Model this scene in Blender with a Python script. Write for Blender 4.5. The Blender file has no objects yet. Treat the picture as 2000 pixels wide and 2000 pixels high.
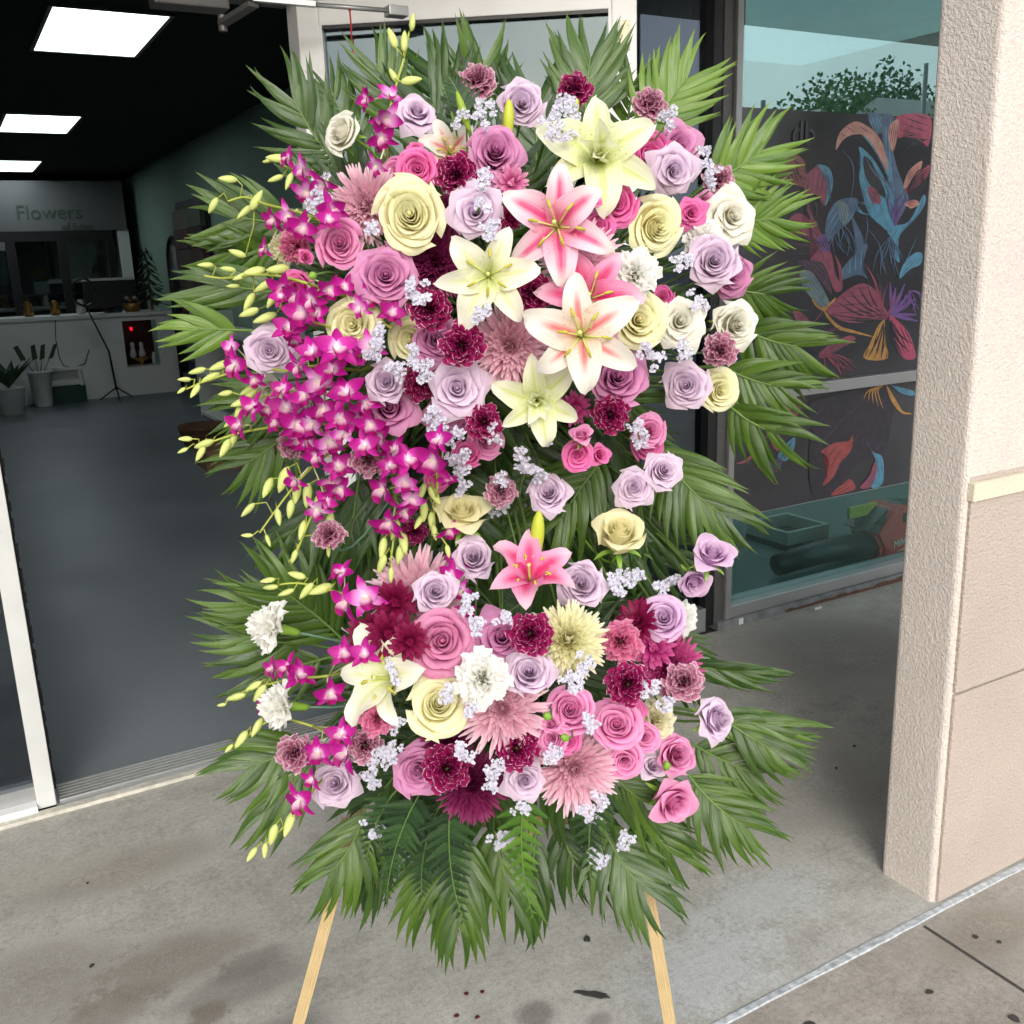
import bpy, bmesh, math, random
from mathutils import Vector, Matrix

random.seed(7)
sc = bpy.context.scene
COL = sc.collection
PI = math.pi

# ------------------------------------------------------------------ camera
CAM_H, PITCH, ROLL, YAW, FOCAL = 1.5, 0.2500, -0.03525, 0.51267, 1913.65
_cr, _sr = math.cos(ROLL), math.sin(ROLL)
FWD = Vector((0, math.cos(PITCH), -math.sin(PITCH)))
_up = Vector((0, math.sin(PITCH), math.cos(PITCH)))
_rt = Vector((1, 0, 0))
RIGHT = _cr * _rt + _sr * _up
UP = -_sr * _rt + _cr * _up
EYE = Vector((0, 0, CAM_H))
cam_data = bpy.data.cameras.new('camera')
cam = bpy.data.objects.new('camera', cam_data)
COL.objects.link(cam)
cam_data.sensor_width = 36
cam_data.lens = FOCAL / 2000 * 36
cam_data.clip_start = 0.02
cam_data.clip_end = 2000
cam.matrix_world = Matrix(((RIGHT.x, UP.x, -FWD.x, EYE.x), (RIGHT.y, UP.y, -FWD.y, EYE.y),
                           (RIGHT.z, UP.z, -FWD.z, EYE.z), (0, 0, 0, 1)))
sc.camera = cam

# ------------------------------------------------------------------ world, sun, exposure
SUN_EL, SUN_AZ = math.radians(26), math.radians(174)      # azimuth from +Y clockwise: behind the camera
wd = bpy.data.worlds.new('World')
sc.world = wd
wd.use_nodes = True
nt = wd.node_tree
nt.nodes.clear()
sky = nt.nodes.new('ShaderNodeTexSky')
sky.sky_type = 'NISHITA'
sky.sun_disc = False
sky.sun_elevation = SUN_EL
sky.sun_rotation = SUN_AZ
sky.air_density = 1.0
sky.dust_density = 4.0
sky.ozone_density = 1.0
# broken cloud: a soft noise over the whole sky mixes the blue towards a neutral bright grey
tc = nt.nodes.new('ShaderNodeTexCoord')
ns = nt.nodes.new('ShaderNodeTexNoise')
ns.inputs['Scale'].default_value = 2.6
ns.inputs['Detail'].default_value = 6
ns.inputs['Roughness'].default_value = 0.55
rp = nt.nodes.new('ShaderNodeValToRGB')
rp.color_ramp.elements[0].position = 0.32
rp.color_ramp.elements[1].position = 0.66
rp.color_ramp.elements[0].color = (0.30, 0.30, 0.30, 1)
rp.color_ramp.elements[1].color = (0.90, 0.90, 0.90, 1)
mx = nt.nodes.new('ShaderNodeMix')
mx.data_type = 'RGBA'
mx.inputs['B'].default_value = (7.6, 7.9, 8.2, 1)
bg = nt.nodes.new('ShaderNodeBackground')
bg.inputs['Strength'].default_value = 0.115
ow = nt.nodes.new('ShaderNodeOutputWorld')
nt.links.new(tc.outputs['Generated'], ns.inputs['Vector'])
nt.links.new(ns.outputs['Fac'], rp.inputs['Fac'])
nt.links.new(rp.outputs['Color'], mx.inputs['Factor'])
nt.links.new(sky.outputs['Color'], mx.inputs['A'])
nt.links.new(mx.outputs['Result'], bg.inputs['Color'])
nt.links.new(bg.outputs['Background'], ow.inputs['Surface'])

sun_d = bpy.data.lights.new('sun', 'SUN')
sun_d.energy = 1.1
sun_d.angle = math.radians(28)
sun_d.color = (1.0, 0.98, 0.95)
sun = bpy.data.objects.new('sun', sun_d)
COL.objects.link(sun)
_sd = Vector((math.sin(SUN_AZ) * math.cos(SUN_EL), math.cos(SUN_AZ) * math.cos(SUN_EL), math.sin(SUN_EL)))
sun.rotation_euler = _sd.to_track_quat('Z', 'Y').to_euler()

vs = sc.view_settings
vs.view_transform = 'Standard'
vs.look = 'None'
vs.gamma = 1
vs.use_curve_mapping = False
vs.exposure = 1.0
sc.cycles.use_denoising = True
sc.cycles.use_adaptive_sampling = True
sc.cycles.adaptive_threshold = 0.03
sc.cycles.adaptive_min_samples = 12
sc.cycles.max_bounces = 6
sc.cycles.diffuse_bounces = 3
sc.cycles.glossy_bounces = 2
sc.cycles.transmission_bounces = 3
sc.cycles.transparent_max_bounces = 8
sc.cycles.caustics_reflective = False
sc.cycles.caustics_refractive = False

# ------------------------------------------------------------------ frames of reference
# x to the right of the photographer, y ahead, z up; the shop front runs along U and V points into the shop
K = 2000 / 1932
U = Vector((math.cos(YAW), math.sin(YAW), 0))
V = Vector((-math.sin(YAW), math.cos(YAW), 0))
RZ = Matrix.Rotation(YAW, 4, 'Z')


def ray(x, y):
    return FWD + RIGHT * ((x * K - 1000) / FOCAL) - UP * ((y * K - 1000) / FOCAL)


def at(x, y, Y):                       # world point at depth Y
    d = ray(x, y)
    return EYE + d * (Y / d.y)


def pv(x, y, v):                       # (u, z) on the plane at depth v behind the photographer's feet
    d = ray(x, y)
    p = EYE + d * (v / d.dot(V))
    return p.dot(U), p.z


def pu(x, y, u):                       # (v, z) on the plane u
    d = ray(x, y)
    p = EYE + d * (u / d.dot(U))
    return p.dot(V), p.z


def pg(x, y, z=0.0):                   # (u, v) on a level plane
    d = ray(x, y)
    p = EYE + d * ((z - CAM_H) / d.z)
    return p.dot(U), p.dot(V)


def metres(d, P):                      # photo length d at point P
    return d * K * (P - EYE).dot(FWD) / FOCAL


# ------------------------------------------------------------------ building helpers
def new_mesh(name, verts, faces, uvs=None, smooth=True, slots=1):
    me = bpy.data.meshes.new(name)
    me.from_pydata(verts, [], faces)
    if uvs is not None:
        lay = me.uv_layers.new(name='UVMap')
        for lp in me.loops:
            lay.data[lp.index].uv = uvs[lp.vertex_index]
    if smooth:
        me.polygons.foreach_set('use_smooth', [True] * len(me.polygons))
    for _ in range(slots):
        me.materials.append(None)
    return me


def put(name, me, mat, parent=None, M=None):
    o = bpy.data.objects.new(name, me)
    COL.objects.link(o)
    if mat is not None:
        s = o.material_slots[0]
        s.link = 'OBJECT'
        s.material = mat
    if parent is not None:
        o.parent = parent
    if M is not None:
        o.matrix_basis = M
    return o


def tag(o, label, cat=None, group=None, kind=None):
    o['label'] = label
    if cat:
        o['category'] = cat
    if group:
        o['group'] = group
    if kind:
        o['kind'] = kind
    return o


def root(name, M, label, cat, group=None):
    o = bpy.data.objects.new(name, None)
    COL.objects.link(o)
    o.empty_display_size = 0.02
    o.matrix_basis = M
    return tag(o, label, cat, group)


class MB:
    """collects boxes, bars, tubes and lathes into one mesh"""

    def __init__(self):
        self.v, self.f, self.uv = [], [], []

    def add(self, vs, fs, uvs=None):
        n = len(self.v)
        self.v += [tuple(p) for p in vs]
        self.f += [tuple(i + n for i in f) for f in fs]
        self.uv += uvs if uvs else [(0.5, 0.5)] * len(vs)
        return self

    def box(self, x0, x1, y0, y1, z0, z1, bev=0.0):
        if bev <= 0:
            vs = [(x, y, z) for z in (z0, z1) for y in (y0, y1) for x in (x0, x1)]
            return self.add(vs, [(0, 2, 3, 1), (4, 5, 7, 6), (0, 1, 5, 4), (2, 6, 7, 3), (0, 4, 6, 2), (1, 3, 7, 5)])
        bm = bmesh.new()
        bmesh.ops.create_cube(bm, size=1)
        for q in bm.verts:
            q.co = Vector(((x0 + x1) / 2 + q.co.x * (x1 - x0), (y0 + y1) / 2 + q.co.y * (y1 - y0), (z0 + z1) / 2 + q.co.z * (z1 - z0)))
        bmesh.ops.bevel(bm, geom=list(bm.edges), offset=bev, segments=2, affect='EDGES', profile=0.6)
        bm.verts.index_update()
        self.add([q.co[:] for q in bm.verts], [[q.index for q in f.verts] for f in bm.faces])
        bm.free()
        return self

    def bar(self, a, b, w, h, side=None):
        a, b = Vector(a), Vector(b)
        d = (b - a).normalized()
        s = Vector(side) if side else Vector((0, 0, 1))
        x = d.cross(s)
        if x.length < 1e-4:
            x = d.cross(Vector((0, 1, 0)))
        x.normalize()
        y = x.cross(d)
        vs = []
        for p in (a, b):
            for i, j in ((-1, -1), (1, -1), (1, 1), (-1, 1)):
                vs.append(p + x * (i * w / 2) + y * (j * h / 2))
        uvs = [(i / 3, k) for k in (0, 1) for i in range(4)]
        return self.add(vs, [(0, 1, 2, 3)[::-1], (4, 5, 6, 7), (0, 1, 5, 4), (1, 2, 6, 5), (2, 3, 7, 6), (3, 0, 4, 7)], uvs)

    def tube(self, pts, rad, n=6):
        pts = [Vector(p) for p in pts]
        if not isinstance(rad, (list, tuple)):
            rad = [rad] * len(pts)
        vs, fs, uvs = [], [], []
        for k, p in enumerate(pts):
            d = (pts[min(k + 1, len(pts) - 1)] - pts[max(k - 1, 0)]).normalized()
            x = d.cross(Vector((0.13, 0.97, 0.21)))
            if x.length < 1e-3:
                x = d.cross(Vector((1, 0, 0)))
            x.normalize()
            y = d.cross(x)
            for i in range(n):
                a = 2 * PI * i / n
                vs.append(p + (x * math.cos(a) + y * math.sin(a)) * rad[k])
                uvs.append((i / n, k / max(1, len(pts) - 1)))
        for k in range(len(pts) - 1):
            for i in range(n):
                j = (i + 1) % n
                fs.append((k * n + i, k * n + j, (k + 1) * n + j, (k + 1) * n + i))
        fs.append(tuple(range(n))[::-1])
        fs.append(tuple(range((len(pts) - 1) * n, len(pts) * n)))
        return self.add(vs, fs, uvs)

    def lathe(self, prof, c=(0, 0, 0), n=16):
        vs, fs = [], []
        for r, z in prof:
            for i in range(n):
                a = 2 * PI * i / n
                vs.append((c[0] + r * math.cos(a), c[1] + r * math.sin(a), c[2] + z))
        for k in range(len(prof) - 1):
            for i in range(n):
                j = (i + 1) % n
                fs.append((k * n + i, k * n + j, (k + 1) * n + j, (k + 1) * n + i))
        fs.append(tuple(range(n))[::-1])
        fs.append(tuple(range((len(prof) - 1) * n, len(prof) * n)))
        return self.add(vs, fs)

    def mesh(self, name='mesh', smooth=False):
        return new_mesh(name, self.v, self.f, self.uv, smooth)

    def build(self, name, mat, parent=None, M=None, smooth=False):
        return put(name, self.mesh(name, smooth), mat, parent, M)


# ------------------------------------------------------------------ materials
def newmat(name):
    m = bpy.data.materials.new(name)
    m.use_nodes = True
    t = m.node_tree
    t.nodes.clear()
    out = t.nodes.new('ShaderNodeOutputMaterial')
    return m, t, out


def nd(t, typ, **kw):
    n = t.nodes.new(typ)
    for k, v in kw.items():
        if k in n.inputs:
            n.inputs[k].default_value = v
        else:
            setattr(n, k, v)
    return n


def ramp(t, stops, interp='LINEAR'):
    n = t.nodes.new('ShaderNodeValToRGB')
    n.color_ramp.interpolation = interp
    el = n.color_ramp.elements
    while len(el) < len(stops):
        el.new(0.5)
    for e, (p, c) in zip(el, stops):
        e.position = p
        e.color = (*c, 1) if len(c) == 3 else c
    return n


def mixc(t, a, b, fac, blend='MIX'):
    n = t.nodes.new('ShaderNodeMix')
    n.data_type = 'RGBA'
    n.blend_type = blend
    for sock, val in (('A', a), ('B', b), ('Factor', fac)):
        if hasattr(val, 'is_output'):
            t.links.new(val, n.inputs[sock])
        elif sock == 'Factor':
            n.inputs[sock].default_value = val
        else:
            n.inputs[sock].default_value = (*val, 1)
    return n.outputs['Result']


def math_(t, op, a, b=None, clamp=False):
    n = t.nodes.new('ShaderNodeMath')
    n.operation = op
    n.use_clamp = clamp
    for i, val in enumerate((a, b)):
        if val is None:
            continue
        if hasattr(val, 'is_output'):
            t.links.new(val, n.inputs[i])
        else:
            n.inputs[i].default_value = val
    return n.outputs[0]


def srgb(r, g, b):
    f = lambda c: (c / 255 / 12.92) if c / 255 <= 0.04045 else ((c / 255 + 0.055) / 1.055) ** 2.4
    return (f(r), f(g), f(b))


def plain(name, col, rough=0.5, metal=0.0, noise=0.0, nscale=20, bump=0.0, bscale=60, emit=None):
    m, t, out = newmat(name)
    p = nd(t, 'ShaderNodeBsdfPrincipled', Roughness=rough, Metallic=metal)
    c = None
    if noise or bump:
        tc_ = nd(t, 'ShaderNodeTexCoord')
    if noise:
        n = nd(t, 'ShaderNodeTexNoise', Scale=nscale, Detail=5.0)
        t.links.new(tc_.outputs['Object'], n.inputs['Vector'])
        r = ramp(t, [(0.3, tuple(x * (1 - noise) for x in col)), (0.7, tuple(min(1, x * (1 + noise)) for x in col))])
        t.links.new(n.outputs['Fac'], r.inputs['Fac'])
        t.links.new(r.outputs['Color'], p.inputs['Base Color'])
    else:
        p.inputs['Base Color'].default_value = (*col, 1)
    if bump:
        n = nd(t, 'ShaderNodeTexNoise', Scale=bscale, Detail=4.0)
        t.links.new(tc_.outputs['Object'], n.inputs['Vector'])
        b = nd(t, 'ShaderNodeBump', Strength=bump, Distance=0.01)
        t.links.new(n.outputs['Fac'], b.inputs['Height'])
        t.links.new(b.outputs['Normal'], p.inputs['Normal'])
    if emit:
        p.inputs['Emission Color'].default_value = (*emit[0], 1)
        p.inputs['Emission Strength'].default_value = emit[1]
    t.links.new(p.outputs['BSDF'], out.inputs['Surface'])
    return m


def wood_mat(name, c0, c1):
    m, t, out = newmat(name)
    tcn = nd(t, 'ShaderNodeTexCoord')
    mp = nd(t, 'ShaderNodeMapping')
    mp.inputs['Scale'].default_value = (9, 26, 1)
    t.links.new(tcn.outputs['UV'], mp.inputs['Vector'])
    n = nd(t, 'ShaderNodeTexNoise', Scale=1.0, Detail=5.0, Roughness=0.65)
    t.links.new(mp.outputs['Vector'], n.inputs['Vector'])
    r = ramp(t, [(0.34, c0), (0.62, c1)])
    t.links.new(n.outputs['Fac'], r.inputs['Fac'])
    p = nd(t, 'ShaderNodeBsdfPrincipled', Roughness=0.6)
    t.links.new(r.outputs['Color'], p.inputs['Base Color'])
    b = nd(t, 'ShaderNodeBump', Strength=0.3, Distance=0.002)
    t.links.new(n.outputs['Fac'], b.inputs['Height'])
    t.links.new(b.outputs['Normal'], p.inputs['Normal'])
    t.links.new(p.outputs['BSDF'], out.inputs['Surface'])
    return m


def petal_mat(name, stops, stripe=None, rim=None, rough=0.55, trans=0.42, var=0.10, vein=0.10, vscale=14, spots=None):
    """petal: colour runs from base to tip along v, optional centre stripe across u, optional pale rim"""
    m, t, out = newmat(name)
    uvn = nd(t, 'ShaderNodeUVMap')
    sep = nd(t, 'ShaderNodeSeparateXYZ')
    t.links.new(uvn.outputs['UV'], sep.inputs[0])
    uu, vv = sep.outputs['X'], sep.outputs['Y']
    r = ramp(t, stops)
    t.links.new(vv, r.inputs['Fac'])
    c = r.outputs['Color']
    # lengthwise veins
    mp = nd(t, 'ShaderNodeMapping')
    mp.inputs['Scale'].default_value = (vscale, 1.2, 1)
    t.links.new(uvn.outputs['UV'], mp.inputs['Vector'])
    oi = nd(t, 'ShaderNodeObjectInfo')
    addv = nd(t, 'ShaderNodeVectorMath', operation='ADD')
    t.links.new(mp.outputs['Vector'], addv.inputs[0])
    cmb = nd(t, 'ShaderNodeCombineXYZ')
    t.links.new(math_(t, 'MULTIPLY', oi.outputs['Random'], 40.0), cmb.inputs['Z'])
    t.links.new(cmb.outputs[0], addv.inputs[1])
    nz = nd(t, 'ShaderNodeTexNoise', Scale=1.0, Detail=2.0)
    t.links.new(addv.outputs[0], nz.inputs['Vector'])
    if stripe:
        col, half, soft, p0, p1 = stripe
        du = math_(t, 'ABSOLUTE', math_(t, 'SUBTRACT', uu, 0.5))
        mr = nd(t, 'ShaderNodeMapRange', interpolation_type='SMOOTHSTEP')
        mr.inputs['From Min'].default_value = half + soft
        mr.inputs['From Max'].default_value = max(0.0, half - soft)
        t.links.new(math_(t, 'ADD', du, math_(t, 'MULTIPLY', math_(t, 'SUBTRACT', nz.outputs['Fac'], 0.5), 0.14)), mr.inputs['Value'])
        mv = ramp(t, [(0.0, (0.15,) * 3), (p0, (1, 1, 1)), (p1, (0.9, 0.9, 0.9)), (min(1, p1 + 0.22), (0, 0, 0))])
        t.links.new(vv, mv.inputs['Fac'])
        c = mixc(t, c, col, math_(t, 'MULTIPLY', mr.outputs[0], mv.outputs['Color']))
    if rim:
        col, pos = rim
        mr = nd(t, 'ShaderNodeMapRange')
        mr.inputs['From Min'].default_value = pos
        mr.inputs['From Max'].default_value = min(1.0, pos + 0.05)
        t.links.new(math_(t, 'ADD', vv, math_(t, 'MULTIPLY', math_(t, 'SUBTRACT', nz.outputs['Fac'], 0.5), 0.16)), mr.inputs['Value'])
        c = mixc(t, c, col, mr.outputs[0])
    c = mixc(t, c, (0.5, 0.5, 0.5), math_(t, 'MULTIPLY', math_(t, 'SUBTRACT', nz.outputs['Fac'], 0.35, True), vein), 'OVERLAY') if False else c
    if spots:
        vo = nd(t, 'ShaderNodeTexVoronoi', Scale=1.0)
        mp2 = nd(t, 'ShaderNodeMapping')
        mp2.inputs['Scale'].default_value = (9, 22, 1)
        t.links.new(uvn.outputs['UV'], mp2.inputs['Vector'])
        t.links.new(mp2.outputs['Vector'], vo.inputs['Vector'])
        ls = math_(t, 'LESS_THAN', vo.outputs['Distance'], 0.17)
        lv = ramp(t, [(0.12, (0, 0, 0)), (0.2, (1, 1, 1)), (0.4, (1, 1, 1)), (0.5, (0, 0, 0))])
        t.links.new(vv, lv.inputs['Fac'])
        c = mixc(t, c, spots, math_(t, 'MULTIPLY', math_(t, 'MULTIPLY', ls, lv.outputs['Color']), 0.7))
    k = math_(t, 'ADD', math_(t, 'MULTIPLY', nz.outputs['Fac'], 2 * vein), 1 - vein)
    k2 = math_(t, 'ADD', math_(t, 'MULTIPLY', oi.outputs['Random'], var), 1 - var * 0.6)
    kk = math_(t, 'MULTIPLY', k, k2)
    cv = nd(t, 'ShaderNodeCombineXYZ')
    for i in range(3):
        t.links.new(kk, cv.inputs[i])
    c = mixc(t, c, cv.outputs[0], 1.0, 'MULTIPLY')
    p = nd(t, 'ShaderNodeBsdfPrincipled', Roughness=rough)
    p.inputs['Specular IOR Level'].default_value = 0.3
    t.links.new(c, p.inputs['Base Color'])
    tr = nd(t, 'ShaderNodeBsdfTranslucent')
    t.links.new(c, tr.inputs['Color'])
    ms = nd(t, 'ShaderNodeMixShader', Fac=trans)
    t.links.new(p.outputs['BSDF'], ms.inputs[1])
    t.links.new(tr.outputs['BSDF'], ms.inputs[2])
    t.links.new(ms.outputs[0], out.inputs['Surface'])
    return m


def leaf_mat(name, c0, c1, rough=0.27, ribs=9, trans=0.25, yellow=None):
    """ribbed glossy leaf: fine lengthwise ribs across u, paler midrib"""
    m, t, out = newmat(name)
    uvn = nd(t, 'ShaderNodeUVMap')
    sep = nd(t, 'ShaderNodeSeparateXYZ')
    t.links.new(uvn.outputs['UV'], sep.inputs[0])
    oi = nd(t, 'ShaderNodeObjectInfo')
    mp = nd(t, 'ShaderNodeMapping')
    mp.inputs['Scale'].default_value = (ribs, 0.8, 1)
    t.links.new(uvn.outputs['UV'], mp.inputs['Vector'])
    cmb = nd(t, 'ShaderNodeCombineXYZ')
    t.links.new(math_(t, 'MULTIPLY', oi.outputs['Random'], 60.0), cmb.inputs['Z'])
    addv = nd(t, 'ShaderNodeVectorMath', operation='ADD')
    t.links.new(mp.outputs['Vector'], addv.inputs[0])
    t.links.new(cmb.outputs[0], addv.inputs[1])
    nz = nd(t, 'ShaderNodeTexNoise', Scale=1.3, Detail=3.0)
    t.links.new(addv.outputs[0], nz.inputs['Vector'])
    r = ramp(t, [(0.32, c0), (0.68, c1)])
    t.links.new(math_(t, 'ADD', math_(t, 'MULTIPLY', nz.outputs['Fac'], 0.6), math_(t, 'MULTIPLY', oi.outputs['Random'], 0.4)), r.inputs['Fac'])
    c = r.outputs['Color']
    if yellow:
        mr = nd(t, 'ShaderNodeMapRange')
        mr.inputs['From Min'].default_value = 0.86
        mr.inputs['From Max'].default_value = 1.0
        mr.inputs['To Max'].default_value = 0.75
        t.links.new(sep.outputs['Y'], mr.inputs['Value'])
        c = mixc(t, c, yellow, mr.outputs[0])
    p = nd(t, 'ShaderNodeBsdfPrincipled', Roughness=rough)
    p.inputs['Specular IOR Level'].default_value = 0.5
    t.links.new(c, p.inputs['Base Color'])
    b = nd(t, 'ShaderNodeBump', Strength=0.35, Distance=0.003)
    t.links.new(nz.outputs['Fac'], b.inputs['Height'])
    t.links.new(b.outputs['Normal'], p.inputs['Normal'])
    tr = nd(t, 'ShaderNodeBsdfTranslucent')
    c2 = mixc(t, c, (1.5, 1.5, 0.5), 1.0, 'MULTIPLY')
    t.links.new(c2, tr.inputs['Color'])
    ms = nd(t, 'ShaderNodeMixShader', Fac=trans)
    t.links.new(p.outputs['BSDF'], ms.inputs[1])
    t.links.new(tr.outputs['BSDF'], ms.inputs[2])
    t.links.new(ms.outputs[0], out.inputs['Surface'])
    return m


def glass_mat(name, tint, refl, rough=0.0, sheen=(0.92, 0.97, 1.0)):
    """thin architectural pane: tinted see-through plus a mirror-like share that grows at grazing angles"""
    m, t, out = newmat(name)
    tr = nd(t, 'ShaderNodeBsdfTransparent')
    tr.inputs['Color'].default_value = (*tint, 1)
    gl = nd(t, 'ShaderNodeBsdfGlossy', Roughness=rough)
    gl.inputs['Color'].default_value = (*sheen, 1)
    lw = nd(t, 'ShaderNodeLayerWeight', Blend=0.5)
    fac = math_(t, 'ADD', math_(t, 'MULTIPLY', math_(t, 'POWER', lw.outputs['Facing'], 4.0), 0.9), refl + 0.03, True)
    ms = nd(t, 'ShaderNodeMixShader')
    t.links.new(fac, ms.inputs[0])
    t.links.new(tr.outputs[0], ms.inputs[1])
    t.links.new(gl.outputs[0], ms.inputs[2])
    t.links.new(ms.outputs[0], out.inputs['Surface'])
    return m


def concrete_mat(name, base, dark, light, stains_and_patches=(), pale=(), scale=1.0):
    """worn slab; stains: (x, y, rx, ry, colour, strength) in object metres, broken up by noise"""
    m, t, out = newmat(name)
    tcn = nd(t, 'ShaderNodeTexCoord')
    O = tcn.outputs['Object']

    def noise(s, d=6.0, r=0.6):
        n = nd(t, 'ShaderNodeTexNoise', Scale=s * scale, Detail=d, Roughness=r)
        t.links.new(O, n.inputs['Vector'])
        return n.outputs['Fac']
    big, mid, fine, grit = noise(1.7), noise(11, 8, 0.68), noise(75, 6, 0.75), noise(260, 3, 0.8)
    r = ramp(t, [(0.38, dark), (0.5, base), (0.63, light)])
    s = math_(t, 'ADD', math_(t, 'MULTIPLY', big, 0.34), math_(t, 'ADD', math_(t, 'MULTIPLY', mid, 0.42), math_(t, 'MULTIPLY', fine, 0.24)))
    t.links.new(s, r.inputs['Fac'])
    c = r.outputs['Color']
    sep = nd(t, 'ShaderNodeSeparateXYZ')
    t.links.new(O, sep.inputs[0])
    blot = math_(t, 'ADD', math_(t, 'MULTIPLY', mid, 1.5), math_(t, 'MULTIPLY', fine, 1.3))
    for (x, y, rx, ry, col, k) in list(stains_and_patches) + list(pale):
        dx = math_(t, 'DIVIDE', math_(t, 'SUBTRACT', sep.outputs['X'], x), rx)
        dy = math_(t, 'DIVIDE', math_(t, 'SUBTRACT', sep.outputs['Y'], y), ry)
        d = math_(t, 'SQRT', math_(t, 'ADD', math_(t, 'MULTIPLY', dx, dx), math_(t, 'MULTIPLY', dy, dy)))
        w = math_(t, 'SUBTRACT', blot, math_(t, 'ADD', d, 0.45))
        mr = nd(t, 'ShaderNodeMapRange', interpolation_type='SMOOTHSTEP')
        mr.inputs['From Min'].default_value = 0.02
        mr.inputs['From Max'].default_value = 0.55
        mr.inputs['To Max'].default_value = k
        t.links.new(w, mr.inputs['Value'])
        c = mixc(t, c, col, mr.outputs[0])
    rr = ramp(t, [(0.36, (0.5,) * 3), (0.46, (0.92,) * 3), (0.56, (1.05,) * 3), (0.68, (1.35,) * 3)])
    t.links.new(math_(t, 'ADD', math_(t, 'MULTIPLY', grit, 0.6), math_(t, 'MULTIPLY', fine, 0.4)), rr.inputs['Fac'])
    c = mixc(t, c, rr.outputs['Color'], 0.8, 'MULTIPLY')
    p = nd(t, 'ShaderNodeBsdfPrincipled', Roughness=0.82)
    p.inputs['Specular IOR Level'].default_value = 0.3
    t.links.new(c, p.inputs['Base Color'])
    b = nd(t, 'ShaderNodeBump', Strength=0.35, Distance=0.004)
    t.links.new(math_(t, 'ADD', grit, fine), b.inputs['Height'])
    t.links.new(b.outputs['Normal'], p.inputs['Normal'])
    t.links.new(p.outputs['BSDF'], out.inputs['Surface'])
    return m


def stucco_mat(name, base, amount=0.9, scale=230):
    m, t, out = newmat(name)
    tcn = nd(t, 'ShaderNodeTexCoord')
    n1 = nd(t, 'ShaderNodeTexNoise', Scale=float(scale), Detail=2.5, Roughness=0.75)
    n2 = nd(t, 'ShaderNodeTexNoise', Scale=3.0, Detail=4.0)
    for n in (n1, n2):
        t.links.new(tcn.outputs['Object'], n.inputs['Vector'])
    r = ramp(t, [(0.3, tuple(x * 0.80 for x in base)), (0.68, tuple(min(1, x * 1.10) for x in base))])
    t.links.new(math_(t, 'ADD', math_(t, 'MULTIPLY', n1.outputs['Fac'], 0.6), math_(t, 'MULTIPLY', n2.outputs['Fac'], 0.4)), r.inputs['Fac'])
    p = nd(t, 'ShaderNodeBsdfPrincipled', Roughness=0.9)
    p.inputs['Specular IOR Level'].default_value = 0.15
    t.links.new(r.outputs['Color'], p.inputs['Base Color'])
    b = nd(t, 'ShaderNodeBump', Strength=amount, Distance=0.008)
    t.links.new(n1.outputs['Fac'], b.inputs['Height'])
    t.links.new(b.outputs['Normal'], p.inputs['Normal'])
    t.links.new(p.outputs['BSDF'], out.inputs['Surface'])
    return m


def panel_mat(name, col, strength):
    m, t, out = newmat(name)
    e = nd(t, 'ShaderNodeEmission', Strength=strength)
    e.inputs['Color'].default_value = (*col, 1)
    t.links.new(e.outputs[0], out.inputs['Surface'])
    return m

# ================================================================== the setting
V0 = 2.908                                    # outer face of the shop front
M_alu = plain('white_aluminium', (0.80, 0.81, 0.80), 0.35, 0.0, 0.05, 8)
M_alu_grey = plain('anodised_aluminium', (0.42, 0.43, 0.43), 0.38, 0.6, 0.06, 10)
M_steel = plain('brushed_steel', (0.50, 0.50, 0.48), 0.35, 0.8, 0.08, 30)
M_darksteel = plain('bronze_anodised', (0.16, 0.155, 0.15), 0.45, 0.5, 0.1, 30)
M_black = plain('black_frame', (0.012, 0.012, 0.013), 0.4)
M_rubber = plain('black_brush_seal', (0.01, 0.01, 0.01), 0.9)
M_glass = glass_mat('reflective_door_glass', (0.40, 0.44, 0.46), 0.09, 0.0, (0.72, 0.90, 1.0))
M_glass_dark = glass_mat('tinted_sidelight_glass', (0.45, 0.48, 0.50), 0.06, 0.0, (0.75, 0.85, 1.0))
M_glass_teal = glass_mat('green_tinted_glass', (0.30, 0.44, 0.43), 0.26, 0.0, (0.70, 0.92, 0.89))
M_glass_low = glass_mat('clear_green_glass', (0.72, 0.88, 0.86), 0.02, 0.0, (0.7, 0.95, 0.93))
M_plate = plain('weathered_plate', (0.55, 0.50, 0.36), 0.45, 0.3, 0.15, 60)

BROWN, GREYD, PALE = (0.19, 0.16, 0.13), (0.175, 0.165, 0.148), (0.47, 0.49, 0.50)


def spot(x, y, rx, ry, col, k):
    u, v = pg(x, y)
    return (u, v, rx, ry, col, k)


M_slab = concrete_mat('walkway_concrete', (0.40, 0.39, 0.352), (0.30, 0.292, 0.262), (0.50, 0.49, 0.45),
                      stains_and_patches=[spot(60, 1860, .26, .20, BROWN, .45), spot(320, 1820, .24, .14, BROWN, .6), spot(450, 1860, .2, .09, GREYD, .6),
                              spot(210, 1905, .16, .09, BROWN, .6), spot(395, 1915, .06, .05, BROWN, .8), spot(520, 1960, .14, .08, GREYD, .6),
                              spot(480, 1815, .12, .06, GREYD, .6), spot(230, 1640, .3, .12, (0.26, .23, .185), .5),
                              spot(1010, 1915, .06, .05, GREYD, .8), spot(1130, 1925, .04, .03, GREYD, .6), spot(1500, 1480, .4, .3, (0.22, .212, .195), .45),
                              spot(1590, 1230, .5, .45, (0.21, .202, .185), .5)],  # the last two are broad darker grey patches towards the right window
                      pale=[spot(1440, 1690, .26, .13, PALE, .55), spot(1330, 1830, .26, .16, PALE, .55), spot(1480, 1610, .2, .08, (.42, .40, .36), .5),
                            spot(90, 1650, .3, .1, (.40, .38, .32), .5)])
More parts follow.
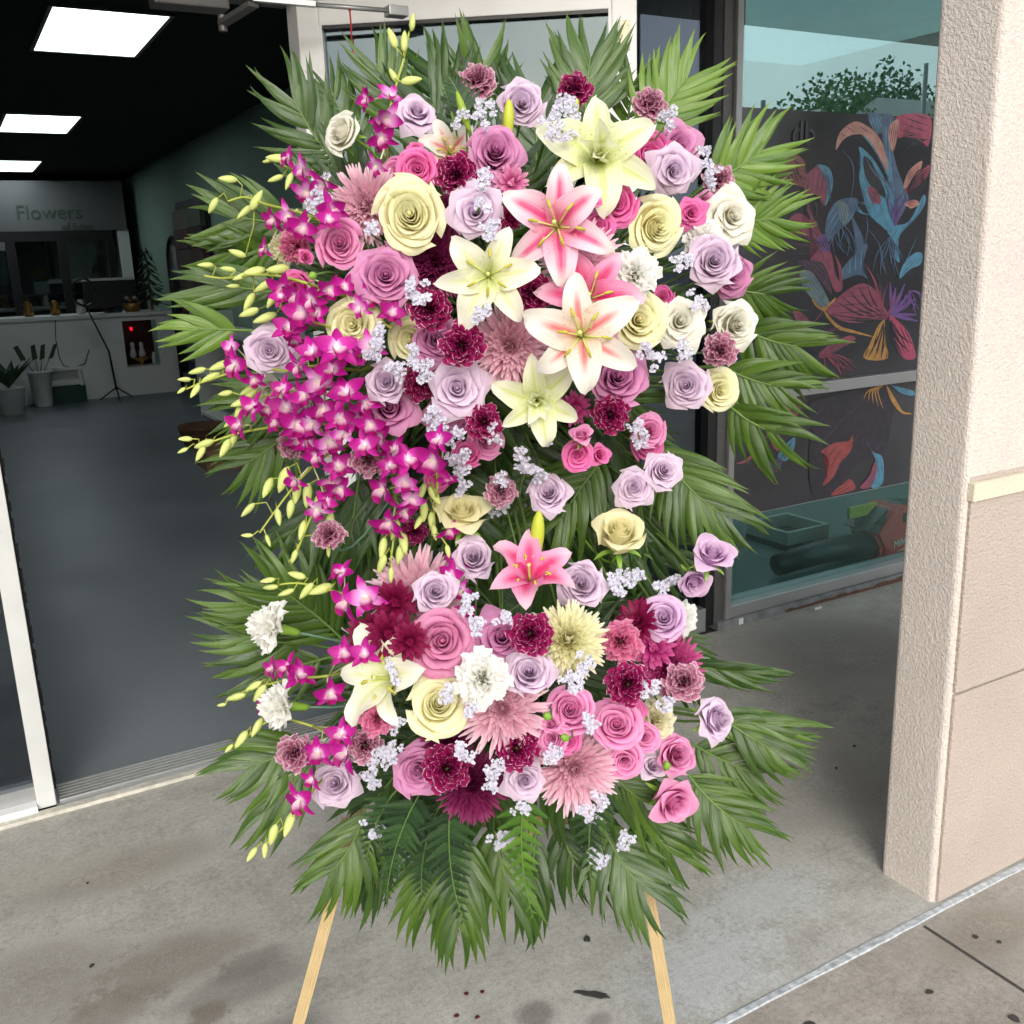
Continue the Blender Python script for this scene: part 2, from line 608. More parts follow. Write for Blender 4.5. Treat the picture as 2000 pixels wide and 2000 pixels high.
M_slab2 = concrete_mat('pavement_concrete', (0.31, 0.28, 0.24), (0.225, 0.20, 0.17), (0.40, 0.37, 0.325),
                       stains_and_patches=[spot(1860, 1760, .2, .1, (0.2, .165, .125), .5)])
M_joint = plain('grey_white_caulk', (0.40, 0.42, 0.43), 0.8, 0, 0.35, 70, 0.4, 40)
M_crackline = plain('dirty_joint', (0.05, 0.045, 0.04), 0.95)
M_floor = None
M_asphalt = plain('asphalt', (0.12, 0.12, 0.12), 0.9, 0, 0.25, 3)


def struct(name, mb, mat, label=None, parent=None):
    o = mb.build(name, mat, parent, None if parent else RZ)
    if not parent:
        o['kind'] = 'structure'
        if label:
            o['label'] = label
    return o


# ground sheets: car park, outer pavement, covered walkway
struct('ground', MB().add([(-300, -400, -.02), (300, -400, -.02), (300, 300, -.02), (-300, 300, -.02)], [(0, 1, 2, 3)]), M_asphalt,
       'grey asphalt car park ground beyond the pavement')
JV = 1.252
struct('pavement', MB().box(-9, 12, -3.2, JV - .009, -.1, 0), M_slab2, 'tan concrete pavement outside the pale joint')
struct('walkway', MB().box(-9, 12, JV + .009, V0 - .02, -.1, 0), M_slab, 'stained grey concrete walkway under the flower stand')
jm = MB()
vs_, fs_ = [], []
for i in range(401):
    uu_ = -4 + i * 10 / 400
    w1 = .0105 + .0012 * math.sin(uu_ * 9) + random.uniform(-.0011, .0011)
    w2 = .0105 + .0012 * math.sin(uu_ * 13 + 1) + random.uniform(-.0011, .0011)
    h = .0030 + .0004 * math.sin(uu_ * 21)
    vs_ += [(uu_, JV - w1, -.002), (uu_, JV - w1 * .7, h), (uu_, JV + w2 * .7, h), (uu_, JV + w2, -.002)]
    if i:
        n = 4 * i
        fs_ += [(n - 4, n, n + 1, n - 3), (n - 3, n + 1, n + 2, n - 2), (n - 2, n + 2, n + 3, n - 1)]
jm.add(vs_, fs_)
struct('pavement_joint', jm, M_joint, 'pale caulked joint between walkway and pavement')
cu, cv_ = pg(1750, 1752)
struct('pavement_crack', MB().box(cu - .004, cu + .004, -3.1, JV - .02, -.01, .0012), M_crackline, 'dark narrow saw cut across the tan pavement')

# small marks lying on the concrete
M_mark = plain('dark_gum', (0.035, 0.033, 0.03), 0.8)
M_dot = plain('dried_petal_spot', (0.09, 0.012, 0.025), 0.6)


def fleck(x, y, rx, ry, mat, name, label, cat, grp=None, rot=0, n=11):
    u, v = pg(x, y)
    vs, top = [], []
    for i in range(n):
        a = 2 * PI * i / n
        k = random.uniform(.7, 1.15)
        px_, py_ = rx * k * math.cos(a), ry * k * math.sin(a)
        top.append((px_ * math.cos(rot) - py_ * math.sin(rot), px_ * math.sin(rot) + py_ * math.cos(rot)))
    vs = [(p[0] * 1.05, p[1] * 1.05, 0.0) for p in top] + [(p[0], p[1], .0022) for p in top]
    fs = [tuple(range(n, 2 * n))] + [(i, (i + 1) % n, n + (i + 1) % n, n + i) for i in range(n)]
    o = put(name, new_mesh(name, vs, fs, None, False), mat, None, RZ @ Matrix.Translation((u, v, .0005)))
    return tag(o, label, cat, grp)


for x, y, lb in ((910, 1872, 'maroon petal dot on concrete, right one of the upper pair'), (880, 1876, 'maroon petal dot on concrete, left one of the upper pair'),
                 (862, 1917, 'maroon petal dot on concrete, left one of the lower pair'), (900, 1920, 'maroon petal dot on concrete, right one of the lower pair')):
    fleck(x, y, .0055, .0045, M_dot, 'petal_fragment', lb, 'petal', 'fallen petal dots')
fleck(1118, 1877, .036, .009, M_mark, 'tar_smear', 'long black smear on concrete below the flower stand', 'stain', None, -.75, 17)
for x, y, s, lb in ((1108, 1772, .011, 'dark crumb on concrete right of the lowest palm tips'), (173, 1823, .007, 'dark crumb on stained concrete far left'),
                    (1840, 1768, .008, 'black gum spot on the pale joint near the pillar foot'), (1752, 1872, .009, 'black gum spot on the pavement left of the saw cut'),
                    (1885, 1778, .006, 'small black gum spot on the pavement below the pillar'), (1980 / K, 1990 / K, .012, 'black gum spot at the saw cut bottom right'),
                    (1612, 1408, .006, 'dark crumb at the right hand palm tips'), (1578, 1450, .006, 'pair of dark crumbs under the right hand palm tips'),
                    (1527, 1935, .014, 'dark drip mark on the pavement at the bottom edge'), (165, 1667, .004, 'tiny dark crumb near the threshold corner')):
    fleck(x, y, s, s * .75, M_mark, 'gum_spot', lb, 'stain', 'dark spots on the concrete', random.uniform(0, 3))

# ------------------------------------------------------------------ shop front
front = root('storefront', RZ, 'white aluminium storefront frame with glass panes around the open doorway', 'storefront')
FT = V0 + .10                                  # inner face
HD = 2.235                                     # underside of the header
JL, JR = .028, .078                            # left post of the doorway
HG = .99                                       # hinge side
struct('sill', MB(), None) if False else None
MB().box(JL, JR, V0 - .004, FT, .012, 2.715, .003).build('post', plain('darkened_white_post', (0.58, 0.59, 0.58), 0.4, 0.0, 0.08, 6), front)  # frame white darkened because the sun lights this post strongly
mb = MB()
for i in range(90):                            # the ragged brush seal along the post
    z = .05 + i * .024
    mb.box(JR + .0005, JR + random.uniform(.006, .012), V0 + .02, V0 + .04, z, z + .0235)
mb.build('brush_seal', M_rubber, front)
MB().box(HG + .012, HG + .062, V0 + .002, FT, .0, 2.715, .003).build('post', M_alu, front)
MB().box(JR, HG + .012, V0 + .004, FT + .02, HD, HD + .11).build('header', M_darksteel, front)
MB().box(JR, HG + .012, V0 + .012, FT - .01, HD + .11, 2.715).build('pane', M_glass_dark, front)
MB().box(-6, JL, V0, FT, HD, HD + .11).build('header', M_alu, front)
MB().box(-6, JL, V0 + .02, FT, .03, .075).build('bottom_rail', M_alu_grey, front)
MB().box(-6, JL, V0 - .02, FT, 0, .03, .002).build('sill', M_alu, front)
MB().box(-6, JL, V0 + .045, V0 + .051, .075, HD).build('pane', M_glass_dark, front)
MB().box(-6, JL, V0 + .045, V0 + .051, HD + .11, 2.715).build('pane', M_glass_dark, front)
# sidelight behind the open leaf
ML, MM_, MR = 2.53, 2.575, 2.655
MB().box(HG + .062, ML, V0, FT, 0, .10, .002).build('bottom_rail', M_alu_grey, front)
MB().box(HG + .062, ML, V0 + .045, V0 + .051, .10, 2.715).build('pane', M_glass_dark, front)
MB().box(ML, MM_, V0 + .006, FT + .03, .02, 2.715, .002).build('post', M_black, front)
MB().box(MM_, MM_ + .05, V0 + .002, FT, .02, 2.715, .002).build('post', M_darksteel, front)
MB().box(MM_ + .05, MR, V0 - .012, FT, .02, 2.715, .003).build('post', M_alu_grey, front)
# big right hand window
TZ0, TZ1 = .925, .972
MB().box(MR, 6, V0 - .006, FT, TZ0, TZ1, .002).build('transom', M_alu_grey, front)
MB().box(MR, 6, V0 - .008, FT, .035, .085, .002).build('bottom_rail', M_alu_grey, front)
mb = MB()
mb.box(MM_, 6, V0 - .025, FT, 0, .035)
mb.build('sill', plain('worn_painted_curb', (0.20, 0.215, 0.22), 0.8, 0, 0.3, 18, 0.3, 60), front)
mb = MB()
vs_ = []
for i in range(60):
    uu_ = 2.95 + i * .03
    h = .012 + .014 * abs(math.sin(i * .7)) * random.random() + (.006 if i > 20 else 0)
    vs_ += [(uu_, V0 - .0275, .001), (uu_, V0 - .0275, h)]
mb.add(vs_, [(2 * i, 2 * i + 2, 2 * i + 3, 2 * i + 1) for i in range(59)])
mb.build('peeled_paint', plain('rusty_primer', (0.12, 0.06, 0.04), 0.9, 0, 0.3, 60), front)
MB().box(MR, 6, V0 + .04, V0 + .046, TZ1, 2.715).build('pane', M_glass_teal, front)
MB().box(MR, 6, V0 + .04, V0 + .046, .085, TZ0).build('pane', M_glass_low, front)
u_, z_ = pv(1398, 1161, V0 - .026)
MB().box(u_ - .012, u_ + .012, V0 - .0285, V0 - .026, .004, .03).build('sticker', M_alu, front)
u_, z_ = pv(1530, 1129, V0 - .03)
tag(MB().box(u_ - .02, u_ + .02, V0 - .075, V0 - .066, 0.0, .008, .001).build('cigarette_end', M_alu, None, RZ),
    'small white scrap lying below the right window sill', 'litter')

# door threshold with ribs
th = root('door_threshold', RZ, 'ribbed metal door threshold in the open doorway', 'threshold')
MB().box(JR, HG + .012, V0 - .01, FT + .03, 0, .010).build('plate', M_alu_grey, th)
for i in range(6):
    MB().box(JR + .01, HG, V0 + .012 + i * .019, V0 + .022 + i * .019, .010, .0165, .001).build('rib', M_steel, th)
MB().box(JL - 5, HG + .05, V0 - .045, V0 - .012, 0, .012, .002).build('lip', plain('cream_sealant', (.55, .53, .46), .8, 0, .2, 40, .4, 50), th)

# ------------------------------------------------------------------ door leaf, swung out
DA = math.radians(35)
DW, DT = .945, .045
hinge = RZ @ Matrix.Translation((HG, V0 - .02, 0)) @ Matrix.Rotation(-DA, 4, 'Z')
door = root('glass_door', hinge, 'white framed glass door swung open behind the flowers', 'door')
DTOP = HD - .012
MB().box(0, .062, 0, DT, .012, DTOP, .004).build('stile', M_alu, door)
MB().box(DW - .068, DW, 0, DT, .012, DTOP, .004).build('stile', M_alu, door)
MB().box(.0622, DW - .0682, .001, DT - .001, 2.157, DTOP, .003).build('top_rail', M_alu, door)
MB().box(.0622, DW - .0682, .001, DT - .001, .012, .26, .003).build('bottom_rail', M_alu, door)
for x0, x1 in ((.0622, .071), (DW - .077, DW - .0682)):
    MB().box(x0, x1, -.003, .03, .26, 2.157).build('glass_stop', M_alu, door)
MB().box(.071, DW - .077, -.003, .03, 2.147, 2.157).build('glass_stop', M_black, door)
MB().box(.071, DW - .077, .018, .024, .26, 2.147).build('pane', M_glass, door)
MB().box(.455, .468, .001, .0175, .26, 2.147).build('muntin', M_black, door)
pl = MB().box(DW - .047, DW - .018, -.0045, -.0005, 2.05, 2.125, .001).build('strike_plate', M_plate, door)
for i in range(6):
    x = DW - .041 + (i % 2) * .017
    z = 2.062 + (i // 2) * .025
    MB().lathe([(.0018, 0), (.0014, .001)], (0, 0, 0), 8).build('screw', M_darksteel, pl, Matrix.Translation((x, -.0047, z)) @ Matrix.Rotation(PI / 2, 4, 'X'))
MB().lathe([(.006, 0), (.006, .003), (.004, .004)], (0, 0, 0), 12).build('lock_cylinder', plain('worn_brass', (.42, .30, .14), .4, .7), door,
                                                                        Matrix.Translation((DW - .033, -.001, 2.025)) @ Matrix.Rotation(PI / 2, 4, 'X'))
MB().box(DW - .045, DW - .02, -.003, -.0005, 1.95, 2.018, .001).build('cover_plate', M_alu, door)

# overhead closer: box under the header, bent arm, rod to the shoe on the door
cl = root('door_closer', RZ, 'grey overhead door closer arm reaching across the open door top', 'door closer')
q = lambda x, y, v: Vector((pv(x, y, v)[0], v, pv(x, y, v)[1]))
A_ = q(420, 44, V0 - .02)
B_ = q(478, 8, V0 - .18)
Cc = q(735, 20, V0 - .28)
MB().box(.62, .82, V0 + .03, FT + .01, HD - .035, HD - .001, .004).build('body', M_darksteel, cl)
MB().bar(A_, B_, .03, .012, (0, 0, 1)).build('arm', M_darksteel, cl)
MB().bar(B_ + Vector((0, 0, .012)), B_.lerp(Cc, .45) + Vector((0, 0, .006)), .022, .012).build('forearm', M_alu_grey, cl)
MB().tube([B_.lerp(Cc, .42) + Vector((0, 0, .006)), Cc], .006, 8).build('rod', M_alu_grey, cl, None, True)
MB().box(Cc.x - .005, Cc.x + .05, Cc.y - .012, Cc.y + .028, Cc.z - .012, Cc.z + .013, .002).build('shoe', M_steel, cl)
MB().lathe([(.012, -.02), (.012, .02)], (A_.x, A_.y, A_.z), 12).build('pivot', M_darksteel, cl)

# red cord charm hanging from the rod
P0 = B_.lerp(Cc, .70)
ch = root('hanging_charm', RZ @ Matrix.Translation(P0), 'red cord charm hanging from the door closer rod', 'charm')
M_red = plain('red_cord', (.50, .02, .02), .7)
MB().tube([(0, 0, .006), (0.001, 0, -.04), (0, 0, -.085), (.001, 0, -.12)], [.0025, .0022, .0018, .0016], 6).build('cord', M_red, ch)
MB().lathe([(.001, -.02), (.004, -.012), (.0055, 0), (.004, .008), (.001, .012)], (0, 0, -.082), 10).build('bead', plain('bronze_bead', (.2, .1, .05), .35, .6), ch, None, True)
MB().tube([(0, 0, -.09), (.003, 0, -.115)], [.003, .001], 5).build('tassel', M_red, ch)
MB().lathe([(.003, -.006), (.005, 0), (.003, .006)], (0, 0, .0), 8).build('knot', M_red, ch, None, True)

# ------------------------------------------------------------------ stucco pillar on the right
PU = 1.816
PV0, PV1 = 1.276, 1.425
pil = root('stucco_pillar', RZ, 'beige rough stucco pillar with a cream band on the right', 'pillar')
M_st1 = stucco_mat('pale_stucco', (.68, .61, .555), .65, 150)
M_st2 = stucco_mat('pinkish_stucco', (.51, .43, .375), .8, 150)
M_stb = stucco_mat('cream_stucco_band', (.70, .64, .50), .5, 150)
zb1 = pv(1900, 896, PV0)[1]
zb0 = pv(1900, 928, PV0)[1]
zg = pv(1900, 1270, PV0)[1]


def stucco_block(name, x0, x1, y0, y1, z0, z1, mat, r=.012):
    """block with rounded upright edges"""
    n, prof = 4, []
    for cx, cy, a0 in ((x1 - r, y1 - r, 0), (x0 + r, y1 - r, PI / 2), (x0 + r, y0 + r, PI), (x1 - r, y0 + r, 1.5 * PI)):
        for i in range(n + 1):
            a = a0 + i * PI / 2 / n
            prof.append((cx + r * math.cos(a), cy + r * math.sin(a)))
    m_ = len(prof)
    vs = [(p[0], p[1], z0) for p in prof] + [(p[0], p[1], z1) for p in prof]
    fs = [(i, (i + 1) % m_, m_ + (i + 1) % m_, m_ + i) for i in range(m_)] + [tuple(range(m_))[::-1], tuple(range(m_, 2 * m_))]
    return put(name, new_mesh(name, vs, fs, [(0, 0)] * len(vs), False), mat, pil)


stucco_block('shaft', PU, 3.4, PV0, PV1, 0, 2.9, M_st1, .014)
fu = PU + .012
stucco_block('facing_block', fu, 3.4, PV0 - .009, PV0 + .004, .004, zg - .003, M_st2, .004)
stucco_block('facing_block', fu, 3.4, PV0 - .009, PV0 + .004, zg + .003, zb0, M_st2, .004)
stucco_block('band', fu - .004, 3.4, PV0 - .016, PV0 + .004, zb0 + .0005, zb1, M_stb, .004)
stucco_block('drip_groove', fu, 3.4, PV0 - .003, PV0 + .004, zb1 + .002, zb1 + .012, M_st2, .002)

# ------------------------------------------------------------------ canopy over the walkway and wall above the shop front
M_soffit = plain('painted_soffit', (.80, .80, .78), .8, 0, .06, 4)
struct('canopy', MB().box(-9, 12, 1.44, V0 + .2, 2.72, 3.1), M_soffit, 'flat canopy roof over the walkway')

# ------------------------------------------------------------------ shop interior
ZC, RW, BV = 2.95, 2.77, 17.0
M_floor, t_, out_ = newmat('dark_epoxy_floor')
p_ = nd(t_, 'ShaderNodeBsdfPrincipled', Roughness=.32)
tcn_ = nd(t_, 'ShaderNodeTexCoord')
n1_ = nd(t_, 'ShaderNodeTexNoise', Scale=1.1, Detail=6.0)
n2_ = nd(t_, 'ShaderNodeTexNoise', Scale=26.0, Detail=5.0)
for n_ in (n1_, n2_):
    t_.links.new(tcn_.outputs['Object'], n_.inputs['Vector'])
r_ = ramp(t_, [(.3, (.135, .155, .172)), (.62, (.165, .188, .206)), (.8, (.20, .222, .236))])
t_.links.new(math_(t_, 'ADD', math_(t_, 'MULTIPLY', n1_.outputs['Fac'], .75), math_(t_, 'MULTIPLY', n2_.outputs['Fac'], .25)), r_.inputs['Fac'])
t_.links.new(r_.outputs['Color'], p_.inputs['Base Color'])
r2_ = ramp(t_, [(.35, (.34,) * 3), (.7, (.46,) * 3)])
t_.links.new(n1_.outputs['Fac'], r2_.inputs['Fac'])
t_.links.new(r2_.outputs['Color'], p_.inputs['Roughness'])
t_.links.new(p_.outputs[0], out_.inputs['Surface'])
struct('floor', MB().box(-5, RW + .1, FT + .031, BV + .2, -.1, .004), M_floor, 'dark grey painted shop floor')
M_ceil = plain('black_ceiling', (.004, .004, .004), .9)
struct('ceiling', MB().box(-5, RW + .1, FT, BV + .2, ZC, ZC + .1), M_ceil, 'black shop ceiling')
M_green = plain('sage_green_wall', (.27, .40, .32), .75, 0, .05, 2)
struct('wall_right', MB().box(RW, RW + .03, FT + .04, BV + .2, .004, ZC), M_green, 'sage green side wall of the shop')
struct('wall_back', MB().box(-5, RW, BV, BV + .15, .004, ZC), M_green, 'rear wall of the shop')
struct('wall_left', MB().box(-5.1, -5, FT, BV, .004, ZC), M_green, 'far left wall of the shop')
M_panel = panel_mat('light_panel', (.86, .97, 1.0), 2.4)
for nm, v0, v1, lb in (('near', 6.32, 7.52, 'nearest and largest square ceiling light panel'), ('mid', 10.38, 11.6, 'middle one of three ceiling light panels'),
                       ('far', 14.35, 15.75, 'farthest and smallest ceiling light panel')):
    L_ = root('ceiling_light', RZ @ Matrix.Translation((1.1, (v0 + v1) / 2, ZC)), lb + ' in the dark shop', 'ceiling light', 'ceiling light panels in a row')
    hv = (v1 - v0) / 2
    MB().box(-.31, .31, -hv, hv, -.012, -.004).build('diffuser', M_panel, L_)
    mb = MB()
    for a in ((-.335, -.3105, -hv - .025, hv + .025), (.3105, .335, -hv - .025, hv + .025), (-.31, .31, -hv - .025, -hv - .0005), (-.31, .31, hv + .0005, hv + .025)):
        mb.box(*a, -.016, -.001)
    mb.build('trim', M_darksteel, L_)

# counter with a display niche
CVv = 13.35
ctr = root('shop_counter', RZ, 'long white reception counter at the back of the shop', 'counter')
M_white = plain('white_laminate', (.80, .82, .80), .45, 0, .03, 2)
nu0, nu1, nz0, nz1 = 1.97, 2.38, .36, .94
mb = MB()
mb.box(-4, nu0, CVv, CVv + .05, .004, 1.0)
mb.box(nu1, 2.56, CVv, CVv + .05, .004, 1.0)
mb.box(nu0, nu1, CVv, CVv + .05, .004, nz0)
mb.box(nu0, nu1, CVv, CVv + .05, nz1, 1.0)
mb.build('front_panel', M_white, ctr)
MB().box(-4, 2.58, CVv - .03, CVv + .7, 1.0, 1.045, .004).build('worktop', M_white, ctr)
MB().box(nu0 - .01, nu1 + .01, CVv + .4, CVv + .42, nz0 - .02, nz1 + .02).build('niche_back', plain('dark_red_lacquer', (.06, .008, .01), .4), ctr)
MB().box(nu0 - .01, nu1 + .01, CVv + .05, CVv + .4, nz0 - .02, nz0).build('niche_floor', M_white, ctr)
MB().box(2.56, 2.6, CVv + .02, CVv + .7, .004, 1.0).build('side_panel', M_white, ctr)
M_redlamp = panel_mat('red_pilot_lamp', (1, .01, .03), .8)
sh = root('altar_ornament', RZ @ Matrix.Translation((2.18, CVv + .2, nz0)), 'small gold offering stand with figurines inside the counter niche', 'ornament')
M_gold = plain('gold_paint', (.35, .2, .05), .35, .5)
M_porc = plain('white_porcelain', (.6, .6, .58), .3)
MB().lathe([(.02, 0), (.03, .02), (.015, .04), (.1, .09), (.09, .1)], (0, 0, 0), 14).build('stand', M_gold, sh, None, True)
for x in (-.09, .02):
    MB().lathe([(.035, .1), (.045, .14), (.03, .2), (.022, .23), (.03, .26), (.015, .3)], (x, 0, 0), 10).build('figurine', M_porc, sh, None, True)
MB().lathe([(.03, 0), (.034, .1), (.02, .14), (.02, .16)], (.16, -.02, 0), 10).build('cup', M_porc, sh, None, True)
MB().lathe([(.004, .44), (.018, .455), (.018, .475), (.004, .49)], (-.06, .12, 0), 10).build('pilot_lamp', M_redlamp, sh, None, True)

# refrigerated display with the shop sign over it
ref = root('flower_cooler', RZ, 'black framed glass door flower cooler behind the counter', 'cooler')
CF = 15.9
u1, zt = pv(224, 440, CF)
z_sb = pv(100, 436, CF)[1]
MB().box(-4, u1 + .12, CF - .02, CF + .7, z_sb, ZC - .12).build('fascia', plain('white_fascia', (.13, .135, .135), .5, 0, .04, 2), ref)
MB().box(-4, u1 + .12, CF + .02, CF + .7, .004, .1).build('plinth', M_black, ref)
MB().box(u1 - .02, u1 + .14, CF, CF + .7, .1, z_sb).build('end_panel', M_white, ref)
du_ = u1 - .02
k_ = 0
xs_ = [(pv(15, 500, CF)[0] - .85, pv(15, 500, CF)[0]), (pv(34, 500, CF)[0], pv(113, 500, CF)[0]), (pv(130, 500, CF)[0], pv(206, 500, CF)[0])]
M_cglass = glass_mat('cooler_glass', (.6, .65, .65), .1)
for a, b in xs_:
    mb = MB()
    mb.box(a - .1, a, CF - .01, CF + .04, .1, z_sb)
    mb.box(b, b + .1, CF - .011, CF + .04, .1, z_sb)
    mb.box(a, b, CF - .01, CF + .04, z_sb - .14, z_sb)
    d_ = mb.build('door_frame', M_black, ref)
    MB().box(a, b, CF + .015, CF + .02, .1, z_sb - .14).build('pane', M_cglass, d_)
MB().box(-4, du_, CF + .3, CF + .65, 1.25, 1.27).build('shelf', M_alu_grey, ref)
MB().box(-4, du_, CF + .69, CF + .7, .1, z_sb).build('liner', plain('grey_liner', (.28, .29, .3), .6), ref)


def text(name, body, size, mat, parent, M, extr=.002, shear=0.0):
    cu_ = bpy.data.curves.new(name, 'FONT')
    cu_.body = body
    cu_.size = size
    cu_.extrude = extr
    cu_.resolution_u = 3
    cu_.materials.append(mat)
    cu_.shear = shear
    tmp = bpy.data.objects.new(name, cu_)
    me = bpy.data.meshes.new_from_object(tmp)
    bpy.data.objects.remove(tmp)
    me.materials.clear()
    me.materials.append(None)
    return put(name, me, mat, parent, M)


sg = root('shop_sign', RZ @ Matrix.Translation((pv(30, 414, CF)[0], CF - .028, pv(30, 414, CF)[1])), 'green lettered name sign on the pale cooler fascia', 'sign')
M_letter = plain('dark_green_letters', (.04, .075, .05), .5)
w_sign = pv(162, 412, CF)[0] - pv(30, 414, CF)[0]
text('lettering', 'Flowers', w_sign / 3.35, M_letter, sg, Matrix.Rotation(PI / 2, 4, 'X'))
text('lettering', 'of Eden', w_sign / 6.5, M_letter, sg, Matrix.Translation((w_sign * .62, 0, -w_sign * .17)) @ Matrix.Rotation(PI / 2, 4, 'X'))
mb = MB()
for i in range(9):
    mb.lathe([(.01, -.002), (.05 - i * .003, 0), (.01, .002)], (0, 0, 0), 7)
bl_ = sg
for i, (dx, dz) in enumerate(((-.35, .05), (-.42, -.06), (-.28, -.08), (-.36, -.18), (-.3, .13))):
    MB().lathe([(.005, -.004), (.05, -.002), (.05, .002), (.005, .004)], (0, 0, 0), 6).build('painted_blossom', M_letter, sg, Matrix.Translation((dx, 0, dz)) @ Matrix.Rotation(PI / 2, 4, 'X'))

# vases and a plant in the cooler
M_leaf_d = plain('dark_leaf', (.035, .07, .03), .6)
for u_, hh, lb in ((xs_[1][1] - .25, .22, 'small square white vase of yellow flowers inside the cooler'),):
    vz = root('flower_vase', RZ @ Matrix.Translation((u_, CF + .45, 1.272)), lb, 'vase')
    MB().box(-.1, .1, -.1, .1, 0, .18, .01).build('pot', M_white, vz)
    for i in range(7):
        a = i * 2.4
        MB().lathe([(.01, -.02), (.045, 0), (.03, .03)], (.07 * math.cos(a), .05 * math.sin(a), .24 + .05 * (i % 3)), 8).build('blossom', plain('yellow_bloom', (.5, .33, .05), .6) if i == 0 else bpy.data.materials['yellow_bloom'], vz, None, True)

# monitor and printer on the counter, ring light on a tripod in front
mo = root('till_monitor', RZ @ Matrix.Translation((1.62, CVv + .25, 1.045)), 'black till screen standing on the counter', 'monitor')
MB().box(-.02, .62, -.02, .03, .06, .40, .008).build('screen', M_black, mo)
MB().box(.2, .4, -.08, .12, 0, .012, .002).build('foot', M_black, mo)
MB().box(.28, .32, .03, .05, .01, .2).build('neck', M_black, mo)
MB().box(.0, .60, .031, .2, .36, .43, .004).build('paper_tray', M_white, mo)
rl = root('ring_light', RZ @ Matrix.Translation((1.75, 12.95, .004)), 'black tripod ring light in front of the white counter', 'tripod light')
u_r, z_r = pv(158, 552, 12.95)
pts = [(u_r - 1.75 + .13 * math.cos(a * PI / 12), 0, z_r + .16 * math.sin(a * PI / 12)) for a in range(25)]
MB().tube(pts, .014, 6).build('ring', M_black, rl, None, True)
MB().tube([(0, 0, .12), (-.03, 0, .6), (u_r - 1.75, 0, z_r - .16)], [.013, .011, .01], 6).build('pole', M_black, rl, None, True)
for i in range(3):
    a = i * 2.094 + .5
    MB().tube([(0, 0, .16), (.22 * math.cos(a), .22 * math.sin(a), .012)], .009, 6).build('leg', M_black, rl, None, True)
cb = root('power_cable', RZ, 'thin black cable looping down the counter front', 'cable')
q2 = lambda x, y: (pv(x, y, CVv - .01)[0], CVv - .012, max(.01, pv(x, y, CVv - .01)[1]))
MB().tube([q2(104, 597), q2(105, 640), q2(112, 675), q2(120, 690), q2(140, 695), q2(160, 685), q2(168, 660)], .005, 5).build('wire', M_black, cb)

# bucket, stool, crate, leafy stems on the shop floor
bk = root('flower_bucket', RZ @ Matrix.Translation((pg(84, 768)[0], pg(84, 768)[1], .004)), 'tall white bucket with a few leaf stems on the shop floor', 'bucket')
MB().lathe([(.09, 0), (.1, .02), (.13, .40), (.145, .41), (.145, .43), (.12, .42), (.09, .05)], (0, 0, 0), 18).build('bucket', M_white, bk, None, True)
for i in range(4):
    a = i * 1.7
    MB().tube([(0, 0, .1), (.06 * math.cos(a), .04, .42), (.2 * math.cos(a), .05, .68)], [.006, .005, .003], 5).build('stem', M_leaf_d, bk)
    MB().add([(.15 * math.cos(a) - .03, .05, .55), (.15 * math.cos(a) + .03, .05, .57), (.22 * math.cos(a) + .03, .06, .74), (.22 * math.cos(a) - .02, .05, .72)], [(0, 1, 2, 3)]).build('leaf', M_leaf_d, bk)
stl = root('step_stool', RZ @ Matrix.Translation((pg(128, 757)[0], pg(128, 757)[1], .004)), 'low white step stool beside the bucket', 'stool')
MB().box(-.2, .2, -.13, .13, .38, .42, .008).build('seat', M_white, stl)
for sx in (-1, 1):
    for sy in (-1, 1):
        MB().bar((sx * .17, sy * .1, .38), (sx * .21, sy * .12, 0), .05, .04).build('leg', M_white, stl)
MB().box(-.17, .17, -.12, -.10, .22, .27).build('rail', M_white, stl)
gc = root('green_crate', RZ @ Matrix.Translation((pg(128, 757)[0] - .02, pg(128, 757)[1] - .1, .004)), 'dark green crate tucked under the step stool', 'crate')
mb = MB()
for a in ((-.22, .22, -.16, -.14), (-.22, .22, .0, .02), (-.22, -.2, -.14, 0), (.2, .22, -.14, 0)):
    mb.box(*a, 0, .2)
mb.box(-.2, .2, -.14, 0, 0, .01)
mb.build('crate', plain('green_plastic', (.01, .05, .035), .4), gc)

pt = root('leafy_plant', RZ @ Matrix.Translation((.55, 12.5, .004)), 'potted leafy plant cut by the left picture edge', 'plant')
MB().lathe([(.12, 0), (.17, .3), (.18, .31), (.15, .3)], (0, 0, 0), 14).build('pot', M_white, pt, None, True)
for i in range(14):
    a = i * 2.4
    L = .35 + .2 * random.random()
    d = Vector((math.cos(a) * .8, math.sin(a) * .8, 1.0)).normalized()
    s_ = d.cross(Vector((0, 0, 1))).normalized()
    b0 = Vector((0, 0, .3))
    MB().add([b0, b0 + d * L * .5 + s_ * .05, b0 + d * L + Vector((0, 0, -.06)), b0 + d * L * .5 - s_ * .05], [(0, 1, 2, 3)]).build('leaf', M_leaf_d, pt)

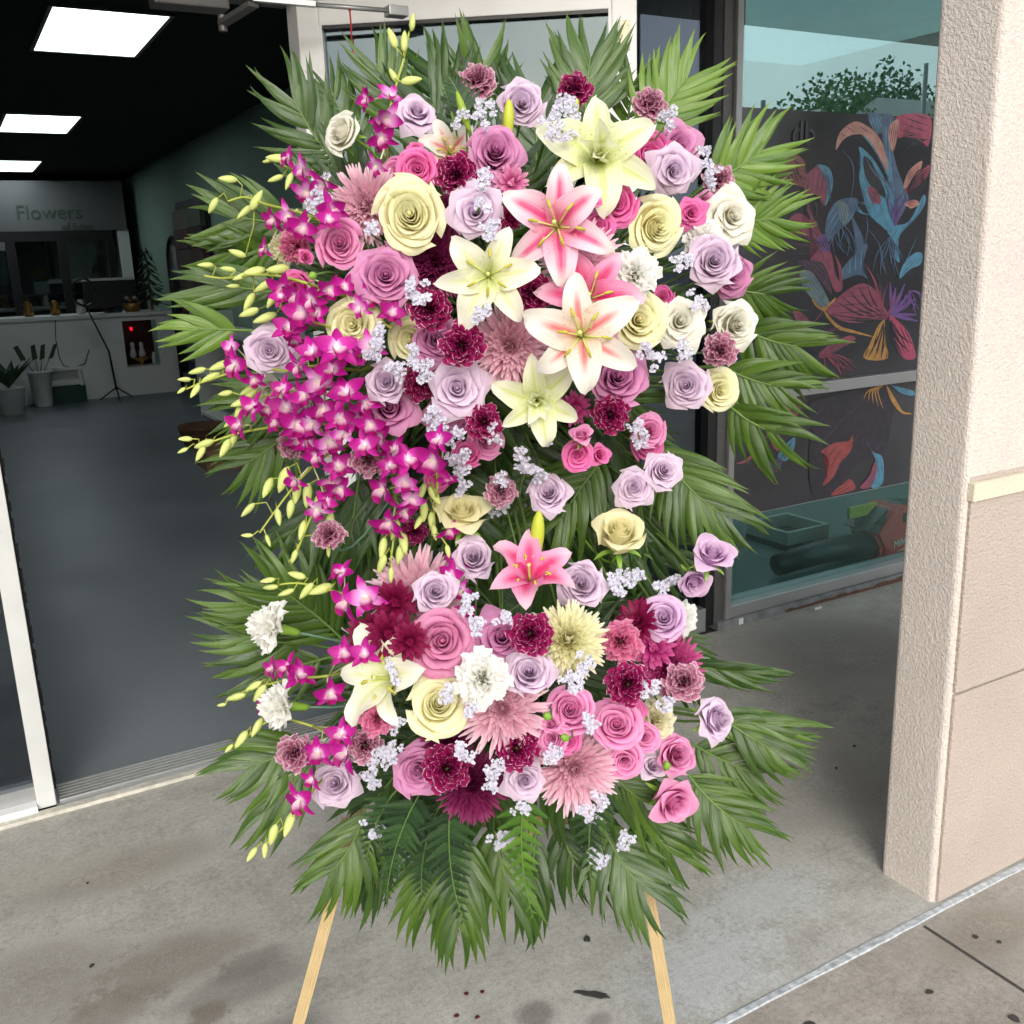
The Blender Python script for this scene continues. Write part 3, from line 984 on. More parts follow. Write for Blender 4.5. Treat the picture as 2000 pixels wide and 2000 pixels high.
# arched mirror, swatch rack, shelves along the right wall
va, za = pu(345 / K, 545 / K, RW - .03)
mi = root('arched_mirror', RZ @ Matrix.Translation((RW - .035, va, .004)), 'tall arched mirror leaning on the green wall', 'mirror')
zm = pu(337 / K, 463 / K, RW - .03)[1]
pr = [(-.38, 0), (.38, 0)] + [(.38 * math.cos(i * PI / 14), zm - .38 + .38 * math.sin(i * PI / 14)) for i in range(15)]
mb = MB()
n_ = len(pr)
mb.add([(0, p[0], p[1]) for p in pr] + [(.03, p[0], p[1]) for p in pr], [tuple(range(n_)), tuple(range(n_, 2 * n_))[::-1]] + [(i, (i + 1) % n_, n_ + (i + 1) % n_, n_ + i) for i in range(n_)])
mb.build('glass', plain('mirror_glass', (.55, .57, .57), .08, .95), mi)
MB().tube([(-.004, p[0], p[1]) for p in pr[1:]] + [(-.004, pr[0][0], pr[0][1])], .02, 6).build('frame', M_black, mi)
rk = root('swatch_rack', RZ, 'rack of pink, brown and red ribbon swatches on the green wall', 'rack')
cols = [(.16, .15, .09), (.09, .12, .08), (.10, .05, .045), (.055, .03, .028), (.13, .10, .09), (.10, .06, .06), (.11, .08, .07), (.07, .04, .04), (.17, .13, .14), (.14, .02, .03), (.13, .015, .02), (.18, .12, .13), (.09, .07, .03), (.1, .09, .09), (.16, .12, .13), (.1, .03, .04), (.03, .04, .12), (.2, .12, .13)]
vL, vR = pu(341 / K, 440 / K, RW - .06)[0], pu(396 / K, 440 / K, RW - .06)[0]
zT = pu(350 / K, 410 / K, RW - .06)[1]
for i, c_ in enumerate(cols):
    r0, k0 = divmod(i, 2)
    v1 = vL + (vR - vL) * k0 / 2
    v2 = vL + (vR - vL) * (k0 + 1) / 2
    MB().box(RW - .08 - .004 * (i % 3), RW - .02, v2 + .01, v1 - .01, zT - .23 * (r0 + 1), zT - .23 * r0 - .008).build('swatch', plain('swatch_%d' % i, c_, .6), rk)
MB().box(RW - .019, RW - .002, vR - .15, vL + .06, .3, zT + .1).build('backing', M_black, rk)
sf = root('display_shelf', RZ @ Matrix.Translation((2.5, 9.6, .004)), 'white shelf unit with goods behind the left palm leaves', 'shelf')
for z in (.02, .45, .9):
    MB().box(-.22, .22, -1.2, 1.2, z, z + .03).build('shelf_board', M_white, sf)
for y in (-1.2, 1.2):
    MB().box(-.22, .22, y - .015, y + .015, 0, 1.1).build('side', M_white, sf)
bsk = root('wicker_basket', RZ @ Matrix.Translation((pg(400 / K, 868 / K)[0], pg(400 / K, 868 / K)[1], .004)), 'brown wicker basket on the shop floor beside the left palms', 'basket')
M_wick = plain('wicker', (.13, .065, .03), .7, 0, .35, 60, .8, 90)
MB().lathe([(.16, 0), (.21, .16), (.215, .18), (.195, .17), (.15, .02)], (0, 0, 0), 18).build('bowl', M_wick, bsk, None, True)
for i in range(7):
    z = .02 + i * .022
    r = .165 + z * .3
    MB().tube([(r * math.cos(a * PI / 9), r * math.sin(a * PI / 9), z) for a in range(19)], .009, 5).build('weave', M_wick, bsk)
wc = root('wooden_crate', RZ @ Matrix.Translation((pg(470 / K, 905 / K)[0], pg(470 / K, 905 / K)[1], .004)), 'low tan wooden crate behind the left palm leaves', 'crate')
M_tan = plain('tan_wood', (.26, .15, .08), .6, 0, .2, 20)
for z in (.0, .09):
    for y in (-.2, .2):
        MB().box(-.3, .3, y - .01, y + .01, z, z + .07).build('slat', M_tan, wc)
    for x in (-.3, .3):
        MB().box(x - .01, x + .01, -.19, .19, z + .002, z + .068).build('slat', M_tan, wc)
MB().box(-.29, .29, -.19, .19, 0.002, .012).build('base', M_tan, wc)
# dark evergreen and ornaments at the end of the counter
ev = root('small_evergreen', RZ @ Matrix.Translation((2.42, CVv + .35, 1.047)), 'dark little evergreen at the right end of the counter', 'plant')
MB().tube([(0, 0, 0), (0, 0, .75)], [.02, .008], 6).build('trunk', M_tan, ev)
for i in range(60):
    z = .08 + .7 * i / 60
    a = i * 2.4
    r = .2 * (1 - z / .95) + .03
    MB().add([(0, 0, z + .05), (r * math.cos(a - .2), r * math.sin(a - .2), z - .02), (r * 1.15 * math.cos(a), r * 1.15 * math.sin(a), z - .05), (r * math.cos(a + .2), r * math.sin(a + .2), z - .02)], [(0, 1, 2, 3)]).build('sprig', M_leaf_d, ev)
orn = root('gift_basket', RZ @ Matrix.Translation((2.15, CVv + .2, 1.047)), 'small gold and white gift basket on the counter', 'gift')
MB().lathe([(.09, 0), (.12, .1), (.1, .11)], (0, 0, 0), 12).build('basket', M_gold, orn, None, True)
for i in range(6):
    a = i * 1.05
    MB().lathe([(.005, -.03), (.035, 0), (.005, .03)], (.06 * math.cos(a), .06 * math.sin(a), .14 + .03 * (i % 2)), 8).build('bauble', M_porc if i % 2 else M_gold, orn, None, True)
for i, (x, lb) in enumerate(((.75, 'leftmost small pale figurine pair on the counter'), (1.05, 'cream ornament standing left of the till screen'), (1.35, 'small red and white ornament beside the till screen'))):
    g = root('counter_ornament', RZ @ Matrix.Translation((x + .2, CVv + .3, 1.047)), lb, 'ornament', 'ornaments on the counter')
    MB().lathe([(.05, 0), (.06, .06), (.04, .1), (.05, .14), (.02, .18)], (0, 0, 0), 10).build('body', M_gold if i < 2 else M_porc, g, None, True)

# room behind the right hand window
M_room = plain('dim_room_wall', (.10, .14, .14), .8)
rb_ = MB()
rb_.box(RW + .04, 6.2, 6.0, 6.1, 0, 2.9)
rb_.box(6.1, 6.2, FT, 6.0, 0, 2.9)
struct('wall_window_room', rb_, M_room, 'dim rear wall behind the right window')
struct('floor_window_room', MB().box(RW + .04, 6.1, FT + .002, 6.0, -.1, .03), plain('dim_room_floor', (.13, .17, .165), .5), 'grey floor behind the right window')

# printed film on the inside of the window: dark ground with brush painted flowers
film_z1 = pv(1600 / K, 219 / K, V0 + .05)[1]
film_z0 = pv(1600 / K, 974 / K, V0 + .05)[1]
film = root('window_film', RZ, 'dark window film printed with pink, blue and gold flowers', 'window film')
FV = V0 + .0372
M_filmbase = plain('film_base', (.056, .058, .068), .10, 0, .22, 2.2)
MB().box(MR, 6, FV, FV + .002, TZ1, film_z1).build('upper_sheet', M_filmbase, film)
MB().box(MR, 6, FV, FV + .002, film_z0, TZ0).build('lower_sheet', M_filmbase, film)
FC = {}
for n_, c_ in dict(peach=(214, 160, 145), blue=(98, 165, 195), slate=(95, 120, 150), pink=(196, 88, 118), rose=(165, 90, 110), brown=(150, 90, 85), purple=(128, 95, 160), grey=(125, 148, 148), gold=(205, 155, 88), dark=(50, 52, 58), mauve=(98, 74, 92), salmon=(190, 92, 92), lav=(105, 100, 130), char=(62, 60, 70)).items():
    l_ = srgb(*c_)
    FC[n_] = plain('print_' + n_, tuple(min(.9, x * 1.0) for x in l_), .25, 0, .18, 30)
lay = [0]


def smooth_poly(pts, closed=True, sub=4):
    n, out = len(pts), []
    rng = range(n if closed else n - 1)
    for i in rng:
        p = [pts[(i + k) % n] if closed else pts[min(max(i + k, 0), n - 1)] for k in (-1, 0, 1, 2)]
        for j in range(sub):
            t = j / sub
            out.append(tuple(.5 * (2 * p[1][d] + (p[2][d] - p[0][d]) * t + (2 * p[0][d] - 5 * p[1][d] + 4 * p[2][d] - p[3][d]) * t * t + (3 * p[1][d] - p[0][d] - 3 * p[2][d] + p[3][d]) * t ** 3) for d in range(len(pts[0]))))
    if not closed:
        out.append(tuple(pts[-1]))
    return out


def z6(p):
    return pv((p[0] / 3.864 + 1350) / K, (p[1] / 3.864 + 200) / K, FV)


def z7(p):
    return pv((p[0] / 2.972 + 1350) / K, (p[1] / 2.972 + 700) / K, FV)


def printed(pts, col, conv, name='printed_petal'):
    lay[0] += 1
    d = FV - .0004 - .000012 * lay[0]
    q_ = [conv(p) for p in smooth_poly(pts)]
    bm = bmesh.new()
    vv_ = [bm.verts.new((a, d, b)) for a, b in q_]
    f = bm.faces.new(vv_)
    bmesh.ops.triangulate(bm, faces=[f])
    me = bpy.data.meshes.new(name)
    bm.to_mesh(me)
    bm.free()
    me.materials.append(None)
    put(name, me, FC[col], film)


def inside(x, y, poly):
    c, n = False, len(poly)
    for i in range(n):
        (x0, y0), (x1, y1) = poly[i][:2], poly[i - 1][:2]
        if (y0 > y) != (y1 > y) and x < (x1 - x0) * (y - y0) / (y1 - y0) + x0:
            c = not c
    return c


def hatch(pts, col, conv, n=6, w=7, seed=0):
    """fine brush lines running along a printed petal"""
    r = random.Random(seed)
    poly = smooth_poly(pts)
    cx, cy = sum(p[0] for p in poly) / len(poly), sum(p[1] for p in poly) / len(poly)
    sxx = sum((p[0] - cx) ** 2 for p in poly)
    syy = sum((p[1] - cy) ** 2 for p in poly)
    sxy = sum((p[0] - cx) * (p[1] - cy) for p in poly)
    a = .5 * math.atan2(2 * sxy, sxx - syy)
    ux, uy = math.cos(a), math.sin(a)
    ext = [(p[0] - cx) * -uy + (p[1] - cy) * ux for p in poly]
    lo, hi = min(ext), max(ext)
    lay[0] += 1
    lines = MB()
    for k in range(n):
        o = lo + (hi - lo) * (k + .6) / n
        b = r.uniform(-.12, .12)
        run = []
        for j in range(-40, 41):
            l = j * 12
            s = o + b * l * l / 300
            x, y = cx + ux * l - uy * s, cy + uy * l + ux * s
            if inside(x, y, poly):
                run.append((x, y))
            elif len(run) > 4:
                break
            else:
                run = []
        if len(run) > 4:
            i0 = r.randrange(0, max(1, len(run) // 4))
            i1 = len(run) - 1 - r.randrange(0, max(1, len(run) // 3))
            if i1 - i0 > 3:
                m = (i0 + i1) // 2
                stroke([(*run[i0], 1.5), (*run[m], w), (*run[i1], 1.5)], col, conv, into=lines)
    if lines.v:
        lines.build('brush_lines', FC[col], film)


def stroke(pts, col, conv, name='printed_stroke', into=None):
    """tapered brush stroke; pts (x, y, width)"""
    if into is None:
        lay[0] += 1
    d = FV - .0004 - .000012 * lay[0]
    c = smooth_poly(pts, False, 5)
    vs, fs = [], []
    for i, p in enumerate(c):
        a, b = c[max(i - 1, 0)], c[min(i + 1, len(c) - 1)]
        tx, ty = b[0] - a[0], b[1] - a[1]
        l = math.hypot(tx, ty) or 1
        w = p[2] / 2
        for s in (-1, 1):
            uz = conv((p[0] - s * ty / l * w, p[1] + s * tx / l * w))
            vs.append((uz[0], d, uz[1]))
        if i:
            n = 2 * i
            fs.append((n - 2, n - 1, n + 1, n))
    if into is not None:
        into.add(vs, fs)
        return
    put(name, new_mesh(name, vs, fs, None, False), FC[col], film)


def fan(c, tips, col, conv, w0, w1, bend=0):
    for (x, y) in tips:
        mx_, my_ = (c[0] + x) / 2 + bend * (y - c[1]), (c[1] + y) / 2 - bend * (x - c[0])
        stroke([(c[0], c[1], w0), (mx_, my_, max(w0, w1)), (x, y, w1 * .3)], col, conv)


for pts, c_ in (
    ([(1560, 100), (1800, 105), (1790, 330), (1720, 270), (1640, 240), (1570, 270), (1550, 200)], 'pink'),
    ([(1340, 85), (1430, 90), (1450, 200), (1400, 240), (1350, 160)], 'slate'),
    ([(1440, 100), (1530, 110), (1510, 200), (1530, 400), (1570, 540), (1610, 640), (1640, 740), (1560, 900), (1530, 930), (1510, 820), (1480, 640), (1500, 520), (1450, 330)], 'slate'),
    ([(1290, 240), (1400, 300), (1480, 420), (1510, 530), (1500, 600), (1440, 470), (1360, 330)], 'blue'),
    ([(1090, 360), (1120, 230), (1230, 145), (1330, 180), (1400, 240), (1450, 330), (1490, 520), (1440, 450), (1370, 320), (1290, 245), (1200, 250), (1140, 290)], 'peach'),
    ([(1500, 170), (1565, 130), (1560, 240), (1520, 370), (1490, 280)], 'peach'),
    ([(1600, 650), (1640, 520), (1740, 440), (1720, 530), (1660, 610)], 'peach'),
    ([(1650, 600), (1790, 470), (1780, 560), (1700, 640), (1620, 690)], 'pink'),
    ([(1265, 335), (1350, 400), (1420, 500), (1470, 600), (1520, 700), (1530, 860), (1510, 980), (1420, 920), (1340, 840), (1300, 720), (1265, 560), (1285, 440)], 'blue'),
    ([(1300, 410), (1360, 450), (1430, 590), (1470, 720), (1380, 660), (1310, 550)], 'dark'),
    ([(1330, 640), (1400, 660), (1430, 760), (1360, 750)], 'rose'),
    ([(1510, 930), (1640, 900), (1750, 700), (1765, 760), (1690, 880), (1590, 980), (1560, 1080), (1575, 1200), (1540, 1180), (1530, 1050), (1480, 980)], 'blue'),
    ([(1600, 760), (1690, 735), (1720, 770), (1660, 800), (1640, 790)], 'peach'),
    ([(620, 600), (680, 420), (760, 380), (850, 440), (870, 540), (960, 470), (1050, 520), (1060, 640), (1010, 780), (950, 700), (880, 680), (840, 640), (760, 620)], 'brown'),
    ([(870, 560), (940, 490), (1020, 520), (1040, 620), (1000, 740), (930, 690), (860, 690)], 'rose'),
    ([(950, 470), (1040, 495), (1070, 600), (1050, 700), (1010, 780), (1030, 650), (1005, 545)], 'blue'),
    ([(1010, 1010), (1020, 880), (1080, 760), (1180, 720), (1260, 740), (1210, 880), (1120, 960), (1040, 1050)], 'slate'),
    ([(1100, 750), (1160, 760), (1195, 820), (1170, 900), (1140, 920), (1110, 850)], 'grey'),
    ([(680, 960), (780, 845), (850, 850), (930, 920), (990, 1010), (1030, 1080), (1060, 1150), (1090, 1300), (1140, 1400), (1090, 1430), (1050, 1350), (1010, 1240), (960, 1220), (890, 1190), (950, 1120), (900, 1060), (800, 1000)], 'rose'),
    ([(960, 1000), (1010, 1000), (1050, 1100), (1000, 1130), (950, 1060)], 'purple'),
    ([(1210, 890), (1250, 960), (1280, 1060), (1330, 1070), (1310, 1160), (1290, 1240), (1330, 1330), (1280, 1300), (1220, 1310), (1130, 1340), (1130, 1270), (1190, 1190), (1250, 1110), (1230, 1000)], 'slate'),
    ([(800, 1200), (900, 1190), (1000, 1220), (1040, 1350), (1060, 1450), (960, 1330), (880, 1260)], 'mauve'),
    ([(815, 1280), (890, 1270), (960, 1350), (1050, 1530), (1000, 1560), (920, 1490), (850, 1400)], 'grey'),
    ([(910, 1480), (990, 1550), (1090, 1470), (1050, 1550), (1000, 1575), (940, 1540)], 'gold'),
    ([(1020, 1570), (1100, 1480), (1200, 1400), (1300, 1365), (1390, 1420), (1440, 1520), (1490, 1610), (1400, 1640), (1300, 1660), (1180, 1660), (1080, 1620)], 'rose'),
    ([(1460, 1640), (1450, 1760), (1480, 1930), (1300, 1930), (1360, 1800), (1400, 1700)], 'gold'),
    ([(1490, 1610), (1560, 1650), (1640, 1740), (1680, 1850), (1690, 1930), (1600, 1930), (1540, 1800)], 'pink'),
    ([(1570, 1330), (1600, 1220), (1680, 1140), (1740, 1140), (1730, 1220), (1650, 1260)], 'blue'),
    ([(770, 1560), (860, 1610), (900, 1680), (860, 1700), (790, 1640)], 'rose'),
    ([(960, 1900), (1060, 1820), (1190, 1760), (1240, 1790), (1120, 1860), (1000, 1930)], 'rose'),
    ([(680, 1250), (740, 1240), (810, 1290), (800, 1330), (730, 1300)], 'mauve'),
):
    printed(pts, c_, z6)
    hatch(pts, {'pink': 'dark', 'rose': 'mauve', 'brown': 'dark', 'peach': 'rose', 'blue': 'slate', 'slate': 'blue', 'gold': 'dark', 'grey': 'slate'}.get(c_, 'char'), z6, 5, 8, len(pts) + lay[0])
fan((1510, 1605), [(1500, 1360), (1540, 1400), (1610, 1370), (1690, 1480), (1700, 1600), (1710, 1650), (1660, 1430)], 'purple', z6, 18, 26)
fan((1490, 1610), [(1090, 1500), (1130, 1460), (1190, 1420), (1260, 1390), (1330, 1385)], 'dark', z6, 5, 12, .12)
fan((1500, 1620), [(1060, 1600), (1140, 1640), (1240, 1655)], 'dark', z6, 4, 10, .05)
fan((1500, 1640), [(1560, 1900), (1600, 1850), (1640, 1880), (1660, 1820)], 'dark', z6, 4, 14, -.1)
fan((1450, 1660), [(1330, 1930), (1380, 1930), (1430, 1930)], 'dark', z6, 3, 12, .03)
fan((1500, 620), [(1300, 380), (1350, 420), (1340, 480)], 'slate', z6, 6, 8, .1)
for p in ([(1140, 360, 3), (1210, 450, 8), (1225, 560, 7), (1205, 720, 4)], [(1210, 860, 10), (1250, 960, 34), (1285, 1060, 30), (1250, 1200, 20)],
          [(1085, 1010, 4), (1110, 1080, 12), (1170, 1140, 6)], [(1160, 960, 4), (1190, 1060, 10), (1175, 1160, 6)], [(1320, 850, 4), (1330, 950, 10), (1310, 1060, 6)],
          [(1480, 1010, 4), (1520, 1150, 8), (1560, 1300, 4)], [(1340, 960, 4), (1420, 1080, 8), (1440, 1200, 14), (1470, 1300, 4)], [(1700, 1020, 4), (1640, 1150, 8), (1600, 1230, 3)],
          [(1590, 960, 6), (1700, 860, 10), (1750, 720, 8)]):
    stroke(p, 'slate', z6)
for p in ([(1310, 1220, 4), (1380, 1340, 16), (1420, 1480, 22), (1480, 1610, 8)], [(1080, 1150, 4), (1120, 1250, 26), (1130, 1400, 20)], [(860, 720, 6), (900, 850, 26), (980, 1020, 20)],
          [(910, 1670, 3), (950, 1630, 10), (990, 1570, 4)]):
    stroke(p, 'rose', z6)
for p in ([(990, 1560, 10), (1100, 1690, 26), (1220, 1730, 22), (1380, 1770, 6)], [(1010, 1600, 3), (1060, 1660, 12), (1110, 1690, 4)]):
    stroke(p, 'gold', z6)
for i in range(6):
    stroke([(655 + i * 26, 560 - i * 22, 3), (680 + i * 24, 585 - i * 14, 9), (730 + i * 20, 615 - i * 4, 3)], 'dark', z6)
for i in range(6):
    stroke([(1570 + i * 22, 400 - i * 26, 4), (1640 + i * 18, 330 - i * 10, 16), (1720 + i * 12, 320 - i * 8, 3)], 'dark', z6)
    stroke([(1630, 700 - i * 10, 4), (1700, 640 - i * 22, 10), (1785, 570 - i * 18, 3)], 'dark', z6)
for i in range(7):
    stroke([(960 + i * 12, 520 + i * 4, 3), (1000 + i * 8, 560 + i * 14, 6), (1030 + i * 3, 640 + i * 18, 2)], 'slate', z6)
for i in range(5):
    stroke([(560 + i * 30, 1020 + i * 45, 3), (700 + i * 20, 1000 + i * 40, 20), (900, 1080 + i * 28, 4)], 'char', z6)
    stroke([(900 + i * 20, 1870 - i * 20, 3), (950 + i * 20, 1800 - i * 20, 14), (1050 + i * 20, 1740 - i * 10, 3)], 'mauve', z6)
stroke([(1390, 1240, 4), (1430, 1400, 40), (1480, 1580, 4)], 'char', z6)
rs_ = random.Random(4)
for cx_, cy_, a0_, a1_, ln_, n_, c_ in ((1500, 1010, 60, 120, 330, 8, 'slate'), (1000, 1080, 150, 215, 330, 7, 'mauve'), (1470, 1640, 200, 300, 300, 9, 'rose'), (900, 700, 60, 110, 230, 5, 'mauve'), (1600, 260, -60, 20, 230, 6, 'rose'),
                                   (1640, 1420, 30, 120, 200, 9, 'purple'), (1120, 900, 60, 115, 260, 8, 'slate'), (1000, 1900, 10, 70, 260, 9, 'rose'), (780, 1760, 20, 80, 260, 8, 'char'), (1350, 850, 200, 250, 160, 6, 'blue'), (1540, 940, 250, 300, 330, 7, 'purple')):
    for k in range(n_):
        a = math.radians(a0_ + (a1_ - a0_) * (k + rs_.random()) / n_)
        l = ln_ * rs_.uniform(.6, 1)
        bx_ = rs_.uniform(-40, 40)
        stroke([(cx_, cy_, 3), (cx_ + math.cos(a) * l * .5 - math.sin(a) * bx_, cy_ + math.sin(a) * l * .5 + math.cos(a) * bx_, 9), (cx_ + math.cos(a) * l, cy_ + math.sin(a) * l, 2)], c_, z6)
for pts, c_ in (
    ([(690, 250), (1100, 160), (1170, 250), (1150, 420), (1110, 560), (960, 620), (820, 780), (700, 780), (680, 560), (700, 400)], 'char'),
    ([(480, 250), (630, 235), (620, 320), (560, 340)], 'brown'),
    ([(750, 540), (830, 490), (910, 480), (935, 445), (925, 530), (870, 600), (820, 690), (760, 740), (780, 680), (800, 600), (775, 560)], 'salmon'),
    ([(1010, 465), (1050, 540), (1105, 570), (1115, 680), (1095, 740), (1040, 745), (1075, 640), (1060, 570)], 'blue'),
    ([(1060, 600), (1075, 650), (1040, 745), (975, 750), (1030, 680)], 'rose'),
    ([(810, 795), (860, 740), (920, 700), (945, 760)], 'salmon'),
    ([(595, 455), (590, 540), (545, 595), (500, 560)], 'blue'),
    ([(470, 590), (520, 580), (510, 640), (440, 665), (400, 640)], 'lav'),
    ([(1150, 150), (1180, 160), (1290, 190), (1290, 215), (1220, 205)], 'blue'),
):
    printed(pts, c_, z7)
    hatch(pts, {'salmon': 'mauve', 'blue': 'slate', 'char': 'mauve', 'rose': 'lav'}.get(c_, 'dark'), z7, 4, 5, len(pts) + lay[0])
for p in ([(440, 440, 4), (375, 560, 16), (410, 650, 14), (500, 655, 4)], [(260, 610, 3), (320, 590, 18), (400, 510, 10)], [(520, 410, 4), (480, 480, 40), (500, 540, 6)]):
    stroke(p, 'rose', z7)
for p in ([(1130, 155, 6), (1170, 240, 26), (1220, 310, 16), (1275, 320, 6)],) + tuple([(1115 - i * 4, 155, 3), (1080 - i * 14, 190, 8), (1110 - i * 28, 290 - i * 14, 2)] for i in range(5)):
    stroke(p, 'gold', z7)
for i in range(4):
    stroke([(580 - i * 8, 480 + i * 8, 2), (560 - i * 8, 540, 5), (540 - i * 8, 590 - i * 6, 2)], 'dark', z7)
MB().box(MR, 6, FV - .006, FV - .0055, film_z0 - .0015, film_z0 + .0015).build('film_edge', M_alu_grey, film)
u_, z_ = pv(1500, 262, FV - .004)
text('faint_lettering', 'db', .13, FC['char'], film, Matrix.Translation((u_ - .02, FV - .0045, z_ - .02)) @ Matrix.Rotation(PI / 2, 4, 'X'), .0002)

# leaf blower, tray and yellow strip behind the lower glass
SZ = .03
bw = root('leaf_blower', RZ, 'red and black cordless leaf blower behind the lower window glass', 'leaf blower')
M_bred = plain('red_plastic', (.62, .05, .05), .4)
M_bblk = plain('black_plastic', (.02, .022, .022), .4)
BVv = V0 + .25
b7 = lambda x, y: Vector((pv((x / 2.972 + 1350) / K, (y / 2.972 + 700) / K, BVv)[0], BVv, pv((x / 2.972 + 1350) / K, (y / 2.972 + 700) / K, BVv)[1]))
MB().tube([b7(500, 1200), b7(760, 1120), b7(1010, 1085)], [.05, .058, .07], 16).build('nozzle', M_bblk, bw, None, True)


def slab(pts, y0, y1, bev=.012):
    bm = bmesh.new()
    a = [bm.verts.new((p.x, y0, p.z)) for p in pts]
    f = bm.faces.new(a)
    r = bmesh.ops.extrude_face_region(bm, geom=[f])
    for e in r['geom']:
        if isinstance(e, bmesh.types.BMVert):
            e.co.y = y1
    bmesh.ops.recalc_face_normals(bm, faces=bm.faces)
    bmesh.ops.bevel(bm, geom=list(bm.edges), offset=bev, segments=2, affect='EDGES')
    bm.verts.index_update()
    m_ = MB()
    m_.add([v.co[:] for v in bm.verts], [[v.index for v in f.verts] for f in bm.faces])
    bm.free()
    return m_


slab([b7(*p) for p in ((1000, 1175), (1030, 1090), (990, 1000), (1050, 900), (1090, 850), (1150, 835), (1320, 840), (1420, 900), (1460, 1100), (1400, 1150))], BVv - .09, BVv + .09, .015).build('housing', M_bred, bw)
slab([b7(*p) for p in ((1140, 880), (1170, 870), (1260, 870), (1260, 900), (1230, 940), (1140, 930))], BVv - .094, BVv - .05, .004).build('handle_opening', M_bblk, bw)
slab([b7(*p) for p in ((945, 985), (1040, 890), (1075, 850), (1060, 900), (1015, 1000))], BVv - .08, BVv + .08, .006).build('grille', M_bblk, bw)
slab([b7(*p) for p in ((1150, 838), (1170, 822), (1330, 822), (1330, 840))], BVv - .05, BVv + .05, .004).build('grip', M_bblk, bw)
M_wht = plain('white_print', (.7, .7, .7), .5)
p_ = b7(1085, 1068)
o_ = text('lettering', 'Milwaukee', .05, M_wht, bw, Matrix.Translation((p_.x, BVv - .0915, p_.z - .012)) @ Matrix.Rotation(math.radians(10), 4, 'Y').inverted() @ Matrix.Rotation(PI / 2, 4, 'X'), .0005, .3)
MB().add([b7(1100, 1100) + Vector((0, -.092, 0)), b7(1195, 1048) + Vector((0, -.092, 0)), b7(1160, 1072) + Vector((0, -.092, 0)), b7(1215, 1060) + Vector((0, -.092, 0))], [(0, 1, 2), (0, 2, 3)]).build('underline', M_wht, bw)
ty = root('plastic_tray', RZ, 'pale plastic tool tray behind the lower window glass', 'tray')
TV = V0 + .55
t7 = lambda x, y: pv((x / 2.972 + 1350) / K, (y / 2.972 + 700) / K, TV)
ua, zt_ = t7(560, 1035)
ub, _z = t7(800, 1000)
M_tray = plain('pale_tray', (.45, .55, .52), .5)
for a in ((ua, ub, TV, TV + .02), (ua, ub, TV + .28, TV + .3), (ua, ua + .02, TV + .02, TV + .28), (ub - .02, ub, TV + .02, TV + .28)):
    MB().box(*a, zt_ - .05, zt_ + .02, .004).build('rim', M_tray, ty)
MB().box(ua, ub, TV + .0, TV + .3, SZ, zt_ - .051).build('box', M_bblk, ty)
ys = root('yellow_strip', RZ, 'short yellow strip under the edge of the window film', 'strip')
ua, za_ = t7(650, 835)
ub, zb_ = t7(808, 822)
MB().box(ua, ub, TV - .3, TV - .28, za_ - .025, za_ + .03, .003).build('board', plain('yellow_board', (.5, .45, .05), .5), ys)
MB().box(ua + .05, ua + .08, TV - .295, TV - .285, SZ, za_ - .02).build('post', M_bblk, ys)
bn = root('storage_bin', RZ, 'dark storage bin at the left behind the lower window glass', 'bin')
MB().box(2.80, 3.1, V0 + .5, V0 + .9, SZ, .42, .01).build('bin', M_bblk, bn)

# ------------------------------------------------------------------ across the car park, seen only in the window reflections
M_bark = plain('bark', (.08, .06, .045), .9)
M_crown = leaf_mat('far_tree_leaf', (.05, .10, .04), (.10, .17, .07))
M_roof = plain('pale_metal_roof', (.45, .44, .42), .6, 0, .08, .6)
M_wallfar = plain('far_building_wall', (.40, .37, .33), .8, 0, .08, .4)
M_pole = plain('lamp_post_grey', (.22, .22, .22), .5, .4)


def mirrored(x, y, dist):
    """point at a distance that the window shows by reflection at photo place (x, y)"""
    u, z = pv(x, y, V0 + .04)
    d = Vector((u, V0 + .04, z - CAM_H))
    k = dist / d.length
    return Vector((u + d.x * k, (V0 + .04) - d.y * k, z + d.z * k))


def far_tree(x, y, dist, h, w, label, seed):
    r = random.Random(seed)
    c = mirrored(x, y, dist)
    o = root('street_tree', RZ @ Matrix.Translation((c.x, c.y, -.02)), label, 'tree', 'trees across the car park')
    top = c.z + .02
    MB().tube([(0, 0, 0), (.1, 0, top * .3), (0, .1, top * .55), (.2, 0, top * .8)], [.2, .16, .11, .04], 8).build('trunk', M_bark, o, None, True)
    vs, fs = [], []
    for i in range(5000):
        a, b = r.uniform(0, 2 * PI), r.uniform(-1, 1)
        rr = r.random() ** .4 * (1 + .25 * math.sin(3 * a + seed))
        p = Vector((math.cos(a) * math.sqrt(1 - b * b) * rr * w, math.sin(a) * math.sqrt(1 - b * b) * rr * w, top * .72 + b * rr * h))
        s = r.uniform(.06, .15)
        e1 = Vector((r.uniform(-1, 1), r.uniform(-1, 1), r.uniform(-1, 1))).normalized() * s
        e2 = e1.orthogonal().normalized() * s * .6
        n = len(vs)
        vs += [p - e1, p + e2, p + e1, p - e2]
        fs.append((n, n + 1, n + 2, n + 3))
    put('crown', new_mesh('crown', vs, fs, [(0.5, 0.5)] * len(vs), False), M_crown, o)


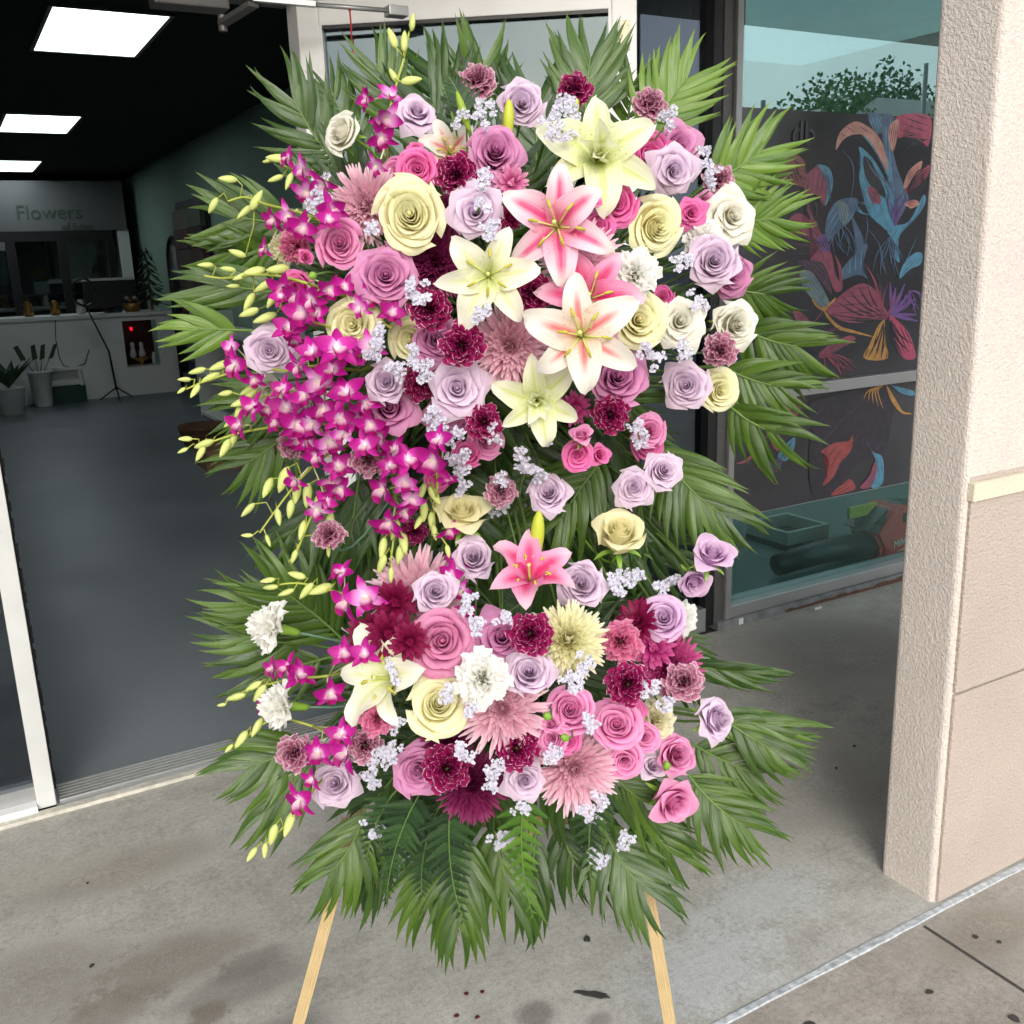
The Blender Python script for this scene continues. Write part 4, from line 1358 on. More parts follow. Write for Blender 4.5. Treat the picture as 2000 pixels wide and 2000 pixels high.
far_tree(1585, 160, 38, 2.2, 2.6, 'round tree across the car park, left in the window reflection', 1)
far_tree(1650, 150, 42, 2.6, 3.0, 'tallest tree across the car park in the window reflection', 2)
far_tree(1720, 170, 40, 1.8, 2.6, 'low tree across the car park at right in the reflection', 3)
c0, c1 = mirrored(1560, 215, 34), mirrored(1790, 175, 34)
ob = root('far_building', RZ @ Matrix.Translation((0, 0, 0)), 'pale roofed building across the car park in the window reflection', 'building')
MB().box(c0.x, c1.x + 14, c1.y - 6, c0.y, -.02, c0.z - .8).build('wall', M_wallfar, ob)
MB().add([(c0.x - .5, c0.y + .4, c0.z - .8), (c1.x + 14, c0.y + .4, c0.z - .8), (c1.x + 14, c1.y - 3, c1.z + .3), (c1.x, c1.y - 3, c1.z + .3),
          (c0.x - .5, c0.y + .3, c0.z - 1.1), (c1.x + 14, c0.y + .3, c0.z - 1.1), (c1.x + 14, c1.y - 3.3, c1.z), (c1.x, c1.y - 3.3, c1.z)],
         [(0, 1, 2, 3), (7, 6, 5, 4), (0, 4, 5, 1), (1, 5, 6, 2), (2, 6, 7, 3), (3, 7, 4, 0)]).build('roof', M_roof, ob)
for x, y, dist, lb in ((1440, 188, 22, 'car park lamp post at left in the window reflection'), (1748, 118, 26, 'car park lamp post at right in the window reflection')):
    c = mirrored(x, y, dist)
    lp = root('lamp_post', RZ @ Matrix.Translation((c.x, c.y, -.02)), lb, 'lamp post', 'car park lamp posts')
    MB().tube([(0, 0, 0), (0, 0, c.z)], [.09, .06], 8).build('pole', M_pole, lp, None, True)
    MB().box(-.35, .35, -.25, .25, c.z, c.z + .14, .02).build('lamp_head', M_pole, lp, Matrix.Rotation(.4, 4, 'Y'))

# ================================================================== flower parts
def grid_mesh(name, fn, ns_, nt_):
    vs, uvs, fs = [], [], []
    for j in range(nt_ + 1):
        for i in range(ns_ + 1):
            s, t = -1 + 2 * i / ns_, j / nt_
            vs.append(fn(s, t))
            uvs.append((i / ns_, t))
    w = ns_ + 1
    for j in range(nt_):
        for i in range(ns_):
            a = j * w + i
            fs.append((a, a + 1, a + w + 1, a + w))
    return new_mesh(name, vs, fs, uvs)


def bez(p0, p1, p2, p3, t):
    a = (1 - t)
    return tuple(a ** 3 * x + 3 * a * a * t * y + 3 * a * t * t * z + t ** 3 * w for x, y, z, w in zip(p0, p1, p2, p3))


def blade(name, nt_, ns_, wf, af, cup=0.0, wave=0.0, wk=9, ph=0.0, fold=0.0, twist=0.0, side=0.0):
    """strap running along +X from the origin, width along Y, bending by af(t) (radians above X)"""
    xs, x, z = [], 0.0, 0.0
    for j in range(nt_ + 1):
        t = j / nt_
        xs.append((x, z, af(t)))
        a = af(t + .5 / nt_)
        x += math.cos(a) / nt_
        z += math.sin(a) / nt_

    def fn(s, t):
        x, z, a = xs[round(t * nt_)]
        w = wf(t)
        h = cup * s * s * w + fold * abs(s) * w + wave * math.sin(t * wk + ph + (1.7 if s > 0 else 0)) * abs(s) ** 1.5 * min(1, 3 * t)
        tw = twist * t
        y, h = s * w * math.cos(tw) - h * math.sin(tw), s * w * math.sin(tw) + h * math.cos(tw)
        return (x - h * math.sin(a), y + side * t * t, z + h * math.cos(a))
    return grid_mesh(name, fn, ns_, nt_)


# --- roses: three forms, petals spiralling out from a tight heart
def rose_form(n, kind, seed=3, op=1.0):
    rng = random.Random(kind * 17 + seed)
    out = []
    for i in range(n):
        f = i / (n - 1)
        if kind == 0:      # high-centred tea rose, pointed reflexed outer petals
            R, H, half, lip, flare = .035 + .70 * f ** 1.12, .80 - .76 * f ** 1.2, 2.4 - 1.65 * f ** .6, .03 + .26 * f ** 1.1, .01 + .20 * f ** 1.5
            point, start = .25 + .9 * f, .66 - .12 * f
        elif kind == 1:    # wide open garden rose
            R, H, half, lip, flare = .035 + .76 * f ** 1.0, .56 - .56 * f ** 1.15, 2.1 - 1.4 * f ** .5, .03 + .22 * f, .01 + .12 * f ** 1.5
            point, start = .1, .66 - .1 * f
        else:              # cup shaped, half open
            R, H, half, lip, flare = .04 + .62 * f ** 1.1, .88 - .36 * f ** 1.3, 2.1 - 1.1 * f ** .7, .04 + .24 * f ** 1.6, .02 + .16 * f ** 1.5
            point, start = .3 + .4 * f, .7
        lip *= op * rng.uniform(.75, 1.25)
        R *= .85 + .15 * op
        flare *= rng.uniform(.6, 1.5)
        ph = rng.uniform(0, 6)
        jr = rng.uniform(.91, 1.08)
        jz = rng.uniform(-.04, .04) * (.3 + f)
        az = i * 2.39996 + rng.uniform(-.22, .22)
        amp = .010 + .035 * f
        asym = rng.uniform(-.06, .06)

        def fn(s, t, R=R * jr, H=H + jz, half=half, lip=lip, flare=flare, point=point, start=start, ph=ph, az=az, amp=amp, f=f, asym=asym):
            te = t * (1 - .20 * abs(s) ** 2.4) + point * .14 * max(0, 1 - abs(s + asym) * 1.7) ** 1.5 * t ** 4
            r, z = bez((.02, -.5), (R * 1.12, -.46), (R * .98, H * .5 - .04), (R * .97, H), te)
            k = max(0, (te - start) / (1 - start))
            r += lip * k ** 1.7
            z -= lip * .7 * k ** 2.6
            e = max(0, abs(s) - .42) / .58
            r += flare * e * e * t ** 3 + .10 * R * s * (1 - .5 * f)
            z -= flare * .8 * e ** 2 * t ** 3
            r += amp * math.sin(s * 3.6 + ph) * t ** 2
            z += amp * .9 * math.sin(s * 4.7 + ph * 1.3) * t ** 3
            a = az + s * half * (.30 + .70 * t ** .55)
            return (r * math.cos(a), r * math.sin(a), z)
        out.append(grid_mesh('rose_petal', fn, 12 if f < .5 else 10, 9))
    return out


ROSE = {0: [rose_form(26, 0), rose_form(22, 0, 8, 1.25), rose_form(28, 0, 21, .8)], 1: [rose_form(32, 1), rose_form(27, 1, 9, 1.25)], 2: [rose_form(20, 2), rose_form(17, 2, 5, 1.3)]}
ROSE_CORE = MB().lathe([(.06, -.45), (.075, .1), (.06, .5), (.035, .70), (.01, .74)], (0, 0, 0), 8).mesh('heart', True)
mb = MB()
mb.lathe([(.05, -1.0), (.11, -.9), (.20, -.72), (.22, -.6), (.12, -.5)], (0, 0, 0), 10)
CALYX = mb.mesh('calyx', True)
SEPAL = blade('sepal', 6, 2, lambda t: .13 * math.sin(PI * (.15 + .85 * t)) ** .8 * (1 - t * .3), lambda t: 1.1 - 1.6 * t, .2)


# --- carnations: fringed ruffled petals
def carnation_form(n, seed):
    rng = random.Random(seed)
    out = []
    for i in range(n):
        f = i / (n - 1)
        R = .07 + .93 * f ** .75
        H = .70 - .70 * f ** 1.3
        half = 1.3 - .7 * f
        az = i * 2.39996
        ph = rng.uniform(0, 6)
        kk = rng.uniform(5.5, 8.0)

        def fn(s, t, R=R, H=H, half=half, az=az, ph=ph, kk=kk, f=f):
            tooth = .05 * abs(((s * 9 + ph) % 2) - 1)
            te = t * (1 - tooth * t ** 3 - .10 * s * s)
            r, z = bez((.03, -.55), (.12, -.2), (R * .55, H * .9 + .05), (R, H - .10 * f), te)
            ruf = t ** 1.6
            z += (.17 - .05 * f) * ruf * math.sin(s * kk + ph)
            r += .10 * ruf * math.cos(s * kk * .9 + ph * 2)
            a = az + s * half * (.2 + .8 * t) + .10 * ruf * math.sin(s * kk * 1.3 + ph)
            return (r * math.cos(a), r * math.sin(a), z)
        out.append(grid_mesh('carnation_petal', fn, 18, 5))
    return out


CARN = [carnation_form(28, 5), carnation_form(30, 11)]
mb = MB()
mb.lathe([(.05, -1.08), (.10, -1.04), (.145, -.9), (.165, -.6), (.19, -.42), (.15, -.36), (.05, -.34)], (0, 0, 0), 10)
CARN_CALYX = mb.mesh('calyx', True)

# --- chrysanthemum rays
RAY = [blade('ray', 6, 2, lambda t: .042 * min(1, .55 + t) * (1 if t < .8 else math.sqrt(max(0, 1 - ((t - .8) / .21) ** 2))), lambda t, b=b: b + .95 * t - .25, .9) for b in (-.1, .15)]
RAY_FLAT = [blade('ray', 6, 2, lambda t: .046 * min(1, .5 + t) * (1 if t < .75 else math.sqrt(max(0, 1 - ((t - .75) / .26) ** 2))), lambda t, b=b: b + .25 * math.sin(3 * t), .6) for b in (0.05, -.08)]
RAY_IN = [blade('ray', 5, 2, lambda t: .060 * min(1, .6 + t) * (1 if t < .7 else math.sqrt(max(0, 1 - ((t - .7) / .31) ** 2))), lambda t: .55 + 1.2 * t, .8)]

RAY_POM = [blade('ray', 5, 2, lambda t: .060 * min(1, .6 + t) * (1 if t < .75 else math.sqrt(max(0, 1 - ((t - .75) / .26) ** 2))), lambda t: -.12 + .5 * t, .9)]

# --- lilies
LILY_O = [blade('tepal', 12, 6, lambda t: .205 * math.sin(PI * min(1, t ** .80 * .96 + .04)) ** .72, lambda t, a=a: 1.05 - 1.85 * t ** a, .30, .035, 10, p) for a, p in ((.9, 0), (1.1, 2))]
LILY_I = [blade('tepal', 12, 6, lambda t: .26 * math.sin(PI * min(1, t ** .78 * .96 + .04)) ** .70, lambda t, a=a: 1.05 - 1.7 * t ** a, .25, .05, 13, p) for a, p in ((.9, 1), (1.15, 3))]
LILY_UP = [blade('tepal', 10, 6, lambda t: .20 * math.sin(PI * min(1, t ** .8 * .96 + .04)) ** .75, lambda t, a=a: 1.25 - a * t, .5, .02, 8, 1) for a in (.35, .7)]
STAMEN = MB().tube([(0, 0, 0), (.1, 0, .16), (.2, 0, .30), (.27, 0, .40)], [.014, .013, .012, .010], 6).mesh('stamen', True)
ANTHER = MB().tube([(.22, 0, .44), (.25, 0, .43), (.30, 0, .41), (.36, 0, .37), (.38, 0, .355)], [.006, .022, .025, .018, .005], 6).mesh('anther', True)
STYLE = MB().tube([(0, 0, 0), (0, .01, .25), (.02, .02, .48), (.02, .02, .52)], [.022, .020, .022, .034], 8).mesh('style', True)
LILY_BUD = MB().lathe([(.03, -.05), (.07, .02), (.115, .18), (.14, .42), (.135, .64), (.10, .84), (.05, .96), (.01, 1.0)], (0, 0, 0), 12).mesh('bud', True)

# --- orchid florets
ORC_SEPAL = blade('sepal', 7, 4, lambda t: .215 * math.sin(PI * min(1, .10 + .90 * t ** .9)) ** .9, lambda t: .35 - .45 * t, .35, .01)
ORC_PETAL = blade('petal', 7, 6, lambda t: .36 * math.sin(PI * min(1, .08 + .92 * t ** .85)) ** .85, lambda t: .30 - .40 * t, .22, .03, 6)
ORC_LIP = blade('lip', 8, 6, lambda t: (.16 + .28 * max(0, math.sin(PI * t)) ** 1.2) * (1 if t < .85 else math.sqrt(max(0.02, 1 - ((t - .85) / .16) ** 2))), lambda t: 1.1 - 1.5 * t, .9, .03, 9)
ORC_BUD = MB().lathe([(.02, 0), (.15, .10), (.23, .30), (.22, .55), (.14, .82), (.03, 1.0)], (0, 0, 0), 9).mesh('bud', True)
ORC_SPUR = MB().tube([(0, 0, 0), (-.1, 0, .18), (-.26, 0, .25)], [.10, .12, .03], 7).mesh('spur', True)


# --- statice: little papery cups in tight rows
def statice_mesh(seed):
    rng = random.Random(seed)
    m_ = MB()
    for k in range(7):
        c = Vector((rng.uniform(-.6, .6), rng.uniform(-.45, .45), rng.uniform(-.1, .3)))
        d = (Vector((c.x * .6, c.y * .6, 1)) + Vector((rng.uniform(-.3, .3), rng.uniform(-.3, .3), 0))).normalized()
        x = d.orthogonal().normalized()
        y = d.cross(x)
        R = rng.uniform(.30, .42)
        vs = [c - d * .35]
        uvs = [(.5, 0)]
        nn = 10
        for i in range(nn):
            a = 2 * PI * i / nn
            vs.append(c + (x * math.cos(a) + y * math.sin(a)) * R * .55 - d * .05)
            uvs.append((i / nn, .5))
        for i in range(nn):
            a = 2 * PI * i / nn
            rr = R * (1.0 if i % 2 else .72)
            vs.append(c + (x * math.cos(a) + y * math.sin(a)) * rr + d * (.10 if i % 2 else .02))
            uvs.append((i / nn, 1))
        fs = [(0, 1 + i, 1 + (i + 1) % nn) for i in range(nn)] + [(1 + i, 1 + nn + i, 1 + nn + (i + 1) % nn, 1 + (i + 1) % nn) for i in range(nn)]
        m_.add(vs, fs, uvs)
    return m_.mesh('blossom', True)


STAT = [statice_mesh(s) for s in (1, 2, 3)]

# --- leaves
wl = lambda t: .058 * (math.sin(PI * min(1, (.06 + .94 * t) ** .72)) ** 1.05)
LEAFLET = [blade('leaflet', 10, 4, wl, lambda t, b=b, c=c: b - c * t ** 1.5, 0, .006, 12, p, -.35, tw, sd) for b, c, p, tw, sd in ((.06, .25, 0, .2, .16), (.1, .7, 2, -.3, .22), (.0, .1, 4, .1, .10), (.12, 1.1, 1, .4, .26))]


def fern_pinna(seed):
    rng = random.Random(seed)
    vs, fs, uvs = [], [], []
    n = 9
    for side in (-1, 1):
        for k in range(n):
            t0, t1 = k / n, (k + .92) / n
            w = .20 * (1 - k / n) ** .8 + .02
            b = len(vs)
            tip = t0 + .20
            vs += [(t0, 0, 0), (t1, 0, 0), (t1 + .06, side * w * .8, -.02), (tip + .03, side * w, -.04), (t0 + .02, side * w * .7, -.01)]
            uvs += [(.5, t0), (.5, t1), (.8, t1), (1, t0), (.8, t0)]
            fs.append((b, b + 1, b + 2, b + 3, b + 4) if side > 0 else (b + 4, b + 3, b + 2, b + 1, b))
    return new_mesh('pinna', vs, fs, uvs, False)


PINNA = [fern_pinna(1)]

# ------------------------------------------------------------------ flower materials
C = srgb
PM = {
    'lav': petal_mat('lavender_petal', [(0, C(206, 178, 200)), (.45, C(220, 190, 222)), (.8, C(232, 208, 232)), (1, C(240, 222, 236))]),
    'lavpink': petal_mat('lilac_pink_petal', [(0, C(200, 160, 190)), (.5, C(214, 168, 214)), (.85, C(224, 186, 222)), (1, C(232, 204, 226))]),
    'mauve': petal_mat('mauve_pink_petal', [(0, C(188, 88, 150)), (.45, C(208, 118, 180)), (.85, C(224, 156, 204)), (1, C(228, 160, 196))]),
    'soft': petal_mat('soft_pink_petal', [(0, C(205, 96, 140)), (.5, C(224, 134, 178)), (.85, C(232, 160, 200)), (1, C(230, 152, 186))]),
    'hot': petal_mat('hot_pink_petal', [(0, C(208, 54, 128)), (.45, C(228, 72, 156)), (.8, C(238, 116, 184)), (1, C(242, 138, 194))]),
    'pink': petal_mat('candy_pink_petal', [(0, C(218, 84, 148)), (.45, C(234, 112, 178)), (.85, C(242, 158, 206)), (1, C(245, 178, 214))]),
    'cream': petal_mat('cream_petal', [(0, C(246, 230, 146)), (.4, C(250, 241, 180)), (.8, C(252, 248, 212)), (1, C(248, 246, 202))]),
    'peach': petal_mat('pale_cream_petal', [(0, C(248, 238, 176)), (.4, C(250, 242, 190)), (.8, C(251, 246, 206)), (1, C(249, 242, 196))], trans=.45, vein=.05),
    'white': petal_mat('ivory_petal', [(0, C(236, 228, 190)), (.5, C(246, 242, 222)), (1, C(250, 248, 238))]),
    'c_mar': petal_mat('maroon_carnation_petal', [(0, C(82, 8, 44)), (.5, C(118, 6, 64)), (.9, C(150, 12, 88)), (1, C(176, 40, 106))], None, (C(240, 206, 222), .985), vein=.15),
    'c_bic': petal_mat('maroon_white_carnation_petal', [(0, C(90, 20, 50)), (.55, C(140, 30, 76)), (.85, C(184, 110, 140)), (1, C(214, 160, 180))], None, (C(238, 214, 224), .95), vein=.15),
    'c_white': petal_mat('white_carnation_petal', [(0, C(244, 244, 216)), (.6, C(250, 249, 238)), (1, C(253, 253, 250))], vein=.03, var=.04, trans=.45),
    'c_cream': petal_mat('cream_carnation_petal', [(0, C(226, 222, 160)), (.6, C(238, 232, 190)), (1, C(246, 242, 214))]),
    'c_pink': petal_mat('pink_carnation_petal', [(0, C(160, 50, 90)), (.6, C(206, 90, 136)), (.92, C(222, 120, 160)), (1, C(226, 160, 186))], vein=.15),
    'm_pink': petal_mat('pale_pink_ray', [(0, C(214, 130, 160)), (.35, C(234, 172, 194)), (.8, C(242, 200, 214)), (1, C(246, 216, 226))]),
    'm_cream': petal_mat('cream_ray', [(0, C(236, 224, 140)), (.5, C(246, 240, 184)), (1, C(251, 249, 220))]),
    'm_purple': petal_mat('purple_ray', [(0, C(86, 14, 54)), (.5, C(124, 22, 78)), (1, C(156, 56, 110))]),
    'm_mag': petal_mat('magenta_ray', [(0, C(130, 20, 80)), (.5, C(182, 44, 118)), (1, C(212, 100, 160))]),
    'm_dark': petal_mat('dark_red_ray', [(0, C(80, 6, 36)), (.5, C(122, 8, 58)), (1, C(146, 24, 80))]),
    'm_two': petal_mat('two_tone_ray', [(0, C(150, 30, 90)), (.45, C(206, 84, 146)), (1, C(232, 170, 200))]),
    'l_pink': petal_mat('stargazer_tepal', [(0, C(226, 224, 150)), (.18, C(236, 140, 170)), (.5, C(242, 200, 216)), (.8, C(246, 232, 234)), (1, C(246, 240, 232))], (C(224, 64, 128), .09, .17, .25, .66), trans=.38, vein=.16, vscale=24, spots=C(150, 40, 60)),
    'l_rose': petal_mat('pink_lily_tepal', [(0, C(232, 180, 160)), (.3, C(236, 134, 180)), (.75, C(243, 176, 206)), (1, C(246, 212, 222))], (C(222, 50, 116), .10, .26, .22, .60), trans=.38, vein=.16, vscale=24, spots=C(150, 40, 60)),
    'l_white': petal_mat('white_lily_tepal', [(0, C(214, 222, 120)), (.2, C(240, 216, 196)), (.6, C(238, 233, 222)), (1, C(240, 238, 228))], (C(234, 116, 120), .04, .14, .22, .50), trans=.38, vein=.16, vscale=24, spots=C(170, 120, 60)),
    'l_cream': petal_mat('cream_lily_tepal', [(0, C(210, 218, 130)), (.3, C(240, 241, 204)), (.7, C(247, 246, 226)), (1, C(248, 247, 232))], (C(232, 236, 176), .04, .12, .3, .6), trans=.38, vein=.16, vscale=24, spots=C(170, 120, 60)),
    'l_green': petal_mat('greenish_lily_tepal', [(0, C(204, 216, 116)), (.3, C(234, 239, 186)), (.7, C(243, 245, 214)), (1, C(245, 246, 222))], (C(222, 232, 150), .05, .12, .3, .7), trans=.38, vein=.16, vscale=24, spots=C(170, 120, 60)),
    'orc': petal_mat('orchid_petal', [(0, C(250, 240, 246)), (.14, C(240, 200, 232)), (.34, C(196, 40, 156)), (.55, C(178, 12, 134)), (1, C(152, 6, 112))], vein=.2, trans=.22, var=.25),
    'orc2': petal_mat('pale_orchid_petal', [(0, C(248, 240, 240)), (.35, C(232, 160, 220)), (.7, C(196, 40, 160)), (1, C(180, 16, 138))], vein=.2, trans=.22, var=.25),
    'lip': petal_mat('orchid_lip', [(0, C(240, 236, 200)), (.35, C(236, 190, 216)), (.6, C(170, 14, 116)), (1, C(196, 24, 140))]),
    'spur': petal_mat('orchid_back', [(0, C(222, 224, 150)), (1, C(236, 230, 196))]),
    'stat': petal_mat('statice_cup', [(0, C(196, 200, 196)), (.5, C(230, 228, 243)), (1, C(243, 242, 251))], var=.08, vein=.06),
}
M_stem = petal_mat('green_stem', [(0, C(92, 120, 60)), (1, C(110, 134, 70))], trans=.05, rough=.5)
M_stem_y = petal_mat('lime_stem', [(0, C(150, 160, 70)), (1, C(178, 186, 84))], trans=.05, rough=.5)
M_stem_b = petal_mat('grey_green_stem', [(0, C(96, 130, 110)), (1, C(120, 150, 130))], trans=.05, rough=.5)
M_calyx = petal_mat('calyx_green', [(0, C(110, 150, 50)), (1, C(140, 176, 70))], trans=.1, rough=.5)
M_obud = petal_mat('orchid_bud', [(0, C(196, 210, 112)), (.6, C(214, 224, 140)), (1, C(226, 230, 164))], trans=.2, rough=.45)
M_lbud = petal_mat('lily_bud', [(0, C(150, 170, 50)), (.6, C(196, 202, 70)), (1, C(206, 200, 80))], trans=.15, rough=.4)
M_lbud_g = petal_mat('green_lily_bud', [(0, C(140, 166, 50)), (1, C(164, 192, 66))], trans=.15, rough=.4)
M_anther = plain('anther', C(176, 170, 60), .8, 0, .3, 300)
M_style = plain('lily_style', C(206, 216, 120), .45)
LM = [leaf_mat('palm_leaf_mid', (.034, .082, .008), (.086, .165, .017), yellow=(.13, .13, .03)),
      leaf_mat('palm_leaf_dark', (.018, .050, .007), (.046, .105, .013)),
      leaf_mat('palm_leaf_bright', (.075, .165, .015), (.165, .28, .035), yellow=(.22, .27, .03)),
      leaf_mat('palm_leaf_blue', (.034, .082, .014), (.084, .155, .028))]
M_fern = leaf_mat('fern_leaf', (.010, .035, .010), (.030, .085, .018), .45)
M_fern_b = leaf_mat('bright_fern_leaf', (.05, .14, .01), (.11, .24, .02), .45)

# ------------------------------------------------------------------ where things sit in the spray
CLUS = ((905, 540, 470, 430, .30), (960, 1300, 400, 300, .26))


def back_y(z):
    return 1.64 + .10 * z


def bulge(x, y):
    b = 0
    for cx, cy, rx, ry, h in CLUS:
        q_ = ((x - cx) / rx) ** 2 + ((y - cy) / ry) ** 2
        b = max(b, h * (1 - q_ ** 1.3) if q_ < 1 else 0)
    return b + .06


def pos(x, y, front=0.0):
    P = at(x, y, 1.7)
    Y = back_y(P.z) - bulge(x, y) - front
    return at(x, y, Y)


def outward(x, y):
    best = None
    for cx, cy, rx, ry, h in CLUS:
        ax, ay = (x - cx) / rx, (y - cy) / ry
        q_ = ax * ax + ay * ay
        if best is None or q_ < best[0]:
            best = (q_, ax, -ay)
    return best[1], best[2]


def facing(P, fx, fy):
    """direction a bloom faces: towards the photographer, leaning fx to the right and fy upwards"""
    d = (EYE - P).normalized()
    return (d + RIGHT * fx + UP * fy).normalized()


def frame(P, n, s, spin):
    q_ = n.to_track_quat('Z', 'Y').to_matrix().to_4x4()
    return Matrix.Translation(P) @ q_ @ Matrix.Rotation(spin, 4, 'Z') @ Matrix.Scale(s, 4)


def foam_point(P):
    """where a stem enters the foam"""
    up_c, lo_c = Vector((-.07, 1.80, 1.28)), Vector((-.02, 1.76, .66))
    c = up_c if P.z > .93 else lo_c
    q_ = c + (P - c) * .34
    q_.y = 1.79
    return q_


ANCH = []                                       # (x, y, short name) for the statice labels
rnd = random.Random(99)


def stem_to(o, P, n, s, mat, r, depth, bend=.5, end=None, free=False):
    """stem from behind the bloom: straight back into the greenery, then down to the foam"""
    a = P - n * (depth * s)
    b = end if end is not None else foam_point(P)
    if free:
        c = a - n * (b - a).length * bend
        c1, c2 = a.lerp(c, .66), b.lerp(c, .4)
    else:
        c1 = a - n * .05
        c2 = Vector((a.x + .12 * (b.x - a.x), 1.84, a.z + .12 * (b.z - a.z)))
    Mi = o.matrix_basis.inverted()
    pts = [Mi @ Vector(bez(a, c1, c2, b, t / 8)) for t in range(9)]
    k = 1 / o.matrix_basis.to_scale().x
    MB().tube(pts, [r * k * (1 - .1 * i / 8) for i in range(9)], 6).build('stem', mat, o, None, True)


def lean(x, y, fx, fy):
    ox, oy = outward(x, y)
    if fx is None:
        fx = ox * .42 + rnd.uniform(-.12, .12)
    if fy is None:
        fy = oy * .38 + .06 + rnd.uniform(-.10, .10)
    return fx, fy


def rose(col, x, y, d, label, front=0.0, form=0, fx=None, fy=None, stem=M_stem, sep=False, group=None):
    d *= 1.15 if y > 1020 else 1.09
    fx, fy = lean(x, y, fx, fy)
    P = pos(x, y, front)
    n = facing(P, fx, fy)
    s = metres(d, P) / 2 / .94
    o = root('rose', frame(P - n * s * .15, n, s, rnd.uniform(0, 6.28)) @ Matrix.Diagonal((rnd.uniform(.93, 1.07), rnd.uniform(.93, 1.07), rnd.uniform(.85, 1.1), 1)), label, 'rose', group or {'lav': 'lavender roses', 'lavpink': 'lavender roses', 'mauve': 'mauve pink roses', 'soft': 'mauve pink roses', 'hot': 'pink spray roses', 'pink': 'pink spray roses', 'cream': 'cream roses', 'peach': 'cream roses', 'white': 'ivory roses'}[col])
    for me in rnd.choice(ROSE[form]):
        put('petal', me, PM[col], o)
    put('heart', ROSE_CORE, PM[col], o, Matrix.Diagonal((1, 1, .72 if form == 1 else 1.02, 1)))
    put('calyx', CALYX, M_calyx, o)
    for i in range(5):
        put('sepal', SEPAL, M_calyx, o, Matrix.Rotation(i * 1.2566, 4, 'Z') @ Matrix.Translation((.16, 0, -.70)) @ Matrix.Rotation(.55 if not sep else 1.0, 4, 'Y') @ Matrix.Scale(.75, 4))
    stem_to(o, P - n * s * .15, n, s, stem, .0026, .95, free=stem is not M_stem or abs(fx) > .7)
    ANCH.append((x, y, d, label))
    return o


def carnation(col, x, y, d, label, front=0.0, fx=None, fy=None, group=None):
    d *= (1.17 if y > 1020 else 1.10) * (1.06 if fx is not None and fx < -1 else 1)
    fx, fy = lean(x, y, fx, fy)
    P = pos(x, y, front)
    n = facing(P, fx, fy)
    s = metres(d, P) / 2 / .94
    o = root('carnation', frame(P - n * s * .1, n, s, rnd.uniform(0, 6.28)), label, 'carnation', group or {'c_mar': 'maroon carnations edged white', 'c_bic': 'maroon carnations edged white', 'c_white': 'white carnations', 'c_cream': 'white carnations', 'c_pink': 'pink carnations'}[col])
    for me in CARN[rnd.randrange(2)]:
        put('petal', me, PM[col], o)
    put('calyx', CARN_CALYX, M_calyx, o)
    stem_to(o, P - n * s * .1, n, s, M_stem_b, .0021, 1.02, free=abs(fx) > 1 or fy > .55)
    ANCH.append((x, y, d, label))
    return o


def mum(col, x, y, d, label, front=0.0, fx=None, fy=None, kind='spider', group=None):
    d *= 1.15 if y > 1020 else 1.08
    fx, fy = lean(x, y, fx, fy)
    P = pos(x, y, front)
    n = facing(P, fx, fy)
    s = metres(d, P) / 2 * 1.05
    o = root('chrysanthemum', frame(P - n * s * .2, n, s, rnd.uniform(0, 6.28)), label, 'chrysanthemum', group or 'chrysanthemums')
    if kind == 'spider':
        rings = [(22, 1.0, -.25, RAY_FLAT), (36, .99, -.08, RAY_FLAT), (36, .94, .08, RAY_FLAT), (36, .87, .22, RAY), (34, .78, .36, RAY), (32, .68, .52, RAY), (28, .58, .68, RAY), (26, .50, .84, RAY_POM), (22, .44, 1.0, RAY_POM), (16, .38, 1.18, RAY_POM), (9, .35, 1.38, RAY_POM)]
    elif kind == 'ball':
        rings = [(30, .98, -.2, RAY_FLAT), (32, .96, -.02, RAY_FLAT), (32, .93, .14, RAY_POM), (32, .88, .30, RAY_POM), (30, .84, .45, RAY_POM), (30, .80, .60, RAY_POM), (28, .76, .75, RAY_POM), (26, .73, .90, RAY_POM), (22, .70, 1.05, RAY_POM), (18, .68, 1.2, RAY_POM), (12, .67, 1.35, RAY_POM), (6, .66, 1.48, RAY_POM)]
    else:
        rings = [(15, 1.0, .02, RAY_FLAT), (14, .92, .25, RAY_FLAT), (12, .75, .5, RAY_FLAT), (9, .52, .75, RAY_IN), (6, .32, 1.1, RAY_IN)]
    wide = 1.0 if kind != 'daisy' else 2.6
    for k, (cnt, ln, el, meshes) in enumerate(rings):
        for i in range(cnt):
            a = (i + .5 * (k % 2)) / cnt * 2 * PI + rnd.uniform(-.09, .09)
            L = ln * rnd.uniform(.86, 1.06)
            e = el + rnd.uniform(-.12, .10)
            zb = .02 * k - (.12 if kind == 'spider' else .0)
            if kind == 'ball':
                zb = -.15 + .03 * k
            put('ray', rnd.choice(meshes), PM[col], o, Matrix.Rotation(a, 4, 'Z') @ Matrix.Translation((.04, 0, zb)) @ Matrix.Rotation(-e, 4, 'Y') @ Matrix.Rotation(rnd.uniform(-.5, .5), 4, 'X') @ Matrix.Diagonal((L, wide * (.9 + .2 * rnd.random()) * (1 if ln > .5 else .8), L, 1)))
    mb = MB().lathe([(.05, -.5), (.2, -.35), (.30, -.12), (.22, .06), (.08, .14), (.02, .16)], (0, 0, -.05), 12)
    mb.build('heart', PM[col] if kind != 'daisy' else PM['m_cream'] if col == 'x' else PM[col], o, None, True)
    stem_to(o, P - n * s * .2, n, s, M_stem, .0026, .5)
    ANCH.append((x, y, d, label))
    return o


